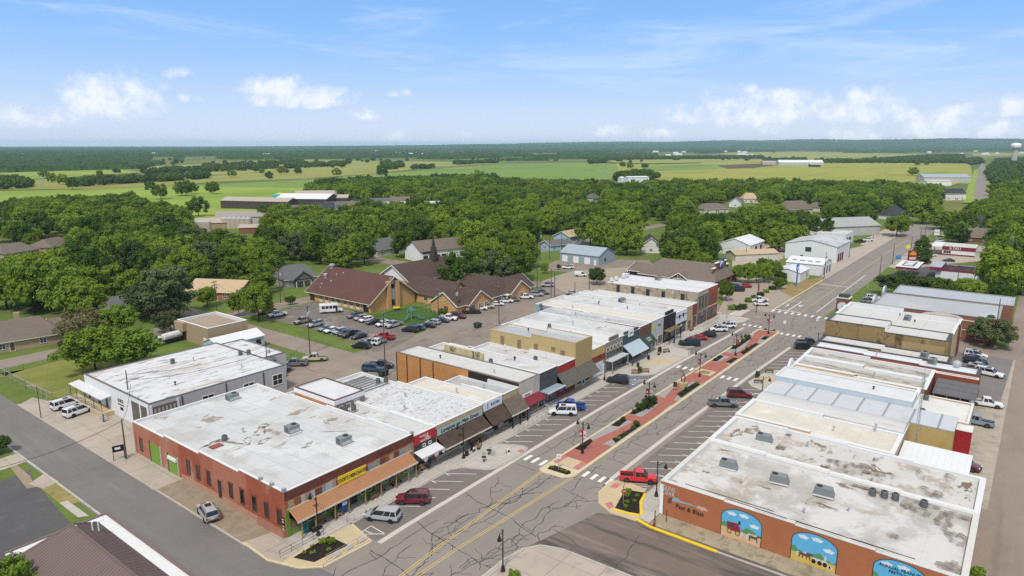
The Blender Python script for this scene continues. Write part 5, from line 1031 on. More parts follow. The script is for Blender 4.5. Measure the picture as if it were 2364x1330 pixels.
# garage, post office, white workshops
e, M4 = gable('blue_grey_garage', 'blue grey metal garage with three white roller doors', 'garage', 261.5, 157.6, 90, 20, 14, 4.0, 6.9, BSID, MROOF_B, .3)
for u in (7.4, 1.6, -4.2): lwindow(e, M4, 1, u, .1, 2.9, 2.9, 7.0, GREYM, 1, 1, 'roller_door', WHITE)
lwindow(e, M4, 1, -8.2, .1, 1.0, 2.1, 7.0, WHITE, 1, 1, 'door', WHITE); lwindow(e, M4, 'a', 1.5, 1.4, 1.2, 1.2, 10, DGREY, 1, 1)
e, M4 = gable('post_office', 'brown brick post office with broad taupe roof and blue eagle sign', 'post office', 246.5, 103.2, 90, 29, 24, 3.2, 7.6, B_PO, SHG_T, .8, trim=WHITE, hip=3.5)
for k in range(6): lwindow(e, M4, 1, -11+k*4.2, 1.0, 1.5, 1.4, 12, CREAMT, 2, 1)
for k in range(5): MB().box(235+k*5, 87.9, 0, 235.7+k*5, 88.6, 3.1).build('brick_column', B_PO, e)
MB().box(239, 90.6, 4.0, 254, 91.1, 6.9).build('sign_parapet', B_PO, e); MB().box(241.5, 90.55, 6.9, 251.5, 91.15, 8.6).build('sign_parapet_top', B_PO, e); MB().box(238.8, 90.4, 6.9, 241.5, 91.3, 7.15).build('parapet_coping', WHITE, e); MB().box(251.5, 90.4, 6.9, 254.2, 91.3, 7.15).build('parapet_coping', WHITE, e); MB().box(241.3, 90.4, 8.6, 251.7, 91.3, 8.85).build('parapet_coping', WHITE, e)
q = MB().box(244.2, 90.3, 6.6, 248.8, 90.5, 9.8).build('eagle_sign', plain('postal_blue', (.03, .10, .36)), e)
MB().ngon([(244.5, 90.27, 9.4), (244.5, 90.27, 7.0), (246.2, 90.27, 7.9), (248.6, 90.27, 8.6)]).build('eagle_mark', WHITE, q); MB().ngon([(244.3, 90.28, 6.9), (244.3, 90.28, 6.65), (248.7, 90.28, 6.65), (248.7, 90.28, 6.9)]).build('sign_stripe', plain('postal_red', (.45, .02, .03)), q)
e2, M4 = gable('post_office_dock', 'brown brick loading canopy at the rear end of the post office', 'building', 243, 120.6, 90, 6.5, 13, 3.4, 5.4, B_PO, SHG_T, .5, trim=WHITE)
lwindow(e2, M4, 1, 0, .1, 5.0, 2.9, 6.5, WHITE, 1, 1, 'dock_opening', BLACK)
e3, M4 = gable('post_office_porch', 'small gabled brick porch on the side of the post office', 'building', 236.2, 101.5, 0, 5, 6, 3.2, 5.0, B_PO, SHG_T, .4, trim=WHITE); lwindow(e3, M4, 'a', 0, 3.2, 1.0, .7, 2.5, WHITE, 1, 1)
e, M4 = gable('white_workshop', 'white metal workshop with red door beyond the post office', 'workshop', 331, 112, 0, 21, 15, 5.0, 7.6, WSID, MROOF_W, .3)
for u, m_ in ((-2, BLACK), (5, plain('maroon_door', (.16, .03, .028)))): lwindow(e, M4, -1, u, .1, 3.4, 3.8, 7.5, WHITE, 1, 1, 'roller_door', m_)
for u in (-4, 2): lwindow(e, M4, 'a', u, 1.0, 1.0, .8, 10.5, WHITE, 1, 1)
e, M4 = gable('tan_roof_shop', 'low shop with rusty tan roof before the red door workshop', 'building', *P(1735, 597), -38, 22, 8, 2.8, 4.2, CREAMW, MROOF_T, .4)
e, M4 = gable('white_workshop_low', 'lower white workshop with skylights and three bay doors', 'workshop', 294.5, 71.5, 90, 14, 15, 4.4, 6.0, WSID, MROOF_W, .25)
for u in (-4.6, -.2, 4.2): lwindow(e, M4, 'a', u, .1, 2.6, 3.2, 7.0, WHITE, 1, 1, 'roller_door', DGREY)
for u in (-4.5, -1.5, 1.5, 4.5): MB().box(u-.9, 4.2, 5.05, u+.9, 5.0, 5.32).xf(M4).build('skylight', GLASS2, e)
e, M4 = gable('white_workshop_tall', 'tall white workshop with grey roof and cross shaped window', 'workshop', 337, 78.5, 0, 26, 22, 7.2, 9.4, WSID, mat('grey_white_metal_roof', (.50, .50, .49), .5, .1, .2, [((.34, .33, .31), .15, .5, .6, (1, 1, 1), .8)], spec=.3), .3)
lwindow(e, M4, 'a', 1, 4.2, 2.4, 1.8, 13, DGREY, 2, 2, 'window', GLASS2); lwindow(e, M4, 'a', 3.6, 1.2, 1.2, .9, 13, DGREY, 1, 1)
for u in (-9, -5, -1): lwindow(e, M4, -1, u, .1, 2.6, 3.4, 11, DGREY, 1, 1, 'roller_door', B_RED)
e, M4 = gable('white_small_workshop', 'small white metal building with a blue sign by the parking lot', 'workshop', 274.5, 72.6, 0, 13, 9.6, 3.7, 4.9, WSID, MROOF_W, .25)
lwindow(e, M4, 'a', 1.5, 2.0, 1.2, 1.1, 6.5, WHITE, 2, 2, 'window', WHITE); lwindow(e, M4, -1, 3, 1.2, 1.0, 1.2, 4.8, DGREY, 1, 1)
for z in (1.6, 2.6): MB().box(-6.7, 1.8, z, -6.45, 4.6, z+.35).xf(M4).build('dark_band', BLACK, e)
e = flat_building('white_tyre_shop', 'white flat roofed shop with red trim farther up the street', 'building', 381, 76, 400, 90, 6.2, WSID, R_PALE, par=.5); panel(e, 'roller_door', '-Y', 76, 384, 388, .1, 4.0, .06, MATS['maroon_door']); panel(e, 'roller_door', '-Y', 76, 390, 394, .1, 4.0, .06, BLACK); window(e, '-X', 381, 79, 83, 1.0, 3.4, DGREY, 2, 1); window(e, '-X', 381, 86, 87.4, .1, 3.4, DGREY, 1, 1)
e = flat_building('rusty_roof_shop', 'white shop with rust streaked roof left of the red trimmed one', 'building', 380, 92, 398, 106, 5.2, WSID, mat('rusty_white_roof', (.58, .55, .52), .6, .1, .2, [((.32, .15, .08), .2, .5, .62, (1, .2, 1), .9)]), par=.2); panel(e, 'roller_door', '-X', 380, 95, 103, .1, 3.4, .05, STUCCO)
carport('long_open_shed', 'grey roofed open shed left of the rust streaked shop', 392, 108, 402, 124, 4, 4, MROOF_S)
e, M4 = gable('long_grey_hall', 'long hall with plain grey roof among trees at right', 'building', *P(1925, 540), -38, 46, 20, 5.5, 9.5, GSID, mat('plain_grey_roof', (.33, .33, .32), .7, .08, .2, spec=.2), .5)
e = flat_building('delicatessen', 'white delicatessen with a dark red fascia', 'building', 380, 20, 395, 33, 4.2, WSID, R_PALE, par=.3)
panel(e, 'fascia_band', '-X', 380, 19.8, 33.2, 2.6, 4.3, .2, plain('deep_red_fascia', (.20, .02, .028))); lettering('& DELI', 1.6, '-X', 28, 3.45, 379.78, WHITE, e); panel(e, 'fascia_band', '+Y', 33, 380, 395, 2.6, 4.3, .2, MATS['deep_red_fascia']); window(e, '-X', 380, 29.5, 32.5, 1.0, 2.3, WHITE, 3, 1); panel(e, 'stall_riser', '-X', 380, 20, 33, 0, .7, .08, B_RED)
MB().box(378, 33.1, 4.0, 396, 38, 4.25).build('canopy', CAP_W, e)
for x in (379, 395): MB().box(x-.15, 37.5, 0, x+.15, 37.8, 4.0).build('canopy_post', MATS['maroon_door'], e)
e = flat_building('drive_in_building', 'white drive in building with black roof and red edge', 'building', 307.8, 13.5, 322, 28, 4.3, WSID, mat('black_roofing', (.035, .033, .032), .9, .2, .4, [((.3, .29, .28), .2, .58, .7, (1, 1, 1), .8)]), par=.25, cap=MATS['deep_red_fascia'])
panel(e, 'red_band', '-X', 307.8, 13.4, 28.1, 3.6, 4.25, .15, MATS['deep_red_fascia']); MB().box(306.5, 26.0, 3.7, 322, 30, 4.9).build('red_mansard', MATS['deep_red_fascia'], e); MB().box(306.6, 26.2, 4.9, 322.2, 30.2, 5.0).build('mansard_top', GALV, e)
e = empty('drive_in_canopy', 310, 37, 0, 0, 'white topped red drive in canopy over the parking bays', 'canopy')
MB().box(301.5, 33.6, 3.6, 318.5, 41, 4.5).build('fascia', MATS['deep_red_fascia'], e); MB().box(301.3, 33.4, 4.5, 318.7, 41.2, 4.7).build('roof', CAP_W, e); MB().box(304, 35.2, 4.72, 316, 39.4, 4.8).build('roof_well', DGREY, e)
for k in range(3): MB().box(305+k*3.8, 35.8, 4.8, 307.6+k*3.8, 38.8, 4.9).build('skylight', CAP_W, e)
for x, y in ((303, 37.3), (317, 37.3)): MB().box(x-.2, y-.2, 0, x+.2, y+.2, 3.6).build('post', WHITE, e)
# bank with pale grey roof
e = flat_building('bank', 'pinkish brick bank with broad pale grey roof and curved gable front', 'bank', 212.2, 4.0, 232, 33.5, 6.9, B_BANK, mat('bank_grey_roof', (.385, .40, .405), .8, .05, .15, [((.44, .455, .46), .06, .5, .6, (1, 1, 1), .8), ((.30, .31, .31), .3, .6, .75, (1, 1, 1), .5)], spec=.2), par=.1, cap=GREYM, stepsY='high')
e2 = flat_building('bank_wing', 'far side wing of the bank with ribbed pale roof edge', 'building', 232.04, 1.6, 246, 31.5, 7.2, B_BANK, mat('bank_ribbed_roof', (.40, .43, .45), .5, .05, .3, bands=[('y', .8, .1, (.31, .34, .36))]), par=.1, cap=GALV, stepsY='high')
for k in range(5):
    y = 7.5+k*5.4
    if k == 1 or True: window(e, '-X', 212.2, y-.9, y+.9, 1.2, 4.3, CREAMT, 1, 1, .2, GLASS)
panel(e, 'stone_course', '-X', 212.2, 4, 33.4, 5.5, 5.8, .08, CREAMT); panel(e, 'stone_course', '-X', 212.2, 4, 33.4, 3.0, 3.2, .06, CREAMT)
for x in (213.5, 229): MB().prism([(x, 0), (x+6.5, 0), (x+6.5, .8), (x+5.2, 1.1), (x+4.4, 2.2), (x+2.1, 2.2), (x+1.3, 1.1), (x, .8)], 0, .5).xf(Matrix.Translation((0, 34.1, 6.6)) @ Matrix.Rotation(math.pi/2, 4, 'X')).build('curved_gable', GALV, e)
MB().box(206.5, 12, 6.8, 207.0, 20, 8.3) if False else None
o = MB().prism([(11, 0), (20.5, 0), (19.2, .6), (17.2, .9), (16.6, 1.6), (15, 1.6), (14.4, .9), (12.4, .7)], 0, .5).xf(Matrix.Translation((200.2, 0, 8.4)) @ Matrix(((0, 0, 1, 0), (1, 0, 0, 0), (0, 1, 0, 0), (0, 0, 0, 1)))).build('shaped_parapet', STUCCO, None)
tag(o, 'broken tan shaped parapet between the stepped roof and the bank', 'parapet')
# bottom left building with brown standing seam roof
e = empty('brown_roof_building', 26, 70, 0, 0, 'corner building with brown standing seam hip roof and white gutter ledge', 'building')
MB().box(21.6, 45, 0, 30.6, 87.6, 4.5).build('wall', BUFFB, e)
MB().box(20.6, 88.0, 4.5, 31.4, 89.2, 5.0).build('ledge', CAP_W, e); MB().box(30.1, 44, 4.5, 31.4, 88.0, 5.0).build('ledge', CAP_W, e)
MB().box(31.4, 44, 4.2, 31.75, 89.55, 5.15).build('ledge_rim', BRN_METAL, e); MB().box(20.6, 89.2, 4.2, 31.4, 89.55, 5.15).build('ledge_rim', BRN_METAL, e)
r = MB()
x0, x1, y1, xc, z0, z1 = 20.6, 30.05, 87.95, 26.4, 5.0, 7.4
A, B, C, D = (x0, 44, z0-.5), (x1, 44, z0), (x1, y1, z0), (x0, y1, z0-.5); E1, E2 = (xc, 44, z1), (xc, y1-2.6, z1)
r.quad(B, C, E2, E1); r.ngon([C, D, E2]); r.quad(D, A, E1, E2)
rf = r.build('roof', BRN_METAL, e)
rb = MB()
def seam(p, q): rb.tube([p, q], .055, 4)
for k in range(int((y1-44)/.52)):
    y = y1-.3-k*.52
    f = min(1, (y1-y)/2.6)
    seam((x1+(xc-x1)*0, y, z0+.03), (x1+(xc-x1)*f, y, z0+(z1-z0)*f+.03)); f2 = f; seam((x0, y, z0-.47), (x0+(xc-x0)*f2, y, z0-.5+(z1-z0+.5)*f2+.03))
for k in range(16):
    x = x0+.3+k*.55; f = (x-x0)/(xc-x0) if x < xc else (x1-x)/(x1-xc); f = min(.98, f)
    zb = z0-.5+.5*(x-x0)/(x1-x0); seam((x, y1, zb+.03), (x, y1-2.6*f, zb+(z1-zb)*f+.03))
rb.build('seam_rib', BRN_METAL, e)
hp = MB(); hp.tube([E1, E2], .16, 6); hp.tube([E2, C], .16, 6); hp.tube([E2, D], .16, 6); hp.build('ridge_cap', mat('ridge_brown', (.155, .105, .095), .5, .08, .8), e)
d = MB(); d.ngon([(22.2, 74.5, 5.0), (26.2, 78.5, 7.35), (26.2, 70.5, 7.35)]) if False else None
MB().hexa([(x0-1.3, 85.8, 3.0), (x0, 85.8, 4.6), (x0, 89.4, 4.6), (x0-1.3, 89.4, 3.0)], [(x0-1.2, 85.8, 3.1), (x0+.6, 85.8, 5.2), (x0+.6, 89.4, 5.2), (x0-1.2, 89.4, 3.1)]).build('corner_mansard', BRN_METAL, e)
for x, y in ((26.4, 84.6), (28.0, 84.0), (28.5, 83.6)): MB().tube([(x, y, 6.2), (x, y, 7.4), (x+.2, y, 7.5)], .08).build('vent_pipe', WHITE, e)
# rooftop machines
def acbox():
    e = empty('rooftop_unit', 0, 0, 0)
    MB().box(-.95, -.75, .25, .95, .75, 1.45).build('casing', HVM, e); MB().box(-.97, -.3, .5, -.95, .7, 1.3).build('grille', HVL, e); MB().box(-.9, -.77, .4, .9, -.75, .9).build('access_panel', GALV, e); MB().box(-1.1, -.9, 0, 1.1, .9, .25).build('kerb_frame', CAP_W, e)
    MB().lathe([(.42, 1.45), (.42, 1.52)], 14, (.35, 0, 0)).build('fan', BLACK, e); return e
def acround():
    e = empty('condenser_unit', 0, 0, 0)
    MB().lathe([(.42, .1), (.45, .15), (.45, .95), (.38, 1.05)], 14).build('casing', HVL, e); MB().lathe([(.32, 1.05), (.32, 1.08)], 12).build('fan', BLACK, e); MB().box(-.5, -.5, 0, .5, .5, .1).build('pad', GALV, e); return e
def acwedge():
    e = empty('packaged_unit', 0, 0, 0)
    MB().hexa([(-1.4, -.75, .2), (1.5, -.75, .2), (1.5, .75, .2), (-1.4, .75, .2)], [(-1.4, -.75, 1.4), (1.0, -.75, 1.4), (1.0, .75, 1.4), (-1.4, .75, 1.4)]).build('casing', HVM, e)
    MB().box(-1.45, -.7, .3, -1.4, .7, 1.3).build('grille', HVL, e); MB().box(-1.5, -.85, 0, 1.4, .85, .2).build('kerb_frame', CAP_W, e); MB().lathe([(.45, 1.4), (.45, 1.47)], 14, (-.8, 0, 0)).build('fan', BLACK, e); return e
ub, ur, uw = acbox(), acround(), acwedge()
for o in (ub, ur, uw): o['category'] = 'air conditioner'
for x, y, z, lb in ((60.0, 90.4, 5.75, 'boxy rooftop unit in the middle of the red brick store roof'), (62.0, 80.0, 5.9, 'boxy rooftop unit nearest the street on the red brick store roof'), (63.0, 113.0, 5.0, 'boxy rooftop unit at the back corner of the red brick store roof'), (196, 92, 9.2, 'boxy unit on the far corner brick roof'), (172.5, 92, 6.3, 'large boxy unit beside the peeling two storey wall'), (190.6, 22, 8.2, 'boxy grey unit between white stepped parapets'), (169.8, 15.5, 5.1, 'boxy unit at the foot of the clean ochre patch'), (165.5, 13.5, 5.1, 'boxy unit on the bright white roof edge')):
    place(ub, USED, x, y, 0, z, lb, 'rooftop air conditioners')
for x, y, z, lb in ((52.2, 97.0, 5.3, 'lone round condenser at left on the red brick store roof'), (97.6, 12.9, 4.25, 'first of three condensers in a row on the mural store'), (97.9, 11.5, 4.25, 'middle of three condensers in a row on the mural store'), (98.1, 10.2, 4.25, 'last of three condensers in a row on the mural store'), (98.3, 6.9, 4.25, 'lone condenser near the alley on the mural store'), (112.6, 80, 6.4, 'condenser on the roof in front of the tan two storey wall'), (85.4, 98.6, 5.1, 'left of two condensers behind the flaking roof'), (86.8, 97.9, 5.1, 'right of two condensers behind the flaking roof'), (134.5, 91.5, 6.3, 'left condenser on the white roof behind the arcade front'), (136.8, 93.0, 6.3, 'right condenser on the white roof behind the arcade front'), (143.4, 12.0, 4.2, 'condenser at the back of the blotched rear roof'), (135.2, 11.6, 4.2, 'dark condenser under the lattice mast'), (78.6, 136, 5.5, 'first condenser on the peeling white roof'), (80.0, 135.0, 5.5, 'second condenser on the peeling white roof'), (66.5, 142, 5.5, 'round vent drum on the peeling white roof'), (71.8, 91.8, 5.3, 'dark condenser against the upper storey block'), (73.0, 91.0, 5.3, 'second dark condenser against the upper storey block'), (106.5, 87.2, 6.0, 'black condenser by the lichened party wall'), (153, 107, 6.4, 'condenser near the blue grey rear wall')):
    place(ur, USED, x, y, 0, z, lb, 'round condensers')
for x, y, a, lb in ((93.2, 31.2, 1.45, 'largest packaged unit nearest the street on the mural store'), (93.2, 23.9, 1.45, 'second packaged unit along the mural store roof'), (93.2, 18.0, 1.5, 'third smaller packaged unit along the mural store roof'), (105.8, 30.0, 1.5, 'brown packaged unit on the stained second roof')):
    place(uw, USED, x, y, -a, 4.55, lb, 'packaged rooftop units', (.85, .9, .85))
def pipevent(x, y, z, h, lb, m=None): tag(MB().lathe([(.12, 0), (.12, h*.7), (.24, h*.72), (.24, h*.9), (.1, h)], 8, (x, y, z)).build('vent_pipe', m or GALV), lb, 'vent')
pipevent(55.6, 97.4, 5.4, 1.0, 'galvanised vent pipe in the middle of the red brick store roof'); pipevent(120.0, 16.5, 5.1, 1.3, 'grey vent stack on the cream roof'); pipevent(115, 90, 6.3, 1.4, 'conical white vent before the tan two storey wall', CAP_W); pipevent(110.6, 84, 6.3, .9, 'dark vent pipe on the grey masonry shop roof', BLACK); pipevent(127.6, 92, 6.4, .8, 'short vent on the yellow and red shop roof')
o = MB().lathe([(.5, 0), (.9, .3), (.9, .9), (.4, 1.3)], 12, (166.8, 9.2, 5.2)).build('turbine_vent', GALV); tag(o, 'round turbine vent by the ochre wall', 'vent')
tag(MB().box(49.2, 95.2, 5.55, 51.0, 96.4, 5.75).build('roof_hatch', plain('rust_red_hatch', (.26, .07, .05))), 'flat rust red hatch on the red brick store roof', 'hatch')
for x, y, z, h, lb in ((78.5,84,5.7,.7,'small pipe on the flaking roof, street side'),(83,88.5,5.6,.7,'small pipe in the middle of the flaking roof'),(90,82,5.8,.8,'pipe on the white sign shop roof'),(95.5,80,5.5,.7,'pipe on the grey roof behind the stone front'),(101.5,97,6.5,.8,'pipe toward the back of the orange brick roof'),(101.2,82,6.5,.7,'pipe near the front of the orange brick roof'),(121,88,9.8,.7,'pipe on the striped roof of the tan two storey shop'),(134,85,6.7,.9,'pipe on the arcade shop roof'),(143,90,6.6,.9,'pipe on the teal shop roof'),(150.5,94,6.9,.8,'pipe on the blotchy grey roof'),(157,99,6.9,.8,'pipe on the pale grey shop roof'),(164.5,95,7.0,.9,'pipe on the black front shop roof'),(164.6,86,7.0,.6,'short pipe near the front of the black front shop roof'),(172,86,6.4,.8,'pipe on the white modern shop roof'),(108,24,4.7,.7,'pipe between stains on the stained second roof'),(91,14.5,4.6,.5,'tiny pipe in the middle of the mural store roof'),(87,19,4.6,.5,'tiny pipe near the parapet of the mural store roof'),(116,22,5.2,.6,'short pipe on the cream roof'),(137.5,20,6.3,.6,'short pipe on the ribbed siding building roof'),(150,22,5.1,.8,'pipe among the roof debris'),(164,24,5.6,.8,'pipe on the bright white roof'),(177,24,9.2,.7,'pipe on top of the ochre wall block'),(187,20,8.9,.7,'pipe on the stepped white roof'),(60,128,5.6,.8,'pipe on the peeling roof, near the front wall'),(70,140,5.6,.9,'pipe in the middle of the peeling roof'),(74,128,5.6,.7,'pipe by the grey wall edge of the peeling roof')):
    pipevent(x, y, z, h, lb, BLACK if len(lb) % 3 == 0 else GALV)
# ------------------------------------------------------------------ vehicles
def loft(rings):
    mb = MB(); n = len(rings[0])
    for r in rings: mb.v += r
    for k in range(len(rings)-1):
        for j in range(n):
            a = k*n+j; b = k*n+(j+1)%n; mb.f.append((a, a+n, b+n, b))
    mb.f.append(tuple(range(n))); mb.f.append(tuple(range((len(rings)-1)*n+n-1, (len(rings)-1)*n-1, -1)))
    return mb
def ring(x, zl, zh, w): return [(x, -w*.88, zl), (x, -w, zl+.14), (x, -w, zh-.16), (x, -w*.955, zh-.04), (x, -w*.86, zh), (x, w*.86, zh), (x, w*.955, zh-.04), (x, w, zh-.16), (x, w, zl+.14), (x, w*.88, zl)]
KINDS = {  # length, half width, roof z, belt z, hood z, cabin bottom x0,x1, cabin top x0,x1, wheel r, wheelbase half
 'suv': (5.0, .98, 1.82, 1.12, 1.06, -2.42, 1.25, -2.2, .45, .38, 1.48),
 'long_suv': (5.6, 1.02, 1.92, 1.17, 1.12, -2.72, 1.35, -2.55, .6, .40, 1.62),
 'sedan': (4.75, .92, 1.45, .98, .94, -1.75, 1.15, -1.0, .30, .33, 1.40),
 'hatch': (4.4, .92, 1.58, 1.02, .98, -2.1, 1.2, -1.75, .40, .34, 1.32),
 'minivan': (5.1, .99, 1.76, 1.05, 1.0, -2.4, 1.6, -2.2, .70, .34, 1.53),
 'van': (4.9, .96, 1.92, 1.12, 1.05, .1, 1.7, .2, 1.0, .34, 1.5),
 'pickup': (5.8, 1.0, 1.92, 1.16, 1.14, -.72, 1.45, -.55, .72, .41, 1.80),
}
def make_vehicle(kind):
    L, w_, zr, zb, zh, cx0, cx1, tx0, tx1, wr, wb = KINDS[kind]; h = L/2; zl = .34
    e = empty(kind, 0, 0, 0)
    xs = [(-h, zl+.16, zb-.12, w_*.88), (-h+.1, zl+.02, zb-.02, w_*.96), (-h+.7, zl, zb, w_), (cx1-.5, zl, zb, w_), (cx1, zl, zb-.01, w_), (cx1+.25, zl, zh, w_*.985), (h-.45, zl, zh-.08, w_*.96), (h-.1, zl+.04, zh-.2, w_*.90), (h, zl+.16, zh-.34, w_*.80)]
    if kind == 'pickup':
        xs = [(-h, zl+.2, .72, w_*.92), (-h+.08, zl+.06, .74, w_*.98), (cx0-.06, zl, .74, w_*.985), (cx0-.05, zl, zb, w_)]+xs[3:]
    if kind == 'van':
        xs = [(-h, zl+.1, zr-.1, w_*.90), (-h+.1, zl, zr-.02, w_*.93), (-h+.4, zl, zr, w_*.95), (cx0-.05, zl, zr, w_*.95), (cx0-.02, zl, zb, w_)]+xs[3:]
    body = loft([ring(*q) for q in xs])
    if kind == 'pickup':
        body.box(-h+.03, -w_*.97, .7, cx0-.05, -w_*.97+.14, zb-.04); body.box(-h+.03, w_*.97-.14, .7, cx0-.05, w_*.97, zb-.04); body.box(-h+.01, -w_*.93, .7, -h+.12, w_*.93, zb-.06)
    b = body.build('body', paint('paint_white', (.72, .72, .71)), e, True)
    mod = b.modifiers.new('e', 'EDGE_SPLIT'); mod.split_angle = math.radians(38)
    wt, wbm = w_*.76, w_*.92
    lo = [(cx0, -wbm, zb-.02), (cx1, -wbm, zb-.04), (cx1, wbm, zb-.04), (cx0, wbm, zb-.02)]; hi = [(tx0, -wt, zr-.05), (tx1, -wt, zr-.05), (tx1, wt, zr-.05), (tx0, wt, zr-.05)]
    MB().hexa(lo, hi).build('windows', GLASS, e)
    rp = MB(); rp.hexa([(tx0-.05, -wt-.03, zr-.08), (tx1+.05, -wt-.03, zr-.08), (tx1+.05, wt+.03, zr-.08), (tx0-.05, wt+.03, zr-.08)], [(tx0+.06, -wt+.08, zr+.01), (tx1-.1, -wt+.08, zr+.01), (tx1-.1, wt-.08, zr+.01), (tx0+.06, wt-.08, zr+.01)])
    def pil(f0, f1, wd):
        for s in (-1, 1):
            xa = cx0+(cx1-cx0)*f0; xb = tx0+(tx1-tx0)*f1; p = [(xa-wd, s*(wbm+.012), zb-.06), (xa+wd, s*(wbm+.012), zb-.06), (xb+wd*.7, s*(wt+.014), zr-.05), (xb-wd*.7, s*(wt+.014), zr-.05)]
            q = [(x, y-s*.05, z) for x, y, z in p]; rp.hexa(*((p, q) if s < 0 else (q, p)))
    pil(.015, .02, .09); pil(.985, .985, .05)
    if kind != 'van':
        pil(.52, .5, .05)
        if kind in ('suv', 'long_suv', 'minivan'): pil(.26, .22, .06)
        else: pil(.06, .05, .12)
    rp.build('roof_panel', paint('paint_white', (1, 1, 1)), e)
    if kind in ('suv', 'long_suv'):
        for s in (-1, 1): MB().box(tx0+.1, s*wt*.92-.03, zr, tx1-.2, s*wt*.92+.03, zr+.06).build('roof_rail', DGREY, e)
        MB().box(tx1-1.25, -.42, zr, tx1-.3, .42, zr+.022).build('sunroof', GLASS, e)
    if kind == 'pickup':
        MB().box(-h+.14, -w_*.8, .75, cx0-.1, w_*.8, .79).build('bed_floor', RUBBER, e)
    for sx in (-1, 1):
        for sy in (-1, 1):
            M4 = Matrix.Translation((sx*wb, sy*(w_-.10), wr)) @ Matrix.Rotation(-sy*math.pi/2, 4, 'X')
            t = MB().lathe([(wr*.6, -.13), (wr*.93, -.13), (wr, -.08), (wr, .09), (wr*.93, .125), (wr*.64, .125)], 16).xf(M4).build('wheel', RUBBER, e, True)
            MB().lathe([(wr*.66, .09), (wr*.66, .128), (wr*.2, .10), (wr*.12, .135)], 10).xf(M4).build('rim', RIM if kind in ('suv', 'pickup', 'sedan', 'hatch') else RIMD, t)
            MB().lathe([(wr*1.16, -.02), (wr*1.16, .112)], 16).xf(M4).build('wheel_arch', RUBBER, e)
    for s in (-1, 1):
        MB().box(h-.20, s*w_*.62-.2, zh-.34, h-.035, s*w_*.62+.2, zh-.17).build('headlight', LENS, e)
        MB().box(-h+.005-.01, s*w_*.80-.09, zb-.42, -h+.12, s*w_*.80+.09, zb-.1).build('tail_light', RLENS, e)
        MB().box(cx1-.45, s*(w_+.02)-.1*(s < 0), zb-.02, cx1-.28, s*(w_+.02)+.1*(s > 0), zb+.14).build('mirror', BLACK, e)
    MB().box(h-.09, -w_*.45, zl+.18, h+.01, w_*.45, zh-.2).build('grille', BLACK, e)
    MB().box(-h-.03, -w_*.7, zl+.08, -h+.1, w_*.7, zl+.24).build('rear_bumper', DGREY, e); MB().box(h-.12, -w_*.72, zl+.02, h+.03, w_*.72, zl+.15).build('front_bumper', DGREY, e)
    if kind != 'van': MB().box(-h+.02-.04, -.26, zl+.36, -h+.1, .26, zl+.5).build('number_plate', CAP_W, e)
    for o in e.children:
        if o.name.split('.')[0] in ('body', 'roof_panel'):
            o.material_slots[0].link = 'OBJECT'
    return e
PAINTS = {'white': (.72, .72, .71), 'silver': (.36, .37, .38), 'grey': (.15, .16, .17), 'black': (.012, .012, .014), 'dark': (.035, .038, .045), 'red': (.42, .014, .016), 'darkred': (.16, .012, .018), 'maroon': (.10, .012, .016), 'blue': (.012, .085, .40), 'navy': (.03, .07, .14), 'beige': (.46, .40, .31), 'sand': (.26, .22, .165), 'slate': (.20, .255, .30), 'bright': (.55, .02, .02)}
PROTO = {}
CATS = {'suv': 'suv', 'long_suv': 'suv', 'sedan': 'car', 'hatch': 'car', 'minivan': 'minivan', 'van': 'van', 'pickup': 'pickup'}
NAMES = {'suv': 'parked_suv', 'long_suv': 'parked_long_suv', 'sedan': 'parked_sedan', 'hatch': 'parked_hatchback', 'minivan': 'parked_minivan', 'van': 'parked_van', 'pickup': 'parked_pickup'}
for k in KINDS: PROTO[k] = make_vehicle(k); PROTO[k].name = NAMES[k]; PROTO[k]['category'] = CATS[k]
def park(kind, a, b, col, label, group):
    w_ = KINDS[kind][1]
    if isinstance(b, tuple):
        r = Vector(P(*a)); f = Vector(P(*b)); c = (r+f)/2; hd = math.atan2(f.y-r.y, f.x-r.x); n = Vector((-math.sin(hd), math.cos(hd)))
        if n.dot(c) < 0: n = -n
        c = c+n*w_*.95
    else: c = Vector(P(*a)); hd = math.radians(b)
    o = place(PROTO[kind], USED, c.x, c.y, hd, .045, label, group)
    for ch in o.children:
        if ch.name.split('.')[0] in ('body', 'roof_panel'): ch.material_slots[0].material = paint('paint_'+col, PAINTS[col])
    return o
MS = 'cars parked along the main street'; CL = 'cars in the church parking lots'; AL = 'cars parked along the alley'; OT = 'cars elsewhere in town'
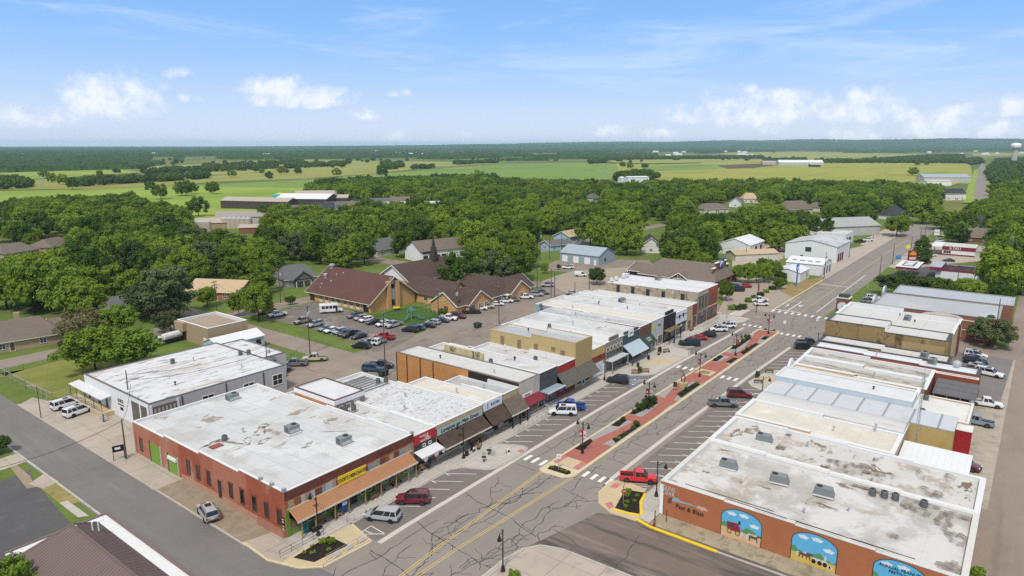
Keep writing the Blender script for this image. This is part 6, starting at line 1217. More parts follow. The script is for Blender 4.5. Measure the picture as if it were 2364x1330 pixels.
CARS = [
 ('minivan', (902,1210), (853,1204), 'silver', 'silver minivan nose to the kerb before the copper awning', MS), ('suv', (976,1168), (926,1168), 'darkred', 'dark red suv parked right beside the silver minivan', MS),
 ('long_suv', (1318,961.7), (1278.6,960.6), 'white', 'large white suv with black wheels beside the blue pickup', MS), ('pickup', (1340,950), (1293,947), 'blue', 'bright blue pickup behind the large white suv', MS),
 ('suv', (1440,889), (1409,886), 'black', 'black suv alone near the dark red awning shop', MS), ('long_suv', (1608.7,801), (1574.5,798.7), 'black', 'long black suv beside the blue accessible bay', MS),
 ('sedan', (1612,785), 125, 'red', 'red sedan between two black cars on the main street', MS), ('hatch', (1634,778), 125, 'black', 'black hatchback between the red sedan and the white suvs', MS),
 ('suv', (1658,765), 125, 'white', 'nearer of two white suvs by the crossing', MS), ('suv', (1678,757), 125, 'white', 'farther of two white suvs by the crossing', MS),
 ('pickup', (1448,1116), (1500,1120), 'bright', 'bright red pickup by the mural store corner', MS), ('pickup', (1668,938), -59, 'grey', 'grey pickup on the right side of the street', MS),
 ('suv', (1707,917), -59, 'darkred', 'dark red suv just behind the grey pickup', MS), ('suv', (1857,806), -59, 'black', 'black suv on the right side before the crossing', MS), ('pickup', (1866,796), -59, 'dark', 'dark pickup partly hidden behind the black suv at right', MS),
 ('suv', (2007,700), -65, 'slate', 'grey suv in front of the bank', OT), ('suv', (2016,692), -65, 'white', 'white suv in front of the bank', OT),
 ('suv', (2222,1080), -100, 'maroon', 'maroon suv poking out of the white carport', AL), ('pickup', (2275,938), -82, 'white', 'white pickup by the grey carport', AL), ('pickup', (2252,980), 90, 'slate', 'grey blue pickup tail beside the rear wing', AL),
 ('long_suv', (2283,868), -100, 'white', 'white suv beside the rust red annex', AL), ('sedan', (2262,851), -100, 'silver', 'silver sedan next to the white suv behind the ochre wall', AL), ('suv', (2252,840), -85, 'black', 'black suv in the rear parking row', AL), ('sedan', (2250,832), -85, 'grey', 'dark grey car in the rear parking row', AL), ('suv', (2252,825), -85, 'white', 'white suv farthest in the rear parking row', AL),
 ('pickup', (640,731), 170, 'white', 'white pickup at the left end of the church lot', CL), ('pickup', (618,724), 170, 'red', 'red pickup under the roadside trees', CL), ('pickup', (700,746), 180, 'sand', 'old tan pickup in the church lot', CL), ('suv', (728,754), 180, 'silver', 'silver suv beside the old tan pickup', CL),
 ('sedan', (752,763), 180, 'slate', 'blue grey sedan in the front church row', CL), ('sedan', (765,767), 180, 'white', 'white sedan in the front church row', CL), ('hatch', (784,770), 180, 'silver', 'silver hatchback in the front church row', CL), ('hatch', (795,774), 180, 'dark', 'dark hatchback in the front church row', CL), ('pickup', (810,777), 180, 'black', 'black pickup in the front church row', CL), ('sedan', (829,781), 180, 'dark', 'dark sedan at the end of the front church row', CL),
 ('suv', (820,734), 165, 'grey', 'dark grey suv nearest the church hall door', CL), ('hatch', (833,739), 170, 'silver', 'silver hatchback second from the church hall door', CL), ('hatch', (845,743), 170, 'white', 'white hatchback third from the church hall door', CL), ('sedan', (863,748), 170, 'black', 'black sedan fourth from the church hall door', CL), ('hatch', (884,753), 170, 'white', 'white hatchback behind the lot pole', CL), ('pickup', (909,755), 180, 'silver', 'silver pickup by the playground corner', CL),
 ('suv', (947,766), 110, 'black', 'black suv at the near end of the alley row', CL), ('hatch', (964,762), 110, 'navy', 'dark blue hatchback second in the alley row', CL), ('sedan', (988,756), 110, 'black', 'black sedan third in the alley row', CL), ('hatch', (1000,749), 110, 'silver', 'silver white hatchback fourth in the alley row', CL), ('sedan', (1020,744), -70, 'dark', 'dark sedan below the playground fence', CL), ('pickup', (1035,739), -70, 'white', 'white pickup beside the playground', CL), ('suv', (1057,735), -70, 'maroon', 'maroon suv beside the white playground pickup', CL), ('pickup', (1089,724), -52, 'black', 'black pickup before the gabled bay', CL), ('suv', (1108,716), -52, 'white', 'white suv behind the black pickup', CL), ('suv', (1124,712), -52, 'beige', 'beige suv before the gabled bay', CL), ('sedan', (1147,706), -52, 'white', 'white sedan below the alley pole', CL), ('suv', (1168,699), -52, 'white', 'white suv before the porch of the school wing', CL), ('hatch', (1185,696), -52, 'grey', 'grey hatchback beside the white pickup at the wing', CL), ('pickup', (1212,690), -52, 'white', 'white pickup at the far gabled bay', CL), ('suv', (1238,684), -52, 'silver', 'silver suv at the end of the wing parking', CL), ('suv', (1252,680), -52, 'grey', 'dark grey suv last in the wing parking', CL),
 ('pickup', (888,783), 110, 'red', 'dark red pickup at the lot exit', CL), ('sedan', (872,791), 110, 'grey', 'grey sedan beside the red pickup at the lot exit', CL), ('suv', (857,796), 110, 'white', 'white suv near the lot exit', CL), ('suv', (834,804), 110, 'black', 'black suv at the corner of the grass strip', CL),
 ('pickup', (681,845), 135, 'grey', 'grey pickup with blue bed cover in the gravel yard', OT), ('pickup', (727,833), 135, 'beige', 'beige pickup in the gravel yard', OT), ('sedan', (648,857), 130, 'black', 'black sedan beside the white block rear', OT), ('suv', (634,872), 130, 'dark', 'dark suv mostly hidden behind the white block', OT), ('suv', (861,857), -60, 'navy', 'dark blue suv at the orange brick corner', OT), ('pickup', (880,849), -60, 'black', 'black truck behind the dark blue suv', OT),
 ('long_suv', (138.7,949), (182.7,936), 'white', 'farther of two white suvs at the loading dock', OT), ('long_suv', (169.5,965.5), (210,951), 'white', 'nearer of two white suvs at the loading dock', OT), ('suv', (481,1192), 76, 'silver', 'silver suv with black roof on the side street', OT),
 ('van', (1340,638), -52, 'white', 'white delivery van near the round tree', OT), ('suv', (1311,621), 128, 'white', 'white suv before the blue grey garage', OT), ('suv', (1450,637), 128, 'white', 'white suv at the post office dock', OT), ('suv', (1264,662), 128, 'silver', 'silver suv driving on the cross street', OT), ('sedan', (1322,680), -52, 'silver', 'silver car partly hidden behind the white roofs', OT),
 ('sedan', (1720,664), 128, 'red', 'red car in the post office lot', OT), ('suv', (1702,673), 128, 'black', 'black suv behind the post office lot tree', OT), ('hatch', (1693,665), 128, 'blue', 'blue car behind the post office lot tree', OT), ('pickup', (1752,697), 135, 'white', 'white pickup at the planted corner', OT), ('sedan', (1757,706), -52, 'white', 'white car below the white pickup at the planted corner', OT),
 ('suv', (1745,597), -52, 'maroon', 'maroon suv by the rusty tan roof', OT), ('sedan', (1781,576), 128, 'sand', 'tan car on the workshop apron', OT), ('sedan', (1792,573), 128, 'silver', 'silver car on the workshop apron', OT), ('sedan', (1801,564), 128, 'black', 'black car on the grass edge', OT), ('pickup', (1985,560), -52, 'black', 'black pickup at the red trimmed shop', OT), ('pickup', (2003,557), -52, 'white', 'white pickup at the red trimmed shop', OT),
 ('pickup', (2174,546), -40, 'white', 'white pickup across from the delicatessen', OT), ('suv', (2168,559), -40, 'white', 'white suv beside the delicatessen canopy', OT), ('sedan', (2178,588), 100, 'darkred', 'red car before the delicatessen', OT), ('sedan', (2150,592), -52, 'white', 'white car behind the roadside conifer', OT), ('suv', (2136,607), -52, 'black', 'black suv beside the drive in canopy', OT), ('sedan', (2190,604), 100, 'dark', 'dark car behind the drive in building', OT), ('sedan', (2345,678), -100, 'silver', 'silver car in the white house driveway', OT),
 ('sedan', (1318,562), 128, 'white', 'white car at the light blue houses', OT), ('suv', (1282,576), 128, 'black', 'dark suv at the light blue houses', OT), ('sedan', (703,594), 128, 'white', 'white car on the tree lined street', OT), ('pickup', (155,800), 100, 'dark', 'dark pickup under the carport of the ranch house', OT)]
for c in CARS: park(*c)
# shuttle bus
x, y = P(764, 722); e = empty('shuttle_bus', x, y, .045, math.radians(-35), 'white shuttle bus in front of the church hall', 'bus')
loft([ring(-3.4, .5, 2.8, 1.1), ring(-3.3, .45, 2.9, 1.15), ring(2.0, .45, 2.9, 1.15), ring(2.15, .45, 2.8, 1.12)]).build('body', paint('paint_white', (1, 1, 1))).parent = e
loft([ring(2.1, .45, 2.1, 1.0), ring(2.3, .45, 1.9, 1.0), ring(2.75, .4, 1.3, .98), ring(3.5, .45, 1.15, .9), ring(3.6, .55, 1.0, .8)]).build('cab', paint('paint_white', (1, 1, 1))).parent = e
for s in (-1, 1):
    for k in range(4): MB().box(-2.7+k*1.1, s*1.16-.02, 1.55, -1.8+k*1.1, s*1.16+.02, 2.4).build('window', GLASS).parent = e
    for xw in (-2.0, 2.6): MB().lathe([(.3, -.14), (.42, -.1), (.42, .1), (.3, .14)], 14).xf(Matrix.Translation((xw, s*1.0, .42)) @ Matrix.Rotation(math.pi/2, 4, 'X')).build('wheel', RUBBER).parent = e
    MB().box(3.45, s*.6-.15, .85, 3.62, s*.6+.15, 1.05).build('headlight', LENS).parent = e
MB().box(1.4, -1.19, .6, 2.0, -1.15, 2.4).build('door', GLASS).parent = e; MB().box(-3.43, -.45, 1.3, -3.39, .45, 2.3).build('rear_window', GLASS).parent = e; MB().hexa([(2.3, -.9, 1.9), (2.75, -.9, 1.32), (2.75, .9, 1.32), (2.3, .9, 1.9)], [(2.34, -.9, 1.95), (2.79, -.9, 1.36), (2.79, .9, 1.36), (2.34, .9, 1.95)]).build('windscreen', GLASS).parent = e
# white tank truck beside the tan masonry building
x, y = P(398, 790); e = empty('tank_truck', x, y, 0, math.radians(8), 'white tank truck beside the small tan masonry building', 'truck')
MB().lathe([(.5, 0), (.95, .15), (.95, 5.2), (.5, 5.35)], 14).xf(Matrix.Translation((-2.6, 0, 1.9)) @ Matrix.Rotation(math.pi/2, 4, 'Y')).build('tank', mat('rusty_white_tank', (.62, .62, .60), .6, .1, .8, [((.3, .2, .12), 1.0, .6, .7, (1, 1, 1), .8)], obj=True)).parent = e
loft([ring(-5.0, .5, 2.4, 1.0), ring(-4.8, .5, 2.5, 1.05), ring(-3.3, .5, 2.5, 1.05), ring(-3.2, .5, 2.3, 1.0)]).build('cab', paint('paint_white', (1, 1, 1))).parent = e; MB().box(-5.0, -.9, .6, 2.8, .9, .85).build('chassis', BLACK).parent = e; MB().box(-4.6, -1.07, 1.5, -3.6, 1.07, 2.2).build('windows', GLASS).parent = e
for s in (-1, 1):
    for xw in (-4.1, .6, 1.8): MB().lathe([(.3, -.16), (.5, -.12), (.5, .12), (.3, .16)], 14).xf(Matrix.Translation((xw, s*.9, .5)) @ Matrix.Rotation(math.pi/2, 4, 'X')).build('wheel', RUBBER).parent = e
# ------------------------------------------------------------------ street furniture
def lamp(two=True):
    e = empty('street_lamp', 0, 0, 0); e['category'] = 'street lamp'
    MB().lathe([(.32, 0), (.32, .12), (.24, .2), (.22, .55), (.15, .7), (.12, .8)], 10).build('base', BLACK, e)
    MB().lathe([(.09, .75), (.075, 5.2), (.10, 5.25), (.10, 5.5), (.05, 5.6)], 8).build('pole', BLACK, e)
    for s in ((-1, 1) if two else (-1,)):
        MB().tube([(0, 0, 5.0), (0, s*.35, 5.15), (0, s*.8, 5.55), (0, s*1.05, 5.75), (0, s*1.25, 5.7), (0, s*1.28, 5.55)], .045, 5).build('arm', BLACK, e)
        h = MB().lathe([(.30, 0), (.26, .18), (.15, .5), (.09, .6), (.06, .75)], 10, (0, s*1.28, 4.85)).build('lamp_head', BLACK, e); MB().lathe([(.22, -.04), (.24, .02)], 10, (0, s*1.28, 4.85)).build('lens', LENS, h)
    return e
lp, l1 = lamp(), lamp(False); l1.name = 'pavement_lamp'
BANR = plain('banner_red', (.55, .03, .06), .8); BANW = plain('banner_white', (.66, .66, .68), .8)
for i, (x, y, lb) in enumerate(((92.3,55.7,'first median lamp beyond the striped crossing, with banners'), (117.1,55.8,'second median lamp, by the big bushes, with banners'), (141.7,55.4,'third median lamp, beside the stump sculpture, with banners'), (162.3,54.6,'fourth median lamp with banners among planting beds'), (187.4,54.4,'last median lamp before the far crossing'))):
    o = place(lp, USED, x, y, math.radians(-14), .15, lb, 'double lamps on the median')
    for s, m_ in ((-1, BANR), (1, BANW)):
        if i in (0, 2, 4): s = -s
        b = MB().box(-.012, min(s*.12, s*.78), 2.9, .012, max(s*.12, s*.78), 4.1).build('banner', m_); b.parent = o
        q = MB().ngon([(-.02, s*.2, 3.2), (-.02, s*.45, 3.75), (-.02, s*.7, 3.2)] if s > 0 else [(-.02, s*.7, 3.2), (-.02, s*.45, 3.75), (-.02, s*.2, 3.2)]).build('banner_emblem', BANW if m_ is BANR else BANR); q.parent = b
for x, y, r, lb in ((49.7,70.6,90,'single arm lamp at the corner planter by the copper awning'), (78.7,70.4,90,'single arm lamp before the antique sign'), (126.6,71.2,90,'single arm lamp near the white panelled window'), (163.1,71.2,90,'single arm lamp before the timber canopy'), (86.6,39.4,-90,'single arm lamp on the mural store corner'), (58.5,46.2,200,'tall curved lamp on the island at the bottom edge'), (176,39,-90,'single arm lamp hidden behind the ochre wall'), (134,39.2,-90,'lamp post rising behind the right row roofs')):
    place(l1, USED, x, y, math.radians(r+90), .15, lb, 'single arm lamps')
def upole(name, x, y, h, lb, arms=1, tr=0, rz=0, wd=2.4, r=.15, grp='utility poles', m=None):
    e = empty(name, x, y, 0, 0, lb, 'utility pole', grp)
    M4 = Matrix.Translation((x, y, 0)) @ Matrix.Rotation(rz, 4, 'Z')
    MB().tube([(x, y, 0), (x, y, h)], r, 7, r*.65).build('pole', m or POLEW, e)
    for k in range(arms):
        a = MB().box(-wd/2, -.06, h-.5-k*1.0, wd/2, .06, h-.36-k*1.0).xf(M4).build('crossarm', POLEW, e)
        for u in (-.95, -.35, .35, .95): MB().lathe([(.05, 0), (.07, .1), (.03, .22)], 6, (u*wd/2, 0, h-.36-k*1.0)).xf(M4).build('insulator', GALV, a)
    for k in range(tr): MB().lathe([(.28, 0), (.32, .05), (.32, .85), (.2, .95)], 10, ((-.5 if k else .5), -.25, h-2.6)).xf(M4).build('transformer', GALV, e)
    return e
POLES = [  # base px, top row, arms, transformers, heading, label
 ((292,1060),968,0,0,0,'leaning bare pole by the concrete lot'), ((303,962),855,0,0,0,'short thick pole at the white block porch'), ((716,820),705,1,2,.6,'pole with two transformers by the brick road'), ((500,716),648,2,1,.3,'pole on the lawn of the metal roof house'), ((568,720),676,1,2,.6,'pole with transformers in the roadside trees'), ((648,700),620,1,1,.3,'pole left of the church hall'),
 ((890,870),720,2,1,.6,'tall pole at the orange brick corner'), ((1012,740),665,1,1,.6,'pole at the playground corner'), ((1054,728),663,1,2,.6,'pole with two transformers before the school wing'), ((1152,748),650,2,0,.6,'tall pole standing in the alley'), ((1272,694),620,0,0,0,'thin pole at the cross street by the white roofs'), ((1280,690),628,1,1,.3,'pole with a transformer at the cross street'), ((1327,682),651,0,0,0,'bare pole behind the white roofs'), ((1360,668),625,0,0,0,'bare pole beside the round tree'), ((1240,676),600,0,0,0,'pole on the lawn past the school wing'),
 ((620,880),790,1,1,.2,'pole behind the white block'), ((1247,602),535,1,1,.4,'pole at the street before the light blue houses'), ((1268,600),540,0,0,0,'second pole before the light blue houses'), ((1296,588),525,1,0,.4,'pole behind the blue grey garage'), ((1575,600),560,2,1,.4,'pole above the post office trees'), ((1722,600),565,1,0,.3,'pole beside the red door workshop'), ((1822,590),545,0,0,0,'pole left of the tall white workshop'), ((1773,612),592,0,0,0,'short dark pole before the white workshops'), ((1902,645),582,1,1,.3,'pole at the corner of the low white workshop'),
 ((2028,660),590,0,0,0,'street pole with twin lamps beside the drive in lot'), ((2100,600),545,0,0,0,'leaning street pole by the conifer'), ((2135,548),520,0,0,0,'pole at the far bend, nearer'), ((2124,556),528,0,0,0,'pole at the far bend, farther'), ((2167,540),500,1,0,.2,'guyed pole by the delicatessen'), ((2208,668),612,0,0,0,'pole behind the bank beside the drive in'), ((2246,672),622,0,0,0,'pole right of the drive in building'), ((2293,802),690,0,0,0,'leaning pole at the bank lawn'), ((310,520),490,1,0,.2,'pole at the left upper road'), ((78,522),490,1,1,.2,'pole in the left tree belt clearing'), ((162,526),500,1,1,.2,'second pole in the left tree belt clearing'), ((1800,585),545,0,0,0,'light pole on the grass by the workshops'), ((2015,555),540,0,0,0,'pole across the cement lot at right'), ((1960,595),560,0,0,0,'pole by the grass island before the workshops'), ((2060,610),560,0,0,0,'slim pole across the road from the conifer'), ((240,975),955,0,0,0,'thin pole in the fenced lawn corner')]
PT = {}
for (bx, by), ty, a, t, hd, lb in POLES:
    x, y = P(bx, by); h = min(16, ztop(x, y, ty)); upole('utility_pole', x, y, h, lb, a, t, hd); PT[lb] = (x, y, h)
# light arm poles
x, y = P(95, 965); e = upole('light_pole', x, y, 6.5, 'slim lawn light pole with a curved arm', 0, 0, 0, r=.09, grp='light poles'); MB().tube([(x, y, 6.3), (x-.6, y+.8, 6.6), (x-1.1, y+1.6, 6.5)], .05, 5).build('lamp_arm', GALV, e)
x, y = PT['street pole with twin lamps beside the drive in lot'][:2]; q = MB().tube([(x-1.6, y+1.6, 8.2), (x, y, 8.6), (x+1.6, y-1.6, 8.2)], .06, 5).build('twin_lamp_arms', GALV); tag(q, 'pair of pale lamp arms over the road at the drive in', 'lamp')
# overhead wires
WIREM = plain('cable_black', (.02, .02, .02), .6)
def wire(a, b, lb, sag=1.2, r=.035):
    pts = []
    for k in range(9):
        f = k/8; pts.append((a[0]+(b[0]-a[0])*f, a[1]+(b[1]-a[1])*f, a[2]+(b[2]-a[2])*f-sag*4*f*(1-f)))
    tag(MB().tube(pts, r, 4).build('overhead_wire', WIREM), lb, 'cable', 'overhead wires')
def W2(n1, n2, lb, dz=0.0, off=0.0, **kw):
    a, b = PT[n1], PT[n2]; wire((a[0]+off, a[1]+off, a[2]-.3-dz), (b[0]+off, b[1]+off, b[2]-.3-dz), lb, **kw)
W2('tall pole at the orange brick corner', 'tall pole standing in the alley', 'long wire above the alley between its two tall poles'); W2('tall pole at the orange brick corner', 'tall pole standing in the alley', 'lower wire above the alley between its two tall poles', 1.0, .5)
W2('tall pole at the orange brick corner', 'pole with two transformers by the brick road', 'wire from the orange corner to the brick road pole'); W2('pole with transformers in the roadside trees', 'pole with two transformers by the brick road', 'wire over the grass strip by the roadside trees'); W2('pole with transformers in the roadside trees', 'pole with two transformers by the brick road', 'lower wire over the grass strip by the roadside trees', .8, .4)
W2('pole on the lawn of the metal roof house', 'pole with transformers in the roadside trees', 'wire over the junction by the metal roof house'); W2('pole behind the blue grey garage', 'pole above the post office trees', 'upper wire across the trees behind the garage', sag=3); W2('pole behind the blue grey garage', 'pole above the post office trees', 'lower wire across the trees behind the garage', 1.2, .5, sag=3); W2('pole above the post office trees', 'pole beside the red door workshop', 'wire from the post office trees to the red door workshop', sag=2); W2('pole before the light blue houses' if False else 'pole at the street before the light blue houses', 'pole behind the blue grey garage', 'wire over the blue grey garage yard')
W2('pole behind the white block', 'short thick pole at the white block porch', 'wire along the grey wall of the white block', 0.5); W2('pole behind the white block', 'short thick pole at the white block porch', 'lower wire along the grey wall of the white block', 1.8, .3)
a = PT['leaning bare pole by the concrete lot']; wire((a[0], a[1], a[2]-.3), (22, 112, 7.0), 'wire crossing the side street from the leaning pole'); wire((a[0], a[1], a[2]-.3), (54, 133, 6.5), 'wire from the leaning pole to the porch pole')
a = PT['pole behind the bank beside the drive in']; wire((a[0], a[1], a[2]-.4), (330, -18, 9), 'wire crossing the trees by the radio mast', 1.5); wire((a[0], a[1], a[2]-1.4), (330, -18, 8), 'lower wire crossing the trees by the radio mast', 1.5)
# lattice masts
def mast(x, y, h, w_, lb, m):
    e = empty('lattice_mast', x, y, 0, 0, lb, 'mast'); mb = MB()
    for k in range(3):
        a = k*2.094; mb.tube([(x+w_*math.cos(a), y+w_*math.sin(a), 0), (x+w_*.7*math.cos(a), y+w_*.7*math.sin(a), h)], .035, 4)
    mb.build('legs', m, e); b = MB(); n = int(h/.8)
    for j in range(n):
        z = j*.8
        for k in range(3):
            a, c = k*2.094, (k+1)*2.094; b.tube([(x+w_*.85*math.cos(a), y+w_*.85*math.sin(a), z), (x+w_*.85*math.cos(c), y+w_*.85*math.sin(c), z+.8)], .02, 3, cap=False)
    b.build('bracing', m, e); MB().tube([(x, y, h), (x, y, h+1.5)], .03).build('antenna', m, e); return e
mast(121.8, 10.8, 15.5, .28, 'slim lattice mast rising from the right row roofs', GREYM)
x, y = P(2322, 650); e = mast(x, y, min(24, ztop(x, y, 545)), .7, 'tall radio mast beside the long white house', GALV); MB().box(x-.9, y-.9, 9.5, x+.9, y+.9, 11.2).build('equipment_box', WHITE, e)
# signs
def signpost(name, x, y, h, lb, parts, cat='sign', m=None, r=.035):
    e = empty(name, x, y, 0, 0, lb, cat); MB().tube([(x, y, 0), (x, y, h)], r, 6).build('post', m or GALV, e); parts(e, x, y, h); return e
def face_(b, x, y, ang): return b.xf(Matrix.Translation((x, y, 0)) @ Matrix.Rotation(ang, 4, 'Z'))
def octo(e, x, y, h, ang):
    o = face_(MB().prism([(.42*math.cos(math.pi/8+k*math.pi/4), .42*math.sin(math.pi/8+k*math.pi/4)) for k in range(8)], -.02, .02).xf(Matrix.Translation((0, 0, h-.5)) @ Matrix.Rotation(math.pi/2, 4, 'X')), x, y, ang).build('sign_face', plain('stop_red', (.45, .02, .025)), e)
    me = text_mesh('STOP', .3, .004); me.materials.clear(); me.materials.append(WHITE); t = bpy.data.objects.new('lettering', me); COL.objects.link(t); t.parent = o
    t.matrix_local = Matrix.Translation((x, y, 0)) @ Matrix.Rotation(ang, 4, 'Z') @ Matrix.Translation((0, -.035, h-.5)) @ Matrix.Rotation(math.pi/2, 4, 'X')
def stop_par(e, x, y, h): octo(e, x, y, h-.35, -.55); face_(MB().box(-.55, -.015, h-.15, .55, .015, h+.12), x, y, .3).build('street_name_plate', plain('street_sign_blue', (.05, .12, .36)), e)
signpost('stop_sign', 81.6, 42.2, 3.0, 'red stop sign with a blue street name plate in the planter', stop_par)
x, y = P(300, 748) if False else P(537, 735); signpost('stop_sign', x, y, 2.6, 'small red stop sign by the brick road junction', lambda e, x, y, h: octo(e, x, y, h, -.55))
def plate(w_, z0, z1, m, ang=-.55, t=None, ts=.4):
    def f(e, x, y, h):
        o = face_(MB().box(-w_/2, -.02, h+z0, w_/2, .02, h+z1), x, y, ang).build('sign_face', m, e)
        if t:
            me = text_mesh(t, ts, .004); me.materials.clear(); me.materials.append(INK if m is WHITE else WHITE); q = bpy.data.objects.new('lettering', me); COL.objects.link(q); q.parent = o
            q.matrix_local = Matrix.Translation((x, y, 0)) @ Matrix.Rotation(ang, 4, 'Z') @ Matrix.Translation((0, -.03, h+(z0+z1)/2)) @ Matrix.Rotation(math.pi/2, 4, 'X')
    return f
signpost('keep_right_sign', 84.7, 55.5, 2.9, 'white keep right arrow sign on the median tip', plate(.65, -.8, .0, WHITE, -.9, '↗', .5))
for x, y, lb, h in ((201.4,45.3,'white one way sign at the far right kerb',3.2), (193.6,52,'white lane sign past the last median lamp',3.0)): signpost('lane_sign', x, y, h, lb, plate(.7, -.9, .0, WHITE, -.9, '1', .5))
signpost('dedication_sign', 129.6, 55.9, 2.2, 'dark plaque sign beside the stump sculpture', plate(.75, -1.1, 0, BLACK, -.9))
signpost('business_sign', 47.6, 110.2, 3.0, 'black framed sign in front of the concrete lot', plate(1.9, -1.2, -.2, BLACK, .1, 'EP', .7)) if False else None
x, y = P(276, 1062); e = empty('frame_sign', x, y, 0, 0, 'black framed sign standing on the concrete lot', 'sign')
for s in (-.8, .8): face_(MB().box(s-.05, -.05, 0, s+.05, .05, 2.6), x, y, -.3).build('post', BLACK, e)
face_(MB().box(-.75, -.04, 1.5, .75, .04, 2.6), x, y, -.3).build('sign_face', BLACK, e); face_(MB().box(-.5, -.06, 1.9, .3, -.045, 2.3), x, y, -.3).build('sign_lettering', WHITE, e)
x, y = P(1838, 662); e = empty('blue_pylon_sign', x, y, 0, 0, 'tall blue pylon sign in front of the small white building', 'sign')
for s in (-.5, .5): MB().box(x+s-.1, y-.1, 0, x+s+.1, y+.1, 8.5).build('post', plain('sign_blue', (.05, .22, .50)), e)
MB().box(x-1.3, y-.2, 6.2, x+1.3, y+.2, 8.6).build('sign_face', MATS['sign_blue'], e); MB().box(x-1.2, y-.3, 6.6, x+1.0, y-.21, 7.6).build('sign_panel', WHITE, e); MB().box(x-.4, y-.15, 2, x+.6, y+.15, 5.5).build('sign_column', MATS['sign_blue'], e)
x, y = P(2103, 618); e = empty('restaurant_sign', x, y, 0, 0, 'dark red pylon sign with an orange roof emblem', 'sign'); MB().box(x-.3, y-.3, 0, x+.3, y+.3, 3.0).build('post', DGREY, e)
M4 = Matrix.Translation((x, y, 0)) @ Matrix.Rotation(-.9, 4, 'Z'); MB().box(-1.8, -.3, 3.0, 1.8, .3, 7.4).xf(M4).build('sign_face', MATS['deep_red_fascia'], e); MB().prism([(-1.4, 5.4), (1.4, 5.4), (1.4, 6.3), (0, 7.2), (-1.4, 6.3)], -.05, .05).xf(M4 @ Matrix.Translation((0, -.36, 0)) @ Matrix.Rotation(math.pi/2, 4, 'X')).build('roof_emblem', plain('emblem_orange', (.75, .28, .03)), e); MB().box(-1.4, -.36, 3.6, 1.4, -.31, 4.6).xf(M4).build('sign_panel', CREAMT, e)
x, y = P(2094, 592); signpost('school_warning_sign', x, y, 4.5, 'yellow diamond warning sign by the conifer', lambda e, x, y, h: face_(MB().box(-.9, -.03, -.9, .9, .03, .9).xf(Matrix.Translation((0, 0, h)) @ Matrix.Rotation(math.pi/4, 4, 'Y')), x, y, -.9).build('sign_face', plain('warning_yellow', (.70, .66, .02)), e))
x, y = P(2072, 612); signpost('blue_lot_sign', x, y, 4.0, 'small blue sign at the drive in entrance', plate(2.4, -1.6, .2, MATS['sign_blue'], -.9))
x, y = P(2160, 560); signpost('white_numeral_sign', x, y, 7.0, 'white board sign at the delicatessen', plate(2.6, -3.0, 0, WHITE, -.9, 'H6', 1.7), r=.12)
# clock tower
x, y = 208.6, 40.3; e = empty('clock_tower', x, y, 0, 0, 'brick clock tower with green roof at the far corner', 'clock tower'); s = 1.65
MB().box(x-s, y-s, 0, x+s, y+s, 8.6).build('wall', B_PO, e); MB().box(x-s+.35, y-s+.35, 8.6, x+s-.35, y+s-.35, 9.5).build('roof', plain('verdigris_roof', (.03, .06, .045)), e); MB().box(x-s-.15, y-s-.15, 8.5, x+s+.15, y+s+.15, 8.75).build('cornice', CREAMT, e)
for fx, fy, rz in ((x-s-.02, y, -math.pi/2), (x, y-s-.02, 0)):
    M4 = Matrix.Translation((fx, fy, 6.2)) @ Matrix.Rotation(rz, 4, 'Z') @ Matrix.Rotation(math.pi/2, 4, 'X'); c = MB().lathe([(1.3, 0), (1.3, .08)], 20).xf(M4).build('clock_face', plain('clock_white', (.62, .64, .64)), e); MB().box(-.06, -.8, .09, .06, .1, .11).xf(M4).build('clock_hand', INK, c); MB().box(-.05, -.05, .112, .55, .05, .13).xf(M4).build('clock_hand', INK, c)
# flag pole
x, y = P(1746, 722); e = upole('flag_pole', x, y, ztop(x, y, 608), 'tall dark flag pole with a flag at the planted corner', 0, 0, 0, r=.10, grp='flag poles', m=BLACK); e['category'] = 'flag pole'; MB().hexa([(x, y, 7.0), (x+.5, y-.4, 6.9), (x+.45, y-.35, 8.9), (x, y, 9.2)], [(x+.03, y+.03, 7.0), (x+.53, y-.37, 6.9), (x+.48, y-.32, 8.9), (x+.03, y+.03, 9.2)]).build('flag', plain('flag_red_white', (.45, .10, .12)), e)
x, y = P(1678, 738); upole('traffic_signal_pole', x, y, 7.5, 'pale signal pole at the far crossing corner', 0, 0, 0, r=.12, grp='signal poles', m=GALV); x, y = P(2003, 668); upole('white_standard', x, y, 11, 'pair of pale masts in front of the bank gable', 0, 0, 0, r=.14, grp='signal poles', m=GALV)
# sculpture on the median
e = empty('stump_sculpture', 133.0, 55.6, 0, 0, 'carved wooden sculpture on a round stone drum', 'sculpture'); MB().lathe([(1.0, .15), (1.0, 1.25), (.9, 1.3)], 14, (133, 55.6, 0)).build('drum', STONE, e)
c = MB(); c.tube([(133, 55.3, 1.3), (133.1, 55.2, 2.3), (133.0, 55.6, 3.3), (132.9, 56.4, 4.0)], .18, 6, .1); c.tube([(133, 55.9, 1.3), (132.8, 55.9, 2.4), (133.1, 55.5, 3.2)], .16, 6, .1); c.tube([(132.9, 56.3, 3.6), (133.2, 55.6, 3.8), (133.6, 54.0, 3.9)], .14, 6, .05); c.build('carving', plain('bronze_wood', (.16, .09, .045), .5), e)
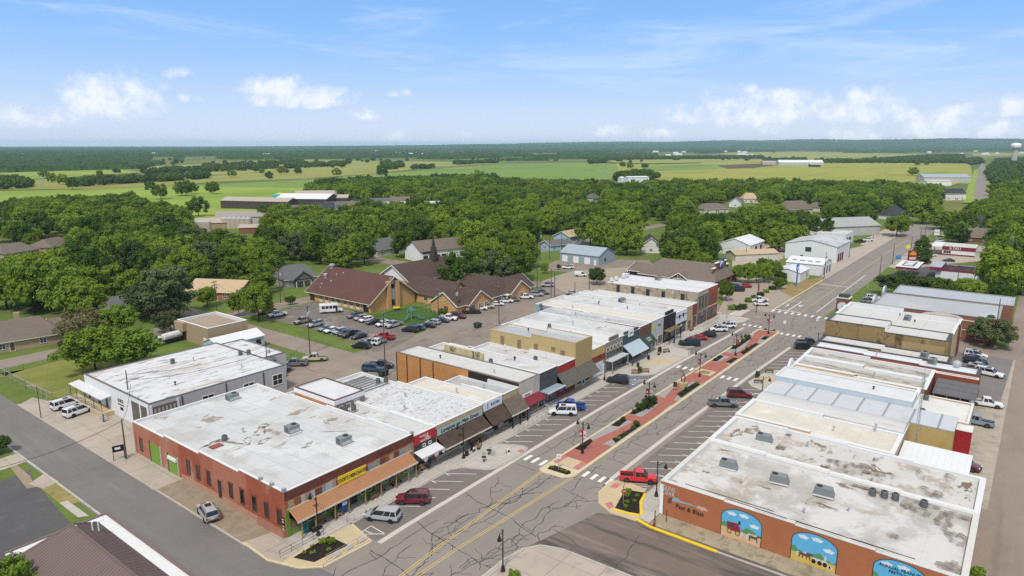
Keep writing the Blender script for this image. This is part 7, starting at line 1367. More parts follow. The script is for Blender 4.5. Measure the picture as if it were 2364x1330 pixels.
# benches, bins, planters, cafe sets
def bench():
    e = empty('bench', 0, 0, 0); e['category'] = 'bench'
    MB().box(-.9, -.25, .40, .9, .25, .46).build('seat', WOOD, e); MB().hexa([(-.9, .22, .55), (.9, .22, .55), (.9, .28, .55), (-.9, .28, .55)], [(-.9, .32, .92), (.9, .32, .92), (.9, .38, .92), (-.9, .38, .92)]).build('backrest', WOOD, e)
    for s in (-.8, .8): MB().box(s-.04, -.25, 0, s+.04, .3, .42).build('leg', BLACK, e)
    return e
be = bench()
for x, y, r, lb in ((51.6,72.6,0,'wooden bench under the copper awning left end'), (62.5,72.7,0,'dark bench under the copper awning by the green riser'), (65.8,72.7,0,'bench under the copper awning right end'), (72.0,72.7,0,'bench under the boutique awning'), (84.0,72.4,0,'long pale bench before the antique shop'), (134.7,67.8,-52,'wooden bench on the near side of the bulb with the bins'), (136.9,66.4,-52,'second bench beside the conical shrub on the bulb'), (151.6,70.0,20,'bench at the far end of the bulb beside a planter'), (154.2,69.2,-30,'bench facing the accessible bay'), (145.4,43.6,120,'wooden bench on the right bulb nearest the ramp'), (153.8,43.8,120,'wooden bench on the right bulb farther end'), (177.8,72.6,0,'red brown bench before the narrow tan shop'), (83.4,70.9,30,'green metal bench beside the pavement bulb')):
    place(be, USED, x, y, math.radians(r), .15, lb, 'benches on the pavement')
bn = empty('litter_bin', 0, 0, 0); bn['category'] = 'litter bin'; MB().lathe([(.28, 0), (.32, .1), (.32, .85), (.36, .9), (.36, .98)], 12).build('drum', BLACK, bn); MB().lathe([(.34, .98), (.2, 1.08)], 12).build('lid', DGREY, bn)
for x, y, lb in ((139.5,69.6,'left black litter bin on the bulb'), (146.2,70.2,'right black litter bin on the bulb'), (79.7,70.6,'black litter bin by the antique lamp'), (98.6,72.6,'black bin at the red awning')): place(bn, USED, x, y, 0, .15, lb, 'litter bins')
tb_ = empty('cafe_table', 0, 0, 0); tb_['category'] = 'table'; MB().lathe([(.42, .72), (.42, .75)], 14).build('tabletop', BLACK, tb_); MB().tube([(0, 0, 0), (0, 0, .72)], .03).build('stem', BLACK, tb_); MB().lathe([(.25, 0), (.05, .06)], 10).build('base', BLACK, tb_)
place(tb_, USED, 79.9, 67.0, 0, .15, 'black round table nearest the street corner of the bulb'); place(tb_, USED, 82.4, 68.0, 0, .15, 'grey round table with chairs on the bulb')
ch_ = empty('cafe_chair', 0, 0, 0); ch_['category'] = 'chair'; MB().box(-.2, -.2, .42, .2, .2, .45).build('seat', GALV, ch_); MB().box(-.2, .17, .45, .2, .2, .85).build('backrest', GALV, ch_)
for sx in (-.17, .17):
    for sy in (-.17, .17): MB().box(sx-.02, sy-.02, 0, sx+.02, sy+.02, .42).build('leg', GALV, ch_)
for x, y, r, lb in ((81.7,68.6,40,'grey metal chair left of the grey table'), (82.6,67.2,170,'grey metal chair in front of the grey table'), (83.2,68.4,-70,'grey metal chair right of the grey table')): place(ch_, USED, x, y, math.radians(r), .15, lb, 'cafe chairs')
for x, y, lb in ((84.3,65.5,'white sandwich board on the pavement bulb'), (81.6,70.9,'dark sandwich board by the litter bin')):
    e = empty('sandwich_board', x, y, .15, 0, lb, 'sign')
    for s in (-1, 1): MB().hexa([(x-.35, y+s*.3-.02, .15), (x+.35, y+s*.3-.02, .15), (x+.35, y+s*.3+.02, .15), (x-.35, y+s*.3+.02, .15)], [(x-.35, y+s*.03-.02, 1.2), (x+.35, y+s*.03-.02, 1.2), (x+.35, y+s*.03+.02, 1.2), (x-.35, y+s*.03+.02, 1.2)]).build('board', WHITE if x > 83 else BLACK, e)
    MB().box(x-.22, y-.28, .55, x+.22, y-.24, .95).build('board_lettering', INK if x > 83 else WHITE, e)
def goods(name, lb, cat, fn, x, y): e = empty(name, x, y, .15, 0, lb, cat); fn(e, x, y); return e
goods('shelf_unit', 'turquoise shelf unit under the copper awning', 'shelf', lambda e, x, y: [MB().box(x-.4, y-.2, .15, x-.35, y+.2, 1.7).build('side_panel', plain('turquoise', (.06, .33, .36)), e), MB().box(x+.35, y-.2, .15, x+.4, y+.2, 1.7).build('side_panel', MATS['turquoise'], e)]+[MB().box(x-.35, y-.2, z, x+.35, y+.2, z+.05).build('shelf', MATS['turquoise'], e) for z in (.2, .7, 1.2, 1.65)], 48.9, 72.4)
goods('storage_chest', 'black chest beside the turquoise shelf', 'chest', lambda e, x, y: (MB().box(x-.7, y-.35, .15, x+.7, y+.35, .75).build('box', BLACK, e), MB().box(x-.75, y-.38, .75, x+.75, y+.38, .85).build('lid', DGREY, e)), 50.3, 71.9)
goods('ice_freezer', 'blue ice freezer by the store doors', 'freezer', lambda e, x, y: (MB().box(x-.5, y-.35, .15, x+.5, y+.35, 1.9).build('cabinet', MATS['postal_blue'], e), MB().box(x-.42, y-.38, 1.3, x+.42, y-.36, 1.8).build('label_panel', WHITE, e)), 55.6, 72.7)
for x, y, lb in ((54.3,72.3,'flower cart by the striped store window'), (60.7,72.2,'wooden goods stand with yellow items'), (85.9,72.3,'rusty cart with plants before the antique shop')):
    goods('flower_cart', lb, 'cart', lambda e, x, y: (MB().box(x-.7, y-.35, .45, x+.7, y+.35, .75).build('tray', WOOD, e), [MB().lathe([(.25, -.04), (.25, .04)], 12).xf(Matrix.Translation((x+s, y-.38, .4)) @ Matrix.Rotation(math.pi/2, 4, 'X')).build('wheel', DOOR_B, e) for s in (-.5, .5)], [MB().lathe([(.05, .7), (.2, .85), (.16, 1.1), (.03, 1.25)], 7, (x-.5+k*.25, y, 0)).build('plant', plain('potted_leaf', (.07, .14, .03)), e) for k in range(5)]), x, y)
# railings (ramps and planter)
def railing(lb, pts, h=1.0, z=.15, m=DGREY, n=None, name='railing'):
    e = empty(name, pts[0][0], pts[0][1], 0, 0, lb, 'railing'); r = MB()
    for zz in (h, h*.5): r.tube([(x, y, z+zz) for x, y in pts], .03, 5)
    r.build('rails', m, e)
    for (ax, ay), (bx, by) in zip(pts[:-1], pts[1:]):
        k = max(1, int(math.hypot(bx-ax, by-ay)/1.4))
        for j in range(k+1): MB().tube([(ax+(bx-ax)*j/k, ay+(by-ay)*j/k, z), (ax+(bx-ax)*j/k, ay+(by-ay)*j/k, z+h)], .03, 5).build('post', m, e)
railing('grey ramp railing beside the large white suv', [(91.5,69.6),(104.5,69.7)], m=GREYM); railing('grey ramp railing in front of the red awning', [(94.5,71.6),(108,71.8)], m=GREYM); railing('grey ramp railing before the timber canopy', [(158,71.6),(170,71.6)], m=GREYM); railing('grey ramp railing behind the red sedan', [(160,69.9),(170,69.9)], m=GREYM); railing('grey railing by the corner brick building', [(183,71.4),(196,71.6)], m=GREYM); railing('grey railing by the white suvs at the crossing', [(181,69.9),(191,69.9)], m=GREYM); railing('dark railing along the corner planter', [(43.6,70.2),(50.2,70.1)], m=DGREY); railing('low railing with white emblems on the corner planter', [(46.6,64.9),(53.0,64.6)], .9, m=GREYM); railing('short railing beside the first stall', [(53.8,71.6),(53.9,69.8),(55,69.6)], m=GREYM)
for x in (48, 50, 52): tag(MB().box(x-.45, 64.55, .35, x+.45, 64.6, .95).build('emblem_panel', CAP_W), 'white emblem panel number %s on the corner railing' % {48: 'nearest the road bend', 50: 'in the middle', 52: 'nearest the stalls'}[x], 'sign')
# fences
def fence(name, lb, pts, h, step, pm, mesh_m=None, r=.04):
    e = empty(name, pts[0][0], pts[0][1], 0, 0, lb, 'fence')
    MB().tube([(x, y, h) for x, y in pts], r*.8, 5).build('top_rail', pm, e)
    if mesh_m: 
        b = MB()
        for (ax, ay), (bx, by) in zip(pts[:-1], pts[1:]):
            n = max(1, int(math.hypot(bx-ax, by-ay)/.6))
            for j in range(n): f = j/n; b.tube([(ax+(bx-ax)*f, ay+(by-ay)*f, .05), (ax+(bx-ax)*f, ay+(by-ay)*f, h)], .02, 3, cap=False)
        b.build('pickets', mesh_m, e)
    for (ax, ay), (bx, by) in zip(pts[:-1], pts[1:]):
        n = max(1, int(math.hypot(bx-ax, by-ay)/step))
        for j in range(n+1): MB().tube([(ax+(bx-ax)*j/n, ay+(by-ay)*j/n, 0), (ax+(bx-ax)*j/n, ay+(by-ay)*j/n, h+.05)], r, 5).build('post', pm, e)
fence('chain_link_fence', 'galvanised fence around the dry lawn at left', PP([(-40,848),(0,866),(60,898),(122,928),(196,909)]), 1.9, 2.6, GALV, GREYM, .06); fence('chain_link_fence', 'thin fence between the dry lawn and the upper left street', PP([(22,864),(55,853),(120,836),(165,826)]), 1.4, 5, GALV, None, .05)
fence('playground_fence', 'green wire fence round the playground', PP([(856,738),(958,757),(1016,734),(1012,722)]), 1.7, 2.4, plain('fence_green', (.02, .035, .02)), MATS['fence_green'], .04)
px_sheet('playground_turf', [(852,734),(956,752),(1014,732),(1000,716),(958,706),(905,716)], .05, mat('bright_turf', (.06, .115, .026), .95, .15, .4, spec=.1))
# play equipment
x, y = P(950, 736); e = empty('play_tower', x, y, 0, 0, 'green play tower with two curving slides', 'playground'); PG = plain('play_green', (.03, .16, .15)); PB = plain('play_beige', (.48, .40, .24))
for sx in (-.8, .8):
    for sy in (-.8, .8): MB().tube([(x+sx, y+sy, 0), (x+sx, y+sy, 3.0)], .07).build('post', PB, e)
MB().box(x-.9, y-.9, 1.5, x+.9, y+.9, 1.62).build('platform', PG, e); MB().lathe([(1.4, 2.9), (.1, 3.9)], 4, (x, y, 0)).build('canopy', PG, e)
for dx, dy in ((-1, -.25), (.25, -1)): MB().hexa([(x+dx*1-.3*abs(dy), y+dy*1-.3*abs(dx), 1.5), (x+dx*1+.3*abs(dy), y+dy*1+.3*abs(dx), 1.5), (x+dx*4.2+.3*abs(dy), y+dy*4.2+.3*abs(dx), .2), (x+dx*4.2-.3*abs(dy), y+dy*4.2-.3*abs(dx), .2)], [(x+dx*1-.3*abs(dy), y+dy*1-.3*abs(dx), 1.65), (x+dx*1+.3*abs(dy), y+dy*1+.3*abs(dx), 1.65), (x+dx*4.2+.3*abs(dy), y+dy*4.2+.3*abs(dx), .35), (x+dx*4.2-.3*abs(dy), y+dy*4.2-.3*abs(dx), .35)]).build('slide', PG, e)
x, y = P(985, 722); e = empty('climbing_frame', x, y, 0, 0, 'beige climbing frame of posts and bars', 'playground')
for k in range(5):
    for s in (-1, 1): MB().tube([(x+k*1.6, y+s, 0), (x+k*1.6, y+s, 2.5)], .06).build('post', PB, e)
for s in (-1, 1): MB().tube([(x, y+s, 2.5), (x+6.4, y+s, 2.5)], .06).build('bar', PB, e)
x, y = P(915, 716); e = empty('play_table', x, y, 0, 0, 'yellow round play table by the hall wall', 'table'); MB().lathe([(1.2, .8), (1.2, .95)], 14, (x, y, 0)).build('tabletop', plain('play_yellow', (.65, .45, .03)), e); MB().tube([(x, y, 0), (x, y, .8)], .1).build('stem', GREYM, e)
# skip, dumpsters, hydrant, bollards
def skip(name, x, y, rz, m, lb): e = empty(name, x, y, 0, rz, lb, 'dumpster'); b = MB().hexa([(-.9, -.6, .1), (.9, -.6, .1), (.9, .6, .1), (-.9, .6, .1)], [(-1, -.8, 1.3), (1, -.8, 1.3), (1, .8, 1.3), (-1, .8, 1.3)]).build('bin', m); b.parent = e; l_ = MB().hexa([(-1.02, -.82, 1.3), (1.02, -.82, 1.3), (1.02, .82, 1.4), (-1.02, .82, 1.4)], [(-1.02, -.82, 1.36), (1.02, -.82, 1.36), (1.02, .82, 1.5), (-1.02, .82, 1.5)]).build('lid', BLACK); l_.parent = e
skip('dumpster', *P(1103, 757), 0, plain('dumpster_green', (.02, .055, .045)), 'green dumpster by the alley lean to'); skip('wheeled_bin', *P(885, 868), 0, MATS['dumpster_green'], 'green bin at the orange brick corner'); skip('dumpster', 176, 10.2, 0, BLACK, 'black dumpster at the back of the ochre wall'); skip('dumpster', 90, .1, 0, BLACK, 'black dumpster behind the mural store')
e = empty('fire_hydrant', 78.9, 36.0, .0, 0, 'rusty red hydrant by the yellow kerb', 'hydrant'); MB().lathe([(.18, 0), (.14, .1), (.14, .6), (.2, .65), (.1, .85)], 8, (78.9, 36, 0)).build('barrel', plain('hydrant_red', (.25, .05, .035)), e); MB().box(78.6, 35.9, .45, 79.2, 36.1, .6).build('outlet', MATS['hydrant_red'], e)
for x, y, lb in ((79.9,36.4,'dark post left of the mural wall corner'), (81.0,35.2,'dark post closest to the lettered mural wall')): tag(MB().tube([(x, y, 0), (x, y, 1.9)], .08).build('wall_post', DOOR_B), lb, 'post', 'posts by the mural wall')
slab('mural_pavement', [(79.2, 36.8), (82.55, 36.8), (82.55, -1), (79.2, -1)], 0, .12, mat('mossy_concrete', (.34, .285, .20), .95, .15, .4, [((.20, .17, .11), .5, .48, .66, (1, 1, 1), .9)], bands=[('y', 3.0, .015, (.2, .17, .13))], fine=.2, spec=.1))
# ------------------------------------------------------------------ trees
def leaf_mat(name, dark, light, tr=.22):
    m = bpy.data.materials.new(name); m.use_nodes = True; t = NT(m.node_tree); b = t.n['Principled BSDF']
    oi = t.new('ShaderNodeObjectInfo'); pos = t.new('ShaderNodeNewGeometry').outputs['Position']
    n = t.noise(pos, .45, 4, .6); n2 = t.noise(pos, 2.6, 2, .6)
    f = t.math('ADD', t.math('MULTIPLY', oi.outputs['Random'], .75), t.math('ADD', t.math('MULTIPLY', n, .5), t.math('MULTIPLY', n2, .35)))
    c = t.mix(t.rng(f, .35, 1.2), (*dark, 1), (*light, 1)); t.l.new(c, b.inputs['Base Color'])
    b.inputs['Roughness'].default_value = .7; b.inputs['Specular IOR Level'].default_value = .15
    tl = t.new('ShaderNodeBsdfTranslucent'); t.l.new(c, tl.inputs[0]); mx = t.new('ShaderNodeMixShader'); mx.inputs[0].default_value = tr
    t.l.new(b.outputs[0], mx.inputs[1]); t.l.new(tl.outputs[0], mx.inputs[2]); t.l.new(mx.outputs[0], t.n['Material Output'].inputs[0])
    return m
LEAF = leaf_mat('broad_leaves', (.052, .106, .012), (.25, .35, .032), .35)
LEAFB = leaf_mat('bright_leaves', (.115, .19, .02), (.235, .34, .04), .3); LEAFO = leaf_mat('olive_leaves', (.13, .125, .04), (.24, .22, .08)); LEAFG = leaf_mat('grey_green_leaves', (.060, .090, .03), (.13, .16, .06)); LEAFD = leaf_mat('dark_leaves', (.035, .066, .014), (.09, .14, .028))
BARK = mat('bark', (.085, .065, .05), .95, .25, 2.0, obj=True, spec=.1)
def crown(seed, R=7.0, H=9.0, zb=3.5, nb=44, br=(1.2, 2.5), nl=75, ls=.55, cone=0.0, core=True):
    "leaf cards in clumps on an uneven dome; returns a mesh (base of the trunk at the origin)"
    r = np.random.default_rng(seed); V = []; F = []
    lobes = [(r.uniform(0, 6.28), r.uniform(.75, 1.2)) for _ in range(6)]
    k = 0
    for i in range(nb):
        a = i*2.39996+r.uniform(-.4, .4); u = (i+.5)/nb
        z = (1-2*u)*.9 if u < .93 else r.uniform(-.2, .2)
        rad = math.sqrt(max(0, 1-z*z))*r.uniform(.62, 1.08)*(1 if u < .93 else .4)
        am = 1+.22*math.sin(2*a+lobes[0][0])+.14*math.sin(3*a+lobes[1][0])
        if cone: rad *= (1-.55*cone*(z+1)/2*1.2)
        b = r.uniform(*br)*(1-.35*max(0, z)*0.6)
        zz = z if z > 0 else z*.8
        c = np.array([rad*math.cos(a)*(R-b*.7)*am, rad*math.sin(a)*(R-b*.7)*am, zb+H*.42+zz*(H*.58-b*.5)+r.uniform(-.08, .08)*H])
        if core:
            q = [(0, 0, 1), (.894, 0, .447), (.276, .851, .447), (-.724, .526, .447), (-.724, -.526, .447), (.276, -.851, .447), (.724, .526, -.447), (-.276, .851, -.447), (-.894, 0, -.447), (-.276, -.851, -.447), (.724, -.526, -.447), (0, 0, -1)]
            f = [(0,1,2),(0,2,3),(0,3,4),(0,4,5),(0,5,1),(1,6,2),(2,7,3),(3,8,4),(4,9,5),(5,10,1),(2,6,7),(3,7,8),(4,8,9),(5,9,10),(1,10,6),(6,11,7),(7,11,8),(8,11,9),(9,11,10),(10,11,6)]
            for p in q: V.append(c+np.array(p)*b*.66)
            F += [tuple(k+j for j in t) for t in f]; k += 12
        d = r.normal(size=(nl, 3)); d /= np.linalg.norm(d, axis=1)[:, None]; d[:, 2] = np.where(d[:, 2] < -.5, -d[:, 2], d[:, 2])
        for j in range(nl):
            p = c+d[j]*b*r.uniform(.72, 1.12); n = d[j]+r.normal(size=3)*.45+np.array([0, 0, .35]); n /= np.linalg.norm(n)
            t = np.cross(n, r.normal(size=3)); t /= np.linalg.norm(t); s = np.cross(n, t); q = ls*r.uniform(.6, 1.3)
            V += [p-t*q*.5-s*q*.35, p+t*q*.5-s*q*.35, p+t*q*.4+s*q*.4, p-t*q*.4+s*q*.35]; F.append((k, k+1, k+2, k+3)); k += 4
    me = bpy.data.meshes.new('crown'); me.from_pydata([tuple(v) for v in V], [], F); me.update(); return me
def trunk_mesh(seed, h=5.5, r=.34, limbs=6, R=4.5, H=9):
    q = random.Random(seed); mb = MB(); mb.tube([(0, 0, -.2), (.08, .05, h*.5), (.0, .1, h)], r, 7, r*.62)
    for k in range(limbs):
        a = k*6.283/limbs+q.uniform(-.3, .3); z0 = h*q.uniform(.55, .98); e = q.uniform(.55, .9)
        mb.tube([(0, 0, z0), (math.cos(a)*R*.35*e, math.sin(a)*R*.35*e, z0+H*.16), (math.cos(a)*R*.8*e, math.sin(a)*R*.8*e, z0+H*q.uniform(.25, .45))], r*.45, 5, r*.12)
    return mb
TREES = {}
def tree_proto(kind, name, cat, cmesh, lm, tseed, **kw):
    e = empty(name, 0, 0, 0); e['category'] = cat
    me = cmesh.copy() if cmesh.users else cmesh; me.materials.clear(); me.materials.append(lm)
    c = bpy.data.objects.new('crown', me); COL.objects.link(c); c.parent = e
    trunk_mesh(tseed, **kw).build('trunk', BARK, e); TREES[kind] = e; return e
cm = [crown(11+k, R=7.0+.5*(k % 2), H=11.5, zb=1.9, nb=(44, 34, 54, 40)[k]) for k in range(4)]
for k in range(4): tree_proto('broad%d' % k, 'broadleaf_tree', 'tree', cm[k], LEAF, k)
for k, lm in ((4, LEAFB), (5, LEAFD), (6, LEAFG)): tree_proto('broad%d' % k, 'broadleaf_tree', 'tree', cm[k-3].copy(), lm, k)
fine = crown(31, R=5.0, H=7.0, zb=2.2, nb=60, br=(.9, 1.5), nl=110, ls=.36); fine2 = crown(33, R=5.0, H=7.5, zb=2.4, nb=56, br=(.9, 1.6), nl=110, ls=.36)
tree_proto('near', 'broadleaf_tree', 'tree', fine, LEAF, 7, h=4.0, r=.22, R=3.5, H=7); tree_proto('near_bright', 'broadleaf_tree', 'tree', fine2, LEAFB, 8, h=4.0, r=.22, R=3.5, H=7)
tree_proto('olive', 'olive_toned_tree', 'tree', crown(35, R=5, H=7, zb=1.8, nb=48, br=(.7, 1.3), nl=80, ls=.3, core=False), LEAFO, 9, h=4.0, r=.22, R=4, H=7); tree_proto('grey', 'round_tree', 'tree', crown(37, R=5.2, H=7, zb=2.0, nb=64, br=(.9, 1.4), nl=110, ls=.34), LEAFG, 10, h=3.6, r=.22, R=3.5, H=7); tree_proto('dark', 'round_tree', 'tree', crown(39, R=5.0, H=6, zb=2.0, nb=60, br=(.9, 1.4), nl=110, ls=.34), LEAFD, 10, h=3.2, r=.22, R=3.5, H=6)
tree_proto('cone', 'conifer_tree', 'tree', crown(41, R=4.5, H=11, zb=.8, nb=60, br=(.9, 1.5), nl=90, ls=.4, cone=1.0), LEAFD, 11, h=6, r=.2, R=2.5, H=8)
tree_proto('shrub', 'shrub', 'shrub', crown(43, R=1.0, H=1.5, zb=.05, nb=16, br=(.28, .45), nl=70, ls=.14), LEAFD, 12, h=.5, r=.05, R=.6, H=1.2); tree_proto('shrub_bright', 'shrub', 'shrub', crown(45, R=1.0, H=1.4, zb=.05, nb=16, br=(.28, .45), nl=70, ls=.14), LEAFB, 13, h=.5, r=.05, R=.6, H=1.2)
tree_proto('tuft', 'grass_tuft', 'plant', crown(47, R=.5, H=.55, zb=.02, nb=9, br=(.15, .25), nl=45, ls=.09, core=False), LEAFB, 14, h=.2, r=.02, R=.2, H=.3)
for e in list(TREES.values()): e['seed_only'] = 1; del e['seed_only']
def plant(kind, x, y, h0, h, w0, w_, label, group, rz=None, z=0.0):
    q = RND.uniform(0, 6.28) if rz is None else rz
    return place(TREES[kind], USEDT, x, y, q, z, label, group, (w_/w0, w_/w0, h/h0))
USEDT = {}
def place(proto, used, x, y, rz=0.0, z=0.0, label=None, group=None, s=None):
    key = proto.name_full
    o = proto if not used.get(key) else copy_tree(proto)
    used[key] = True
    o.location = (x, y, z); o.rotation_euler.z = rz
    if s: o.scale = s
    if label: o['label'] = label
    if group: o['group'] = group
    elif 'group' in o: del o['group']
    return o
H0 = {'near': (9.2, 10), 'near_bright': (9.8, 10), 'olive': (8.8, 10), 'grey': (9.0, 10.4), 'dark': (8.0, 10), 'cone': (11.8, 9), 'shrub': (1.55, 2), 'shrub_bright': (1.45, 2), 'tuft': (.57, 1), 'broad0': (13.8, 14), 'broad1': (13.8, 14), 'broad2': (13.8, 14), 'broad3': (13.8, 14), 'broad4': (13.8, 14), 'broad5': (13.8, 14), 'broad6': (13.8, 14)}
def ptree(kind, bx, by, ty, wpx, label, group=None):
    x, y = P(bx, by); h = ztop(x, y, ty); d = math.sqrt(x*x+y*y+CH*CH); plant(kind, x, y, H0[kind][0], h, H0[kind][1], wpx*d/FPX, label, group)
    return x, y
SPEC = [('near',222,858,754,112,'big dark green tree on the dry lawn behind the white block'), ('near_bright',306,850,766,112,'lighter green tree right of the big one on the dry lawn'), ('olive',196,792,710,105,'olive brown thin leaved tree beside the ranch house'), ('near_bright',272,780,708,80,'bright yellow green tree behind the two lawn trees'), ('grey',355,737,652,118,'grey green round tree before the dark hip roofed house'), ('near',277,694,642,66,'small round green tree above the olive one'), ('grey',395,768,717,62,'small grey green tree left of the tan masonry building'), ('near',598,740,653,80,'roadside tree behind the white pickup'), ('near_bright',552,730,672,42,'slim roadside tree left of the transformer pole'), ('near',479,708,662,44,'small tree before the metal roof house'), ('dark',671,704,683,22,'dark bush at the church lot entrance'),
 ('broad1',1062,664,577,100,'large bright tree in front of the school wing roof'), ('broad2',1102,640,560,62,'pale tree behind the large church tree'), ('broad3',1190,650,566,96,'large round tree on the lawn past the school wing'), ('near',1137,640,580,24,'thin small tree between the two church lawn trees'), ('dark',1378,657,619,44,'dark round tree in the concrete lot past the white roofs'), ('dark',1351,702,670,36,'dark low tree behind the white shop roofs'), ('near',1675,694,647,36,'small green tree on the post office lot island'), ('near',1257,632,605,18,'small shrub tree at the garage yard corner'), ('dark',1290,623,610,10,'tiny dark tree on the lawn before the garage'),
 ('dark',2080,684,631,84,'wide dark tree left of the bank roof'), ('near',2166,690,640,60,'green tree behind the middle of the bank roof'), ('near',2235,690,644,64,'green tree behind the right of the bank roof'), ('grey',2284,799,734,86,'large tree on the small lawn beside the bank'), ('near',2310,700,658,42,'small tree before the long white house'), ('cone',2126,609,546,44,'conifer by the restaurant sign'), ('near',2070,545,497,56,'round tree on the lawn at the far bend'), ('olive',2010,722,697,40,'thin brownish shrub tree between the parked suvs and the bank'), ('near_bright',30,1436,1299,92,'bright green tree top at the bottom left corner'), ('dark',-8,1048,1008,44,'dark bush at the left edge of the side street'), ('broad0',2128,516,454,66,'tall bright tree beyond the far bend of the street'), ('broad1',2172,530,482,58,'tree left of the dark roofs past the delicatessen'), ('broad2',2206,530,490,52,'darker tree against the dark roofs past the delicatessen'), ('dark',2215,560,527,36,'dark low tree right of the white pickups by the delicatessen'), ('broad3',1898,556,494,46,'pale green tree rising before the long grey hall'),
 ('near',1799,668,640,26,'crape myrtle on the planted verge'), ('dark',1806,650,628,20,'dark shrub before the small white building')]
for s in SPEC: ptree(*s)
for i, (bx, by, ty, wd, lb) in enumerate(((1708,652,612,34,'leftmost tree of the hedge beside the post office'), (1726,654,606,36,'second tree of the hedge beside the post office'), (1745,654,610,34,'middle tree of the hedge beside the post office'), (1764,652,606,36,'fourth tree of the hedge beside the post office'), (1782,648,600,36,'rightmost tree of the hedge beside the post office'), (1760,628,596,30,'tree behind the hedge beside the post office'))): ptree('near' if i % 2 else 'near_bright', bx, by, ty, wd, lb)
# shrubs in planters and verges
SH = [(46.6,67.6,'tuft',1.0),(48.3,66.6,'tuft',.9),(49.6,67.6,'shrub_bright',.75),(48.9,68.6,'shrub_bright',.7),(46.0,68.5,'tuft',.9),(47.5,68.9,'tuft',.8),(81,41.5,'tuft',1.0),(82.2,41.9,'tuft',1.0),(84.0,42.8,'shrub_bright',.6),(85.2,43.2,'shrub_bright',.6),(83.2,41.2,'tuft',.9),(84.8,41.6,'tuft',.9),(84.8,55.0,'tuft',.8),(84.9,54.2,'tuft',.8),(84.6,56.6,'tuft',.8),(94.6,57.2,'shrub_bright',.5),(101,53.7,'tuft',1.1),(103.5,53.8,'shrub_bright',.5),(106.5,53.6,'shrub',.8),(108.4,54.0,'shrub',1.1),(109.0,57.0,'shrub',.9),(107,57.1,'shrub',.7),(114,57.2,'shrub',.8),(116,57.0,'shrub',1.3),(118.2,56.6,'shrub',1.5),(120.2,56.8,'shrub',1.6),(121.2,57.2,'shrub',1.0),(129,54.0,'shrub',.7),(131.5,54.2,'shrub',.8),(134.5,54.0,'shrub',.7),(136.4,53.8,'shrub_bright',.6),(155.6,57.2,'shrub',.6),(157.8,57.1,'shrub',.7),(157,53.8,'shrub',.6),(166,54,'shrub',.6),(169,54,'shrub',.7),(172.5,53.8,'shrub',.6),(168.6,57.2,'shrub',.9),(171.5,57.0,'shrub',1.1),(175,57.1,'shrub',1.2),(178.5,57.2,'shrub',1.6),(182,53.7,'shrub',.7),(191.3,56.4,'shrub',.5),(191.3,54,'shrub',.5)]
used_lb = {}
for x, y, k, s in SH:
    where = 'corner planter by the copper awning' if x < 52 else 'planter with the stop sign' if 80 < x < 87 and y < 46 else 'small bed on the median tip' if x < 86 else 'median bed before the second lamp' if x < 112 else 'bushy median bed by the second lamp' if x < 123 else 'median bed by the stump sculpture' if x < 140 else 'median bed by the fourth lamp' if x < 164 else 'long median bed toward the crossing' if x < 190 else 'end bed of the median'
    kn = {'tuft': 'low grassy tuft', 'shrub': 'dark green shrub', 'shrub_bright': 'bright green shrub'}[k]
    s = s*(.62 if k == 'shrub' and not 115 < x < 122 else .8); plant(k, x, y, 1, s*.85, 1, s, kn+' in the '+where, kn+'s of the '+where, z=.17)
for i in range(10): x, y = P(1688+i*13.5, 718-i*7.0 if i > 2 else 716-i*1.0); plant('shrub' if i % 3 else 'shrub_bright', x, y, 1, RND.uniform(.8, 1.3), 1, RND.uniform(1.2, 1.7), 'shrub in the planted verge before the post office lot', 'shrubs of the post office verge')
for i, (x, y, s) in enumerate(((86.4,.1,1.3),(88.2,.0,1.5),(89.6,.1,1.4),(91.6,.2,1.3))): plant('shrub_bright', x, y, 1, s, 1, s*.9, 'bright green bush against the back of the mural store', 'bushes behind the mural store')
plant('shrub_bright', *P(1187,1336), 1, .75, 1, .8, 'round clipped bush on the island at the bottom edge', None)
for x, y, lb in ((135.6,67.2,'small conical shrub in a pot beside the left bulb bench'), (152.7,70.4,'potted shrub between the bulb benches'), (148.6,44.8,'conical shrub on the right pavement bulb')): plant('shrub', x, y, 1, 1.1, 1, .55, lb, None, z=.15)
e = empty('hedge', *P(1043,722), 0, 0, 'bright clipped hedge before the gabled bay', 'hedge')
x, y = e.location.x, e.location.y; me = crown(51, R=1.6, H=1.6, zb=.1, nb=26, br=(.4, .6), nl=70, ls=.2); me.materials.append(LEAFB)
for k in range(3): o = bpy.data.objects.new('clump', me); COL.objects.link(o); o.parent = e; o.location = (-1.9+k*1.9, 1.8-k*1.8, 0)
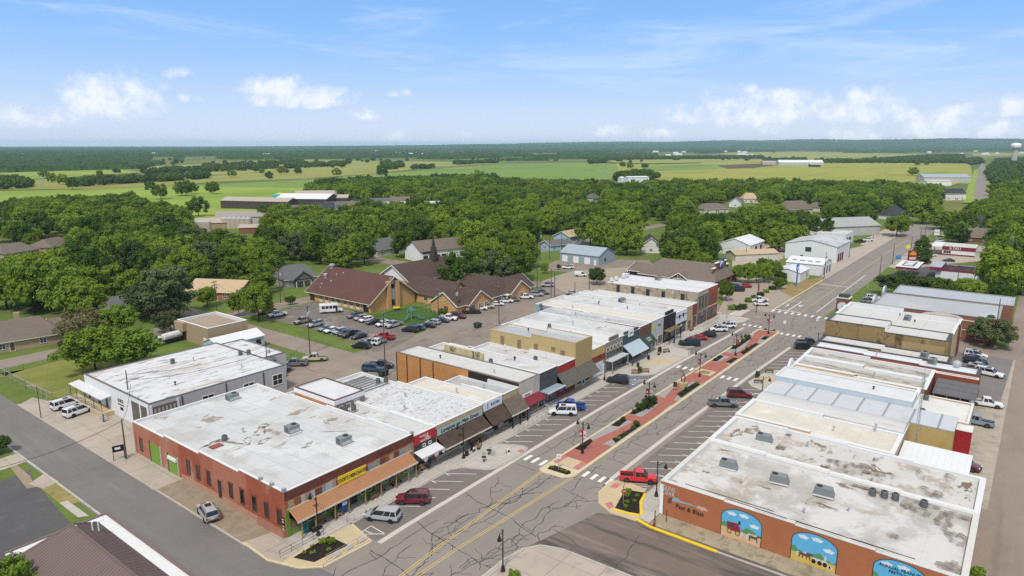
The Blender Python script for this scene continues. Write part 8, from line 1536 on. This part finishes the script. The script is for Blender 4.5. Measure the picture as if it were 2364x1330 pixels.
# ---- the belts of trees: crowns are sampled over the canopy outlines, kept clear of roofs, roads and yards that the photograph shows
def inside(p, poly):
    x, y = p; c = False; n = len(poly); j = n-1
    for i in range(n):
        xi, yi = poly[i]; xj, yj = poly[j]
        if (yi > y) != (yj > y) and x < (xj-xi)*(y-yi)/(yj-yi)+xi: c = not c
        j = i
    return c
CANOPY = [[(0,470),(125,452),(180,457),(222,447),(285,448),(340,470),(425,490),(430,530),(470,545),(520,532),(560,537),(605,530),(612,492),(650,490),(700,510),(735,490),(790,505),(830,482),(870,476),(900,490),(950,472),(1000,485),(1060,465),(1010,455),(900,448),(830,450),(720,441),(707,434),(800,427),(900,418),(1100,416),(1320,422),(1400,424),(1420,430),(1560,420),(1700,424),(1830,418),(1870,410),(1930,415),(2050,425),(2120,428),(2180,440),(2215,470),(2190,500),(2150,520),(2110,520),(2060,505),(1960,512),(1870,512),(1880,532),(1800,556),(1730,560),(1650,590),(1600,600),(1500,590),(1420,592),(1370,578),(1300,555),(1240,590),(1180,590),(1120,600),(1060,575),(940,580),(930,605),(850,620),(770,618),(712,640),(640,655),(560,650),(480,660),(420,690),(330,705),(240,735),(150,740),(0,760)],
          [(2195,505),(2240,480),(2290,450),(2364,420),(2364,650),(2290,640),(2252,600),(2270,570),(2200,530)], [(2272,400),(2300,368),(2364,364),(2364,470),(2300,450),(2290,425)], [(1060,600),(1140,560),(1235,570),(1240,610),(1150,625)]]
HOLES = [[(0,497),(60,501),(125,514),(125,519),(60,512),(0,508)], [(225,512),(295,512),(295,523),(225,523)], [(0,557),(60,557),(66,584),(0,588)], [(88,533),(168,533),(160,570),(95,574)], [(440,494),(600,494),(600,528),(440,528)], [(940,566),(1068,566),(1068,608),(940,608)], [(1250,536),(1345,536),(1345,585),(1250,590)], [(1280,566),(1415,566),(1415,625),(1280,625)], [(1474,538),(1516,538),(1516,572),(1474,572)], [(1610,463),(1690,463),(1690,494),(1610,494)], [(1680,455),(1748,455),(1748,478),(1680,478)], [(1804,458),(1856,458),(1856,486),(1804,486)], [(1852,473),(1895,473),(1895,490),(1852,490)], [(1878,500),(1995,500),(1995,548),(1878,548)], [(2030,478),(2100,478),(2100,512),(2030,512)], [(2176,430),(2230,430),(2230,468),(2176,468)], [(2235,520),(2285,520),(2285,560),(2235,560)], [(640,588),(735,588),(735,612),(640,612)], [(870,572),(905,572),(905,592),(870,592)], [(1350,448),(1386,448),(1386,466),(1350,466)], [(1665,552),(1800,552),(1800,600),(1665,600)], [(1240,592),(1300,592),(1300,640),(1240,640)], [(1415,585),(1500,585),(1500,612),(1415,612)], [(645,612),(720,612),(720,668),(645,668)], [(486,650),(580,650),(580,706),(486,706)], [(240,675),(330,680),(330,740),(240,740)], [(0,720),(150,735),(150,830),(0,830)], [(700,602),(1000,612),(1000,720),(700,720)], [(930,588),(1040,588),(1040,660),(930,660)], [(1860,540),(2050,540),(2050,580),(1860,580)], [(2245,368),(2285,368),(2285,462),(2245,462)], [(2120,460),(2190,520),(2160,540),(2100,530)], [(1240,476),(1264,476),(1264,488),(1240,488)], [(1500,500),(1540,500),(1540,540),(1500,540)]]
BLD = [(o.location.x, o.location.y) for o in COL.objects if o.type == 'EMPTY' and o.get('category') in ('house', 'workshop', 'garage', 'church', 'church wing', 'building', 'carport') and o.location.length > 210]
cand = []
RT = random.Random(21); step = 9.6
for i in range(-6, 96):
    for j in range(-12, 66):
        x = i*step+RT.uniform(-4, 4); y = j*step+RT.uniform(-4, 4)
        d = math.hypot(x, y)
        if d < 150 or d > 900: continue
        cpx = proj(x, y, 7.0)
        if not (-60 < cpx[0] < 2430): continue
        if not any(inside(cpx, c) for c in CANOPY): continue
        s = RT.choice((RT.uniform(.55, .8), RT.uniform(.8, 1.1), RT.uniform(.9, 1.22)))*(1.0 if d < 480 else .88)
        rw = 6.3*s*FPX/math.hypot(d, CH); tp = proj(x, y, 13.2*s)[1]; bt = proj(x, y, 3)[1]
        pts = [cpx, (cpx[0], tp+3), (cpx[0]-rw*.8, cpx[1]), (cpx[0]+rw*.8, cpx[1]), (cpx[0]-rw*.6, tp+rw*.4), (cpx[0]+rw*.6, tp+rw*.4), (cpx[0], bt)]
        if any(inside(p, h) for p in pts for h in HOLES): continue
        if any((x-bx)**2+(y-by)**2 < 12**2 for bx, by in BLD): continue
        if 98 < x < 108 and y < 330: continue
        if 184 < y < 200 and x < 420: continue
        if 42.5 < y < 66: continue
        cand.append((d, x, y, s, cpx))
cand.sort()
SECT = [(300, 'the woods at the left edge'), (600, 'the woods above the tan masonry building'), (930, 'the woods behind the church hall'), (1250, 'the woods behind the church steeple'), (1660, 'the woods behind the blue grey garage'), (2060, 'the woods behind the white workshops'), (9999, 'the woods right of the far bend')]
NIND = 235
for k, (d, x, y, s, c) in enumerate(cand[:NIND]):
    sec = next(n for lim, n in SECT if c[0] < lim)
    row = 'front' if c[1] > 585 else 'middle' if c[1] > 535 else 'back'
    plant('broad%d' % RT.choice((0, 0, 1, 1, 2, 2, 3, 3, 4, 5, 6)), x, y, 1, s*RT.uniform(.85, 1.2), 1, s, 'leafy green tree in the %s rows of %s' % (row, sec), '%s rows of %s' % (row, sec))
def scatter(name, pts, protos, lm):
    "many crowns as one object: instances on a cloud of points"
    col = bpy.data.collections.new(name+'_crowns')
    for me in protos:
        m2 = me.copy(); m2.materials.clear(); m2.materials.append(lm); col.objects.link(bpy.data.objects.new('crown_shape', m2))
    me = bpy.data.meshes.new(name); me.from_pydata([(p[0], p[1], p[2]) for p in pts], [], []); o = bpy.data.objects.new(name, me); COL.objects.link(o)
    at = me.attributes.new('sc', 'FLOAT', 'POINT'); at.data.foreach_set('value', [p[3] for p in pts])
    ng = bpy.data.node_groups.new(name+'_scatter', 'GeometryNodeTree'); ng.interface.new_socket('Geometry', in_out='INPUT', socket_type='NodeSocketGeometry'); ng.interface.new_socket('Geometry', in_out='OUTPUT', socket_type='NodeSocketGeometry')
    N = ng.nodes; L = ng.links; gi = N.new('NodeGroupInput'); go = N.new('NodeGroupOutput'); ip = N.new('GeometryNodeInstanceOnPoints'); ci = N.new('GeometryNodeCollectionInfo'); na = N.new('GeometryNodeInputNamedAttribute'); rv = N.new('FunctionNodeRandomValue')
    ci.inputs[0].default_value = col; ci.inputs['Separate Children'].default_value = True; ci.inputs['Reset Children'].default_value = True
    na.data_type = 'FLOAT'; na.inputs[0].default_value = 'sc'; rv.data_type = 'FLOAT_VECTOR'; rv.inputs[0].default_value = (0, 0, 0); rv.inputs[1].default_value = (0, 0, 6.28)
    ip.inputs['Pick Instance'].default_value = True
    L.new(gi.outputs[0], ip.inputs['Points']); L.new(ci.outputs[0], ip.inputs['Instance']); L.new(na.outputs[0], ip.inputs['Scale']); L.new(rv.outputs[0], ip.inputs['Rotation']); L.new(ip.outputs[0], go.inputs[0])
    o.modifiers.new('scatter', 'NODES').node_group = ng
    return tag(o, kind='stuff')
tag(scatter('tree_belt', [(x, y, 0, s) for d, x, y, s, c in cand[NIND:]], cm, LEAF), 'dense belt of green trees stretching behind the town', 'trees')
print('belt', len(cand))
# ------------------------------------------------------------------ farmland, far woods and hills
def fmat(n, c, l2): return mat(n, c, .95, .16, .01, [(l2, .006, .42, .66, (1, 1, 1), .8), (tuple(q*.72 for q in c), .004, .50, .66, (.4, 2.2, 1), .7), (tuple(q*.8 for q in l2), .03, .55, .7, (.25, 1, 1), .5)], fine=.12, spec=.05)
FG = fmat('green_field', (.225, .315, .056), (.28, .33, .07)); FY_ = fmat('yellow_green_field', (.275, .295, .064), (.325, .295, .078)); FT = fmat('dry_gold_field', (.275, .265, .075), (.235, .265, .066)); FP = fmat('pale_pasture', (.255, .285, .08), (.29, .275, .09)); FL = fmat('lush_field', (.165, .25, .062), (.20, .26, .06))
FIELDS = [([(-150,500),(-150,445),(60,440),(180,438),(400,430),(700,417),(720,442),(700,470),(640,500),(430,505),(350,470),(280,452),(150,458)], FG), ([(400,430),(700,416),(880,401),(1150,379),(1420,373),(1432,412),(1330,420),(1100,418),(900,420),(720,434)], FL), ([(100,437),(250,428),(420,415),(560,399),(900,388),(1010,384),(880,400),(700,413),(500,420),(400,429),(180,440)], FT), ([(320,386),(640,369),(900,372),(1180,376),(1010,385),(880,391),(640,396),(430,408),(340,398)], FP), ([(-150,404),(280,392),(330,398),(120,412),(-150,420)], FG), ([(-150,424),(120,414),(250,418),(240,430),(100,438),(-150,442)], FT), ([(1420,374),(1700,367),(1880,373),(2240,379),(2246,412),(2190,432),(2050,424),(1900,416),(1560,424),(1500,412),(1432,408)], FY_), ([(1480,386),(1620,379),(1720,381),(1640,392),(1500,396)], FL), ([(1405,372),(1460,367),(1720,366),(1700,371),(1560,378),(1440,380)], FP), ([(1650,352),(1900,351),(2150,358),(2240,372),(1900,371),(1700,363)], FP), ([(2240,352),(2430,350),(2430,358),(2250,362)], FT)]
for k, (pts, m) in enumerate(FIELDS): sheet('field', PP(pts), .10+.06*k, m)
sheet('far_road', [(515, 47.5), (515, 62.5), *PP([(2228,472),(2250,455)]), *PP([(2255,400),(2264,372),(2275,372),(2280,400),(2290,470),(2240,510)])], .9, A_ALLEY) if False else None
sheet('far_road', PP([(2246,462),(2253,420),(2258,392),(2266,378),(2273,378),(2277,395),(2278,420),(2281,462)]), .85, A_MAIN)
px_sheet('far_verge', [(2222,470),(2238,420),(2250,392),(2300,392),(2300,470)], .78, FG)
px_sheet('earth_yard', [(1655,383),(1760,378),(1790,382),(1740,388),(1680,390)], .92, mat('dark_earth_yard', (.11, .085, .06), .95, .2, .02, spec=.05))
px_sheet('stream_bank', [(1380,375),(1510,378),(1620,376),(1610,377.4),(1510,380),(1390,377)], .95, mat('dark_bank', (.09, .07, .045), .95, .2, .02, spec=.05))
px_sheet('pale_track', [(640,466),(860,462),(1020,452),(1150,448),(1150,451),(1020,456),(860,468),(640,474)], .95, FP)
px_sheet('left_road', [(-60,498),(60,508),(130,516),(130,520),(60,513),(-60,504)], .06, A_ALLEY)
# barns and sheds on the edge of the fields
def shed(px, py, L, W_, he, hr, ang, wall, roof, lb):
    x, y = P(px, py); gable('farm_building', lb, 'barn', x, y, ang, L, W_, he, hr, wall, roof, .4)
BWALL = mat('dark_brown_metal', (.075, .062, .055), .7, .08, .3, bands=[('xy', 2.0, .06, (.045, .038, .034))], spec=.2); TROOF = mat('tan_grey_metal_roof', (.40, .345, .285), .6, .06, .2, spec=.2); WROOF = mat('far_white_roof', (.66, .66, .65), .6, .05, .2, spec=.2)
shed(600, 481, 62, 16, 6.5, 9, -66, BWALL, TROOF, 'long dark metal barn with tan roof left of the storage yard'); shed(735, 462, 40, 24, 6.5, 9, -40, BWALL, TROOF, 'dark metal barn behind the white roofed one'); shed(712, 472, 46, 30, 6, 9.5, -60, BWALL, WROOF, 'wide white roofed barn at the storage yard'); shed(775, 470, 24, 14, 5.5, 8, -50, BWALL, TROOF, 'small dark barn right of the white roofed one')
shed(474, 528, 24, 10, 4, 6.5, -30, BUFFB, TROOF, 'tan roofed feed store building left of the grain tanks'); shed(568, 519, 34, 15, 6, 9, -40, GSID, mat('grain_store_roof', (.30, .27, .235), .7, .08, .3, spec=.2), 'large grey roofed grain store behind the trees'); shed(592, 537, 18, 8, 3.5, 5, -40, brick('store_brick', (.25, .11, .07)), TROOF, 'low brick building under the grain store')
shed(790, 503, 44, 14, 4.5, 6.5, -30, WSID, WROOF, 'long white roofed building in the tree belt'); shed(962, 487, 48, 18, 5, 7.5, -40, WSID, mat('pale_blue_roof', (.52, .56, .60), .6, .05, .2, spec=.2), 'pale blue roofed hall in the tree belt'); shed(1042, 455, 14, 6, 4, 4.6, -50, WSID, WROOF, 'white container box at the tree belt edge'); shed(1078, 452, 16, 12, 4, 7.5, -30, WHW, MROOF_T, 'small white house with rusty roof at the belt edge')
shed(1845, 382, 110, 34, 8, 14, -60, GSID, WROOF, 'long white barn out in the far right field'); shed(1785, 381, 60, 26, 7, 11, -60, GSID, TROOF, 'grey barn beside the dark earth yard'); shed(1880, 386, 24, 16, 6, 8, -60, BWALL, TROOF, 'small dark shed right of the far white barn'); shed(2175, 422, 60, 26, 8, 12, -60, STUCCO, MROOF_B, 'blue roofed warehouse beside the far road'); shed(2160, 428, 30, 18, 6, 7, -60, WSID, R_PALE, 'pale yard building left of the blue roofed warehouse'); shed(1468, 424, 30, 18, 9, 10, -40, WSID, WROOF, 'white box building before the dark tree clump'); shed(1447, 421, 22, 14, 6, 8, -40, WSID, WROOF, 'small white building before the dark tree clump')
SUBR = ((700,497,'leftmost small house of the new estate'), (745,490,'second small house of the new estate'), (775,488,'third small house of the new estate'), (803,487,'fourth small house of the new estate'), (840,482,'fifth small house of the new estate'), (880,478,'sixth small house of the new estate'), (925,474,'seventh small house of the new estate'), (965,466,'eighth small house of the new estate'), (1005,468,'ninth small house of the new estate'), (790,458,'dark roofed house left by the barns'), (820,461,'dark roofed house right by the barns'), (875,457,'low house at the wood edge'), (940,458,'brown house at the wood edge'))
for k, (px_, py_, lb) in enumerate(SUBR):
    x, y = P(px_, py_); e, M4 = gable('estate_house', lb, 'house', x, y, -55+8*(k % 3), 16, 12, 3.4, 7.5, (GSID, BLUEW, CREAMW)[k % 3], (SHG_T, SHG_G, SHG_D)[(k*2) % 3], .5, 'houses of the new estate'); lwindow(e, M4, -1, 0, 1, 2.4, 1.4, 6, WHITE); lwindow(e, M4, 'a', 0, .2, 2.6, 2.2, 8, WHITE, 1, 1)
RF = random.Random(9)
for k in range(46):
    px_ = RF.choice([RF.uniform(0, 360), RF.uniform(600, 1000), RF.uniform(1400, 1750), RF.uniform(2030, 2360)]); py_ = RF.uniform(351, 364) if px_ < 1800 else RF.uniform(350, 360)
    x, y = P(px_, py_); L = RF.uniform(22, 46); mb = MB(); M4 = Matrix.Translation((x, y, 2)) @ Matrix.Rotation(RF.uniform(-1.2, .2), 4, 'Z')
    mb.hexa([(-L/2, -9, 0), (L/2, -9, 0), (L/2, 9, 0), (-L/2, 9, 0)], [(-L/2, -9, 7), (L/2, -9, 7), (L/2, 9, 7), (-L/2, 9, 7)]); mb.hexa([(-L/2, -9.5, 7), (L/2, -9.5, 7), (L/2, 9.5, 7), (-L/2, 9.5, 7)], [(-L/2, -.2, 11), (L/2, -.2, 11), (L/2, .2, 11), (-L/2, .2, 11)])
    sec = 'beyond the left woods' if px_ < 400 else 'beyond the middle fields' if px_ < 1200 else 'beyond the right fields' if px_ < 1800 else 'left of the water tower'
    tag(mb.xf(M4).build('distant_house', WROOF), 'tiny pale house '+sec, 'house', 'distant houses '+sec)
# grain tanks
for k in range(11):
    px_ = 452+k*7 if k < 5 else 520+(k-5)*11; py_ = 536 if k < 5 else 527; x, y = P(px_, py_)
    e = empty('storage_tank', x, y, 0, 0, ('cream storage tank in the near row by the feed store', 'cream storage tank in the far row by the grain store')[k >= 5], 'tank', ('near row of tanks', 'far row of tanks')[k >= 5]); MB().lathe([(2.3, 0), (2.3, 6.2)], 14, (x, y, 0)).build('drum', mat('cream_tank', (.46, .40, .31), .6, .08, .5, bands=[('z', 1.2, .06, (.33, .28, .21))]), e); MB().lathe([(2.35, 6.2), (.3, 7.2)], 14, (x, y, 0)).build('lid', GALV, e)
for px_, py_, m_, lb in ((640,466,plain('aqua_tank', (.08, .42, .40)),'aqua storage tank by the dark barn'), (648,463,plain('yellow_tank', (.62, .55, .04)),'yellow storage tank by the dark barn')): x, y = P(px_, py_); e = empty('storage_tank', x, y, 0, 0, lb, 'tank'); MB().lathe([(4, 0), (4, 6.5)], 12, (x, y, 0)).build('drum', m_, e); MB().lathe([(4.1, 6.5), (.5, 7.4)], 12, (x, y, 0)).build('lid', m_, e)
# water tower
u = Vector((3966, 109.7)).normalized()*2400; zt = ztop(u.x, u.y, 330); e = empty('water_tower', u.x, u.y, 0, 0, 'pale water tower on the right horizon', 'water tower'); s = zt/60
MB().lathe([(9*s, 0), (7.4*s, 6*s), (7.0*s, 34*s), (8*s, 42*s)], 18, (u.x, u.y, 0)).build('stem', mat('pale_tower_stem', (.46, .43, .38), .8, .05, .05), e); MB().lathe([(8*s, 42*s), (12.5*s, 47*s), (13*s, 54*s), (11*s, 58*s), (1*s, 60.4*s)], 20, (u.x, u.y, 0)).build('tank', WHITE, e, True)
# tall masts and poles of the power line in the fields
for k, (px_, by_, ty_) in enumerate(((93,428,402),(100,432,404),(622,412,386),(1385,414,384),(1390,414,384),(1568,412,381),(1102,405,386),(1640,382,368),(1690,374,362),(1710,373,362),(1728,373,360),(1745,373,360))):
    x, y = P(px_, by_); h = min(34, ztop(x, y, ty_)); e = empty('power_mast', x, y, 0, 0, 'thin pale power line mast standing in the fields', 'mast', 'power line masts in the fields'); MB().tube([(x, y, 0), (x, y, h)], .45, 5, .25).build('pole', GALV, e); MB().box(x-4, y-.2, h-3, x+4, y+.2, h-2.6).build('crossarm', GALV, e)
# scattered field trees and hedgerows
fpts = []
def fill(poly, dens, smin=.7, smax=1.1, z=0.0):
    xs = [p[0] for p in poly]; ys = [p[1] for p in poly]; A = PP(poly); wx = [a[0] for a in A]; wy = [a[1] for a in A]
    area = (max(wx)-min(wx))*(max(wy)-min(wy)); n = min(9000, int(area*dens))
    for _ in range(n):
        x = RF.uniform(min(wx), max(wx)); y = RF.uniform(min(wy), max(wy))
        if inside(proj(x, y, 0), poly): fpts.append((x, y, z, RF.uniform(smin, smax)))
WOODS = [([(150,428),(200,424),(270,420),(380,416),(420,412),(420,418),(300,424),(180,432)], .010), ([(-60,440),(60,436),(75,428),(40,420),(-60,420)], .009), ([(1420,420),(1500,418),(1520,410),(1480,403),(1430,408)], .012), ([(430,408),(480,404),(480,412),(440,416)], .008), ([(370,395),(560,390),(560,394),(400,402)], .004), ([(560,391),(640,386),(640,390),(560,395)], .004), ([(660,384),(800,378),(800,383),(660,390)], .004), ([(940,390),(1005,387),(1005,389),(940,392)], .006), ([(880,380),(930,378),(930,390),(890,392)], .003), ([(1050,378),(1150,374),(1150,377),(1050,381)], .004), ([(1355,374),(1400,371),(1400,376),(1360,379)], .006), ([(1400,366),(1760,363),(1760,366.5),(1400,370)], .006), ([(1760,372),(1860,369),(1860,371.5),(1770,375)], .005), ([(1870,373),(2240,371),(2240,377),(1900,377)], .004), ([(2225,372),(2260,368),(2268,378),(2240,382)], .010), ([(2276,402),(2300,372),(2430,366),(2430,440),(2310,440),(2288,425)], .010), ([(2000,372),(2160,360),(2225,360),(2225,372),(2050,376)], .004), ([(330,400),(420,396),(420,400),(340,404)], .005), ([(470,386),(700,374),(700,378),(480,390)], .003), ([(720,434),(800,426),(1000,419),(1150,417),(1150,424),(1000,430),(800,440)], .010)]
for pl, dn in WOODS: fill(pl, dn)
for px_, py_, s in ((102,411,1.0),(119,422,1.0),(146,427,1.1),(168,438,1.1),(372,460,1.1),(420,452,1.1),(430,452,1.2),(443,447,.9),(492,448,1.0),(536,410,1.0),(545,393,.9),(592,398,1.0),(605,402,.8),(650,402,1.1),(778,408,1.1),(882,410,1.6),(790,388,1.0),(895,386,.9),(906,386,.9),(1454,391,1.2),(1376,376,1.2),(2118,383,1.0),(2138,382,1.0),(2108,406,1.1),(458,500,1.1),(1105,424,1.4)):
    x, y = P(px_, py_); tag(plant('broad%d' % RF.randrange(4), x, y, 1, s, 1, s, 'lone rounded tree standing out in the open fields', 'lone trees in the fields'))
for k in range(260):
    px_ = RF.uniform(0, 2230); py_ = RF.choice((RF.uniform(366, 392), RF.uniform(366, 382), RF.uniform(385, 440)))
    if py_ > 392 and (px_ > 700 or RF.random() < .6): continue
    if 900 < px_ < 1420 and py_ > 374 or 1500 < px_ and py_ > 372: continue
    for j in range(RF.choice((1, 1, 2, 3, 5))): x, y = P(px_+RF.uniform(-2, 2)*j, py_+RF.uniform(-.3, .3)); fpts.append((x, y, 0, RF.uniform(.6, 1.1)))
LEAFF = leaf_mat('far_leaves', (.042, .080, .014), (.105, .165, .025), .2)
low = [crown(61+k, R=7.0, H=10.5, zb=.5, nb=16, br=(2.4, 3.6), nl=16, ls=1.6) for k in range(3)]
tag(scatter('field_woods', fpts, low, LEAFF), 'strips and clumps of trees between the far fields', 'trees')
# far woods: a bumpy canopy sheet in polar cells, with clearings
def far_wood():
    r = np.random.default_rng(4); na, nr = 1150, 200
    A = np.linspace(AZ-.78, AZ+.78, na); D = 1150*np.power(15500/1150, np.linspace(0, 1, nr))
    X = np.outer(D, np.cos(A)); Y = np.outer(D, np.sin(A))
    def vnoise(sx, seed):
        g = np.random.default_rng(seed).random((256, 256)); u = X/sx; v = Y/sx; i = np.floor(u).astype(int); j = np.floor(v).astype(int); fu = u-i; fv = v-j
        fu = fu*fu*(3-2*fu); fv = fv*fv*(3-2*fv); q = lambda a, b: g[a % 256, b % 256]
        return (q(i, j)*(1-fu)+q(i+1, j)*fu)*(1-fv)+(q(i, j+1)*(1-fu)+q(i+1, j+1)*fu)*fv
    n1 = vnoise(420, 1)*.6+vnoise(170, 2)*.4; hn = vnoise(1900, 3)*.65+vnoise(700, 5)*.35
    c = X*Fv.x+Y*Fv.y-(0-CH)*0+(-CH)*Fv.z; px = 1182+FPX*(X*Rv.x+Y*Rv.y)/c; py = 665-FPX*(X*Uv.x+Y*Uv.y-CH*Uv.z)/c
    thr = np.where(py < 346, .30, np.where(py < 351.5, .44, .55))
    edge = np.interp(px, [-200, 0, 330, 400, 640, 900, 1180, 1400, 1420, 1700, 1900, 2240, 2600], [399, 398, 389, 374, 368, 366, 371, 372, 366, 352, 354, 353, 352])
    left = (px < 350) & (py > 352) & (py < edge)
    m = ((n1 > thr) & (py < edge)) | (left & (n1 > .28)) | ((px > 400) & (px < 1420) & (py < edge) & (py > edge-9) & (n1 > .36))
    hill = np.interp(D, [1150, 5500, 8000, 11500, 15500], [0, 0, .12, 1, 1.05])[:, None]
    prof = np.interp(px[0], [0, 500, 1000, 1450, 1900, 2364], [10, 16, 40, 95, 118, 122])
    Z = hill*(prof[None, :]*(.45+.95*hn))
    tree = r.uniform(4, 13, X.shape)*np.clip(D/2500, .85, 1.6)[:, None]
    Zt = Z+np.where(m, tree, -3.0-Z*.0)
    Zt = np.where(m, Zt, Z-.6 if False else Z-2.0)
    V = np.stack([X, Y, Zt], -1).reshape(-1, 3); idx = np.arange(nr*na).reshape(nr, na)
    q = np.stack([idx[:-1, :-1], idx[:-1, 1:], idx[1:, 1:], idx[1:, :-1]], -1).reshape(-1, 4)
    mm = m | np.roll(m, 1, 0) | np.roll(m, 1, 1); keep = (mm[:-1, :-1] | mm[1:, 1:] | mm[:-1, 1:] | mm[1:, :-1]).reshape(-1) 
    def mk(name, V, q, mt, kind):
        me = bpy.data.meshes.new(name); me.vertices.add(len(V)); me.vertices.foreach_set('co', V.astype(np.float32).ravel()); me.loops.add(q.size); me.loops.foreach_set('vertex_index', q.astype(np.int32).ravel()); me.polygons.add(len(q)); me.polygons.foreach_set('loop_start', np.arange(0, q.size, 4, dtype=np.int32)); me.update(); me.validate(); me.materials.append(mt); o = bpy.data.objects.new(name, me); COL.objects.link(o); return tag(o, kind=kind)
    FW = mat('far_wood_canopy', (.040, .078, .018), .95, .4, .012, [((.018, .038, .010), .03, .45, .65, (1, 1, 1), .8)], spec=.05)
    tag(mk('far_woods', V, q[keep], FW, 'stuff'), 'far off woods covering the plain and the low hills', 'woods')
    sub = np.ix_(np.arange(90, nr, 2), np.arange(0, na, 6)); Xs, Ys, Zs = X[sub], Y[sub], Z[sub]; Zs = np.where(Zs < .5, -3, Zs)
    V2 = np.stack([Xs, Ys, Zs-.5], -1).reshape(-1, 3); a, b = Xs.shape; id2 = np.arange(a*b).reshape(a, b); q2 = np.stack([id2[:-1, :-1], id2[:-1, 1:], id2[1:, 1:], id2[1:, :-1]], -1).reshape(-1, 4)
    mk('hills', V2, q2, mat('hill_clearings', (.13, .13, .05), .95, .2, .004, spec=.05), 'structure')
far_wood()
# ------------------------------------------------------------------ haze
hz = MB().box(-2500, -9000, -60, 18000, 18500, 150).build('haze', None)
hm = bpy.data.materials.new('haze_air'); hm.use_nodes = True; t = NT(hm.node_tree); t.n.remove(t.n['Principled BSDF'])
pv = t.new('ShaderNodeVolumePrincipled'); pv.inputs['Color'].default_value = (.56, .78, 1.0, 1); pv.inputs['Density'].default_value = 5.2e-5; pv.inputs['Anisotropy'].default_value = .0
t.l.new(pv.outputs[0], t.n['Material Output'].inputs['Volume']); hz.data.materials.append(hm); tag(hz, kind='stuff'); tag(hz, 'thin blue haze over the plain', 'haze')
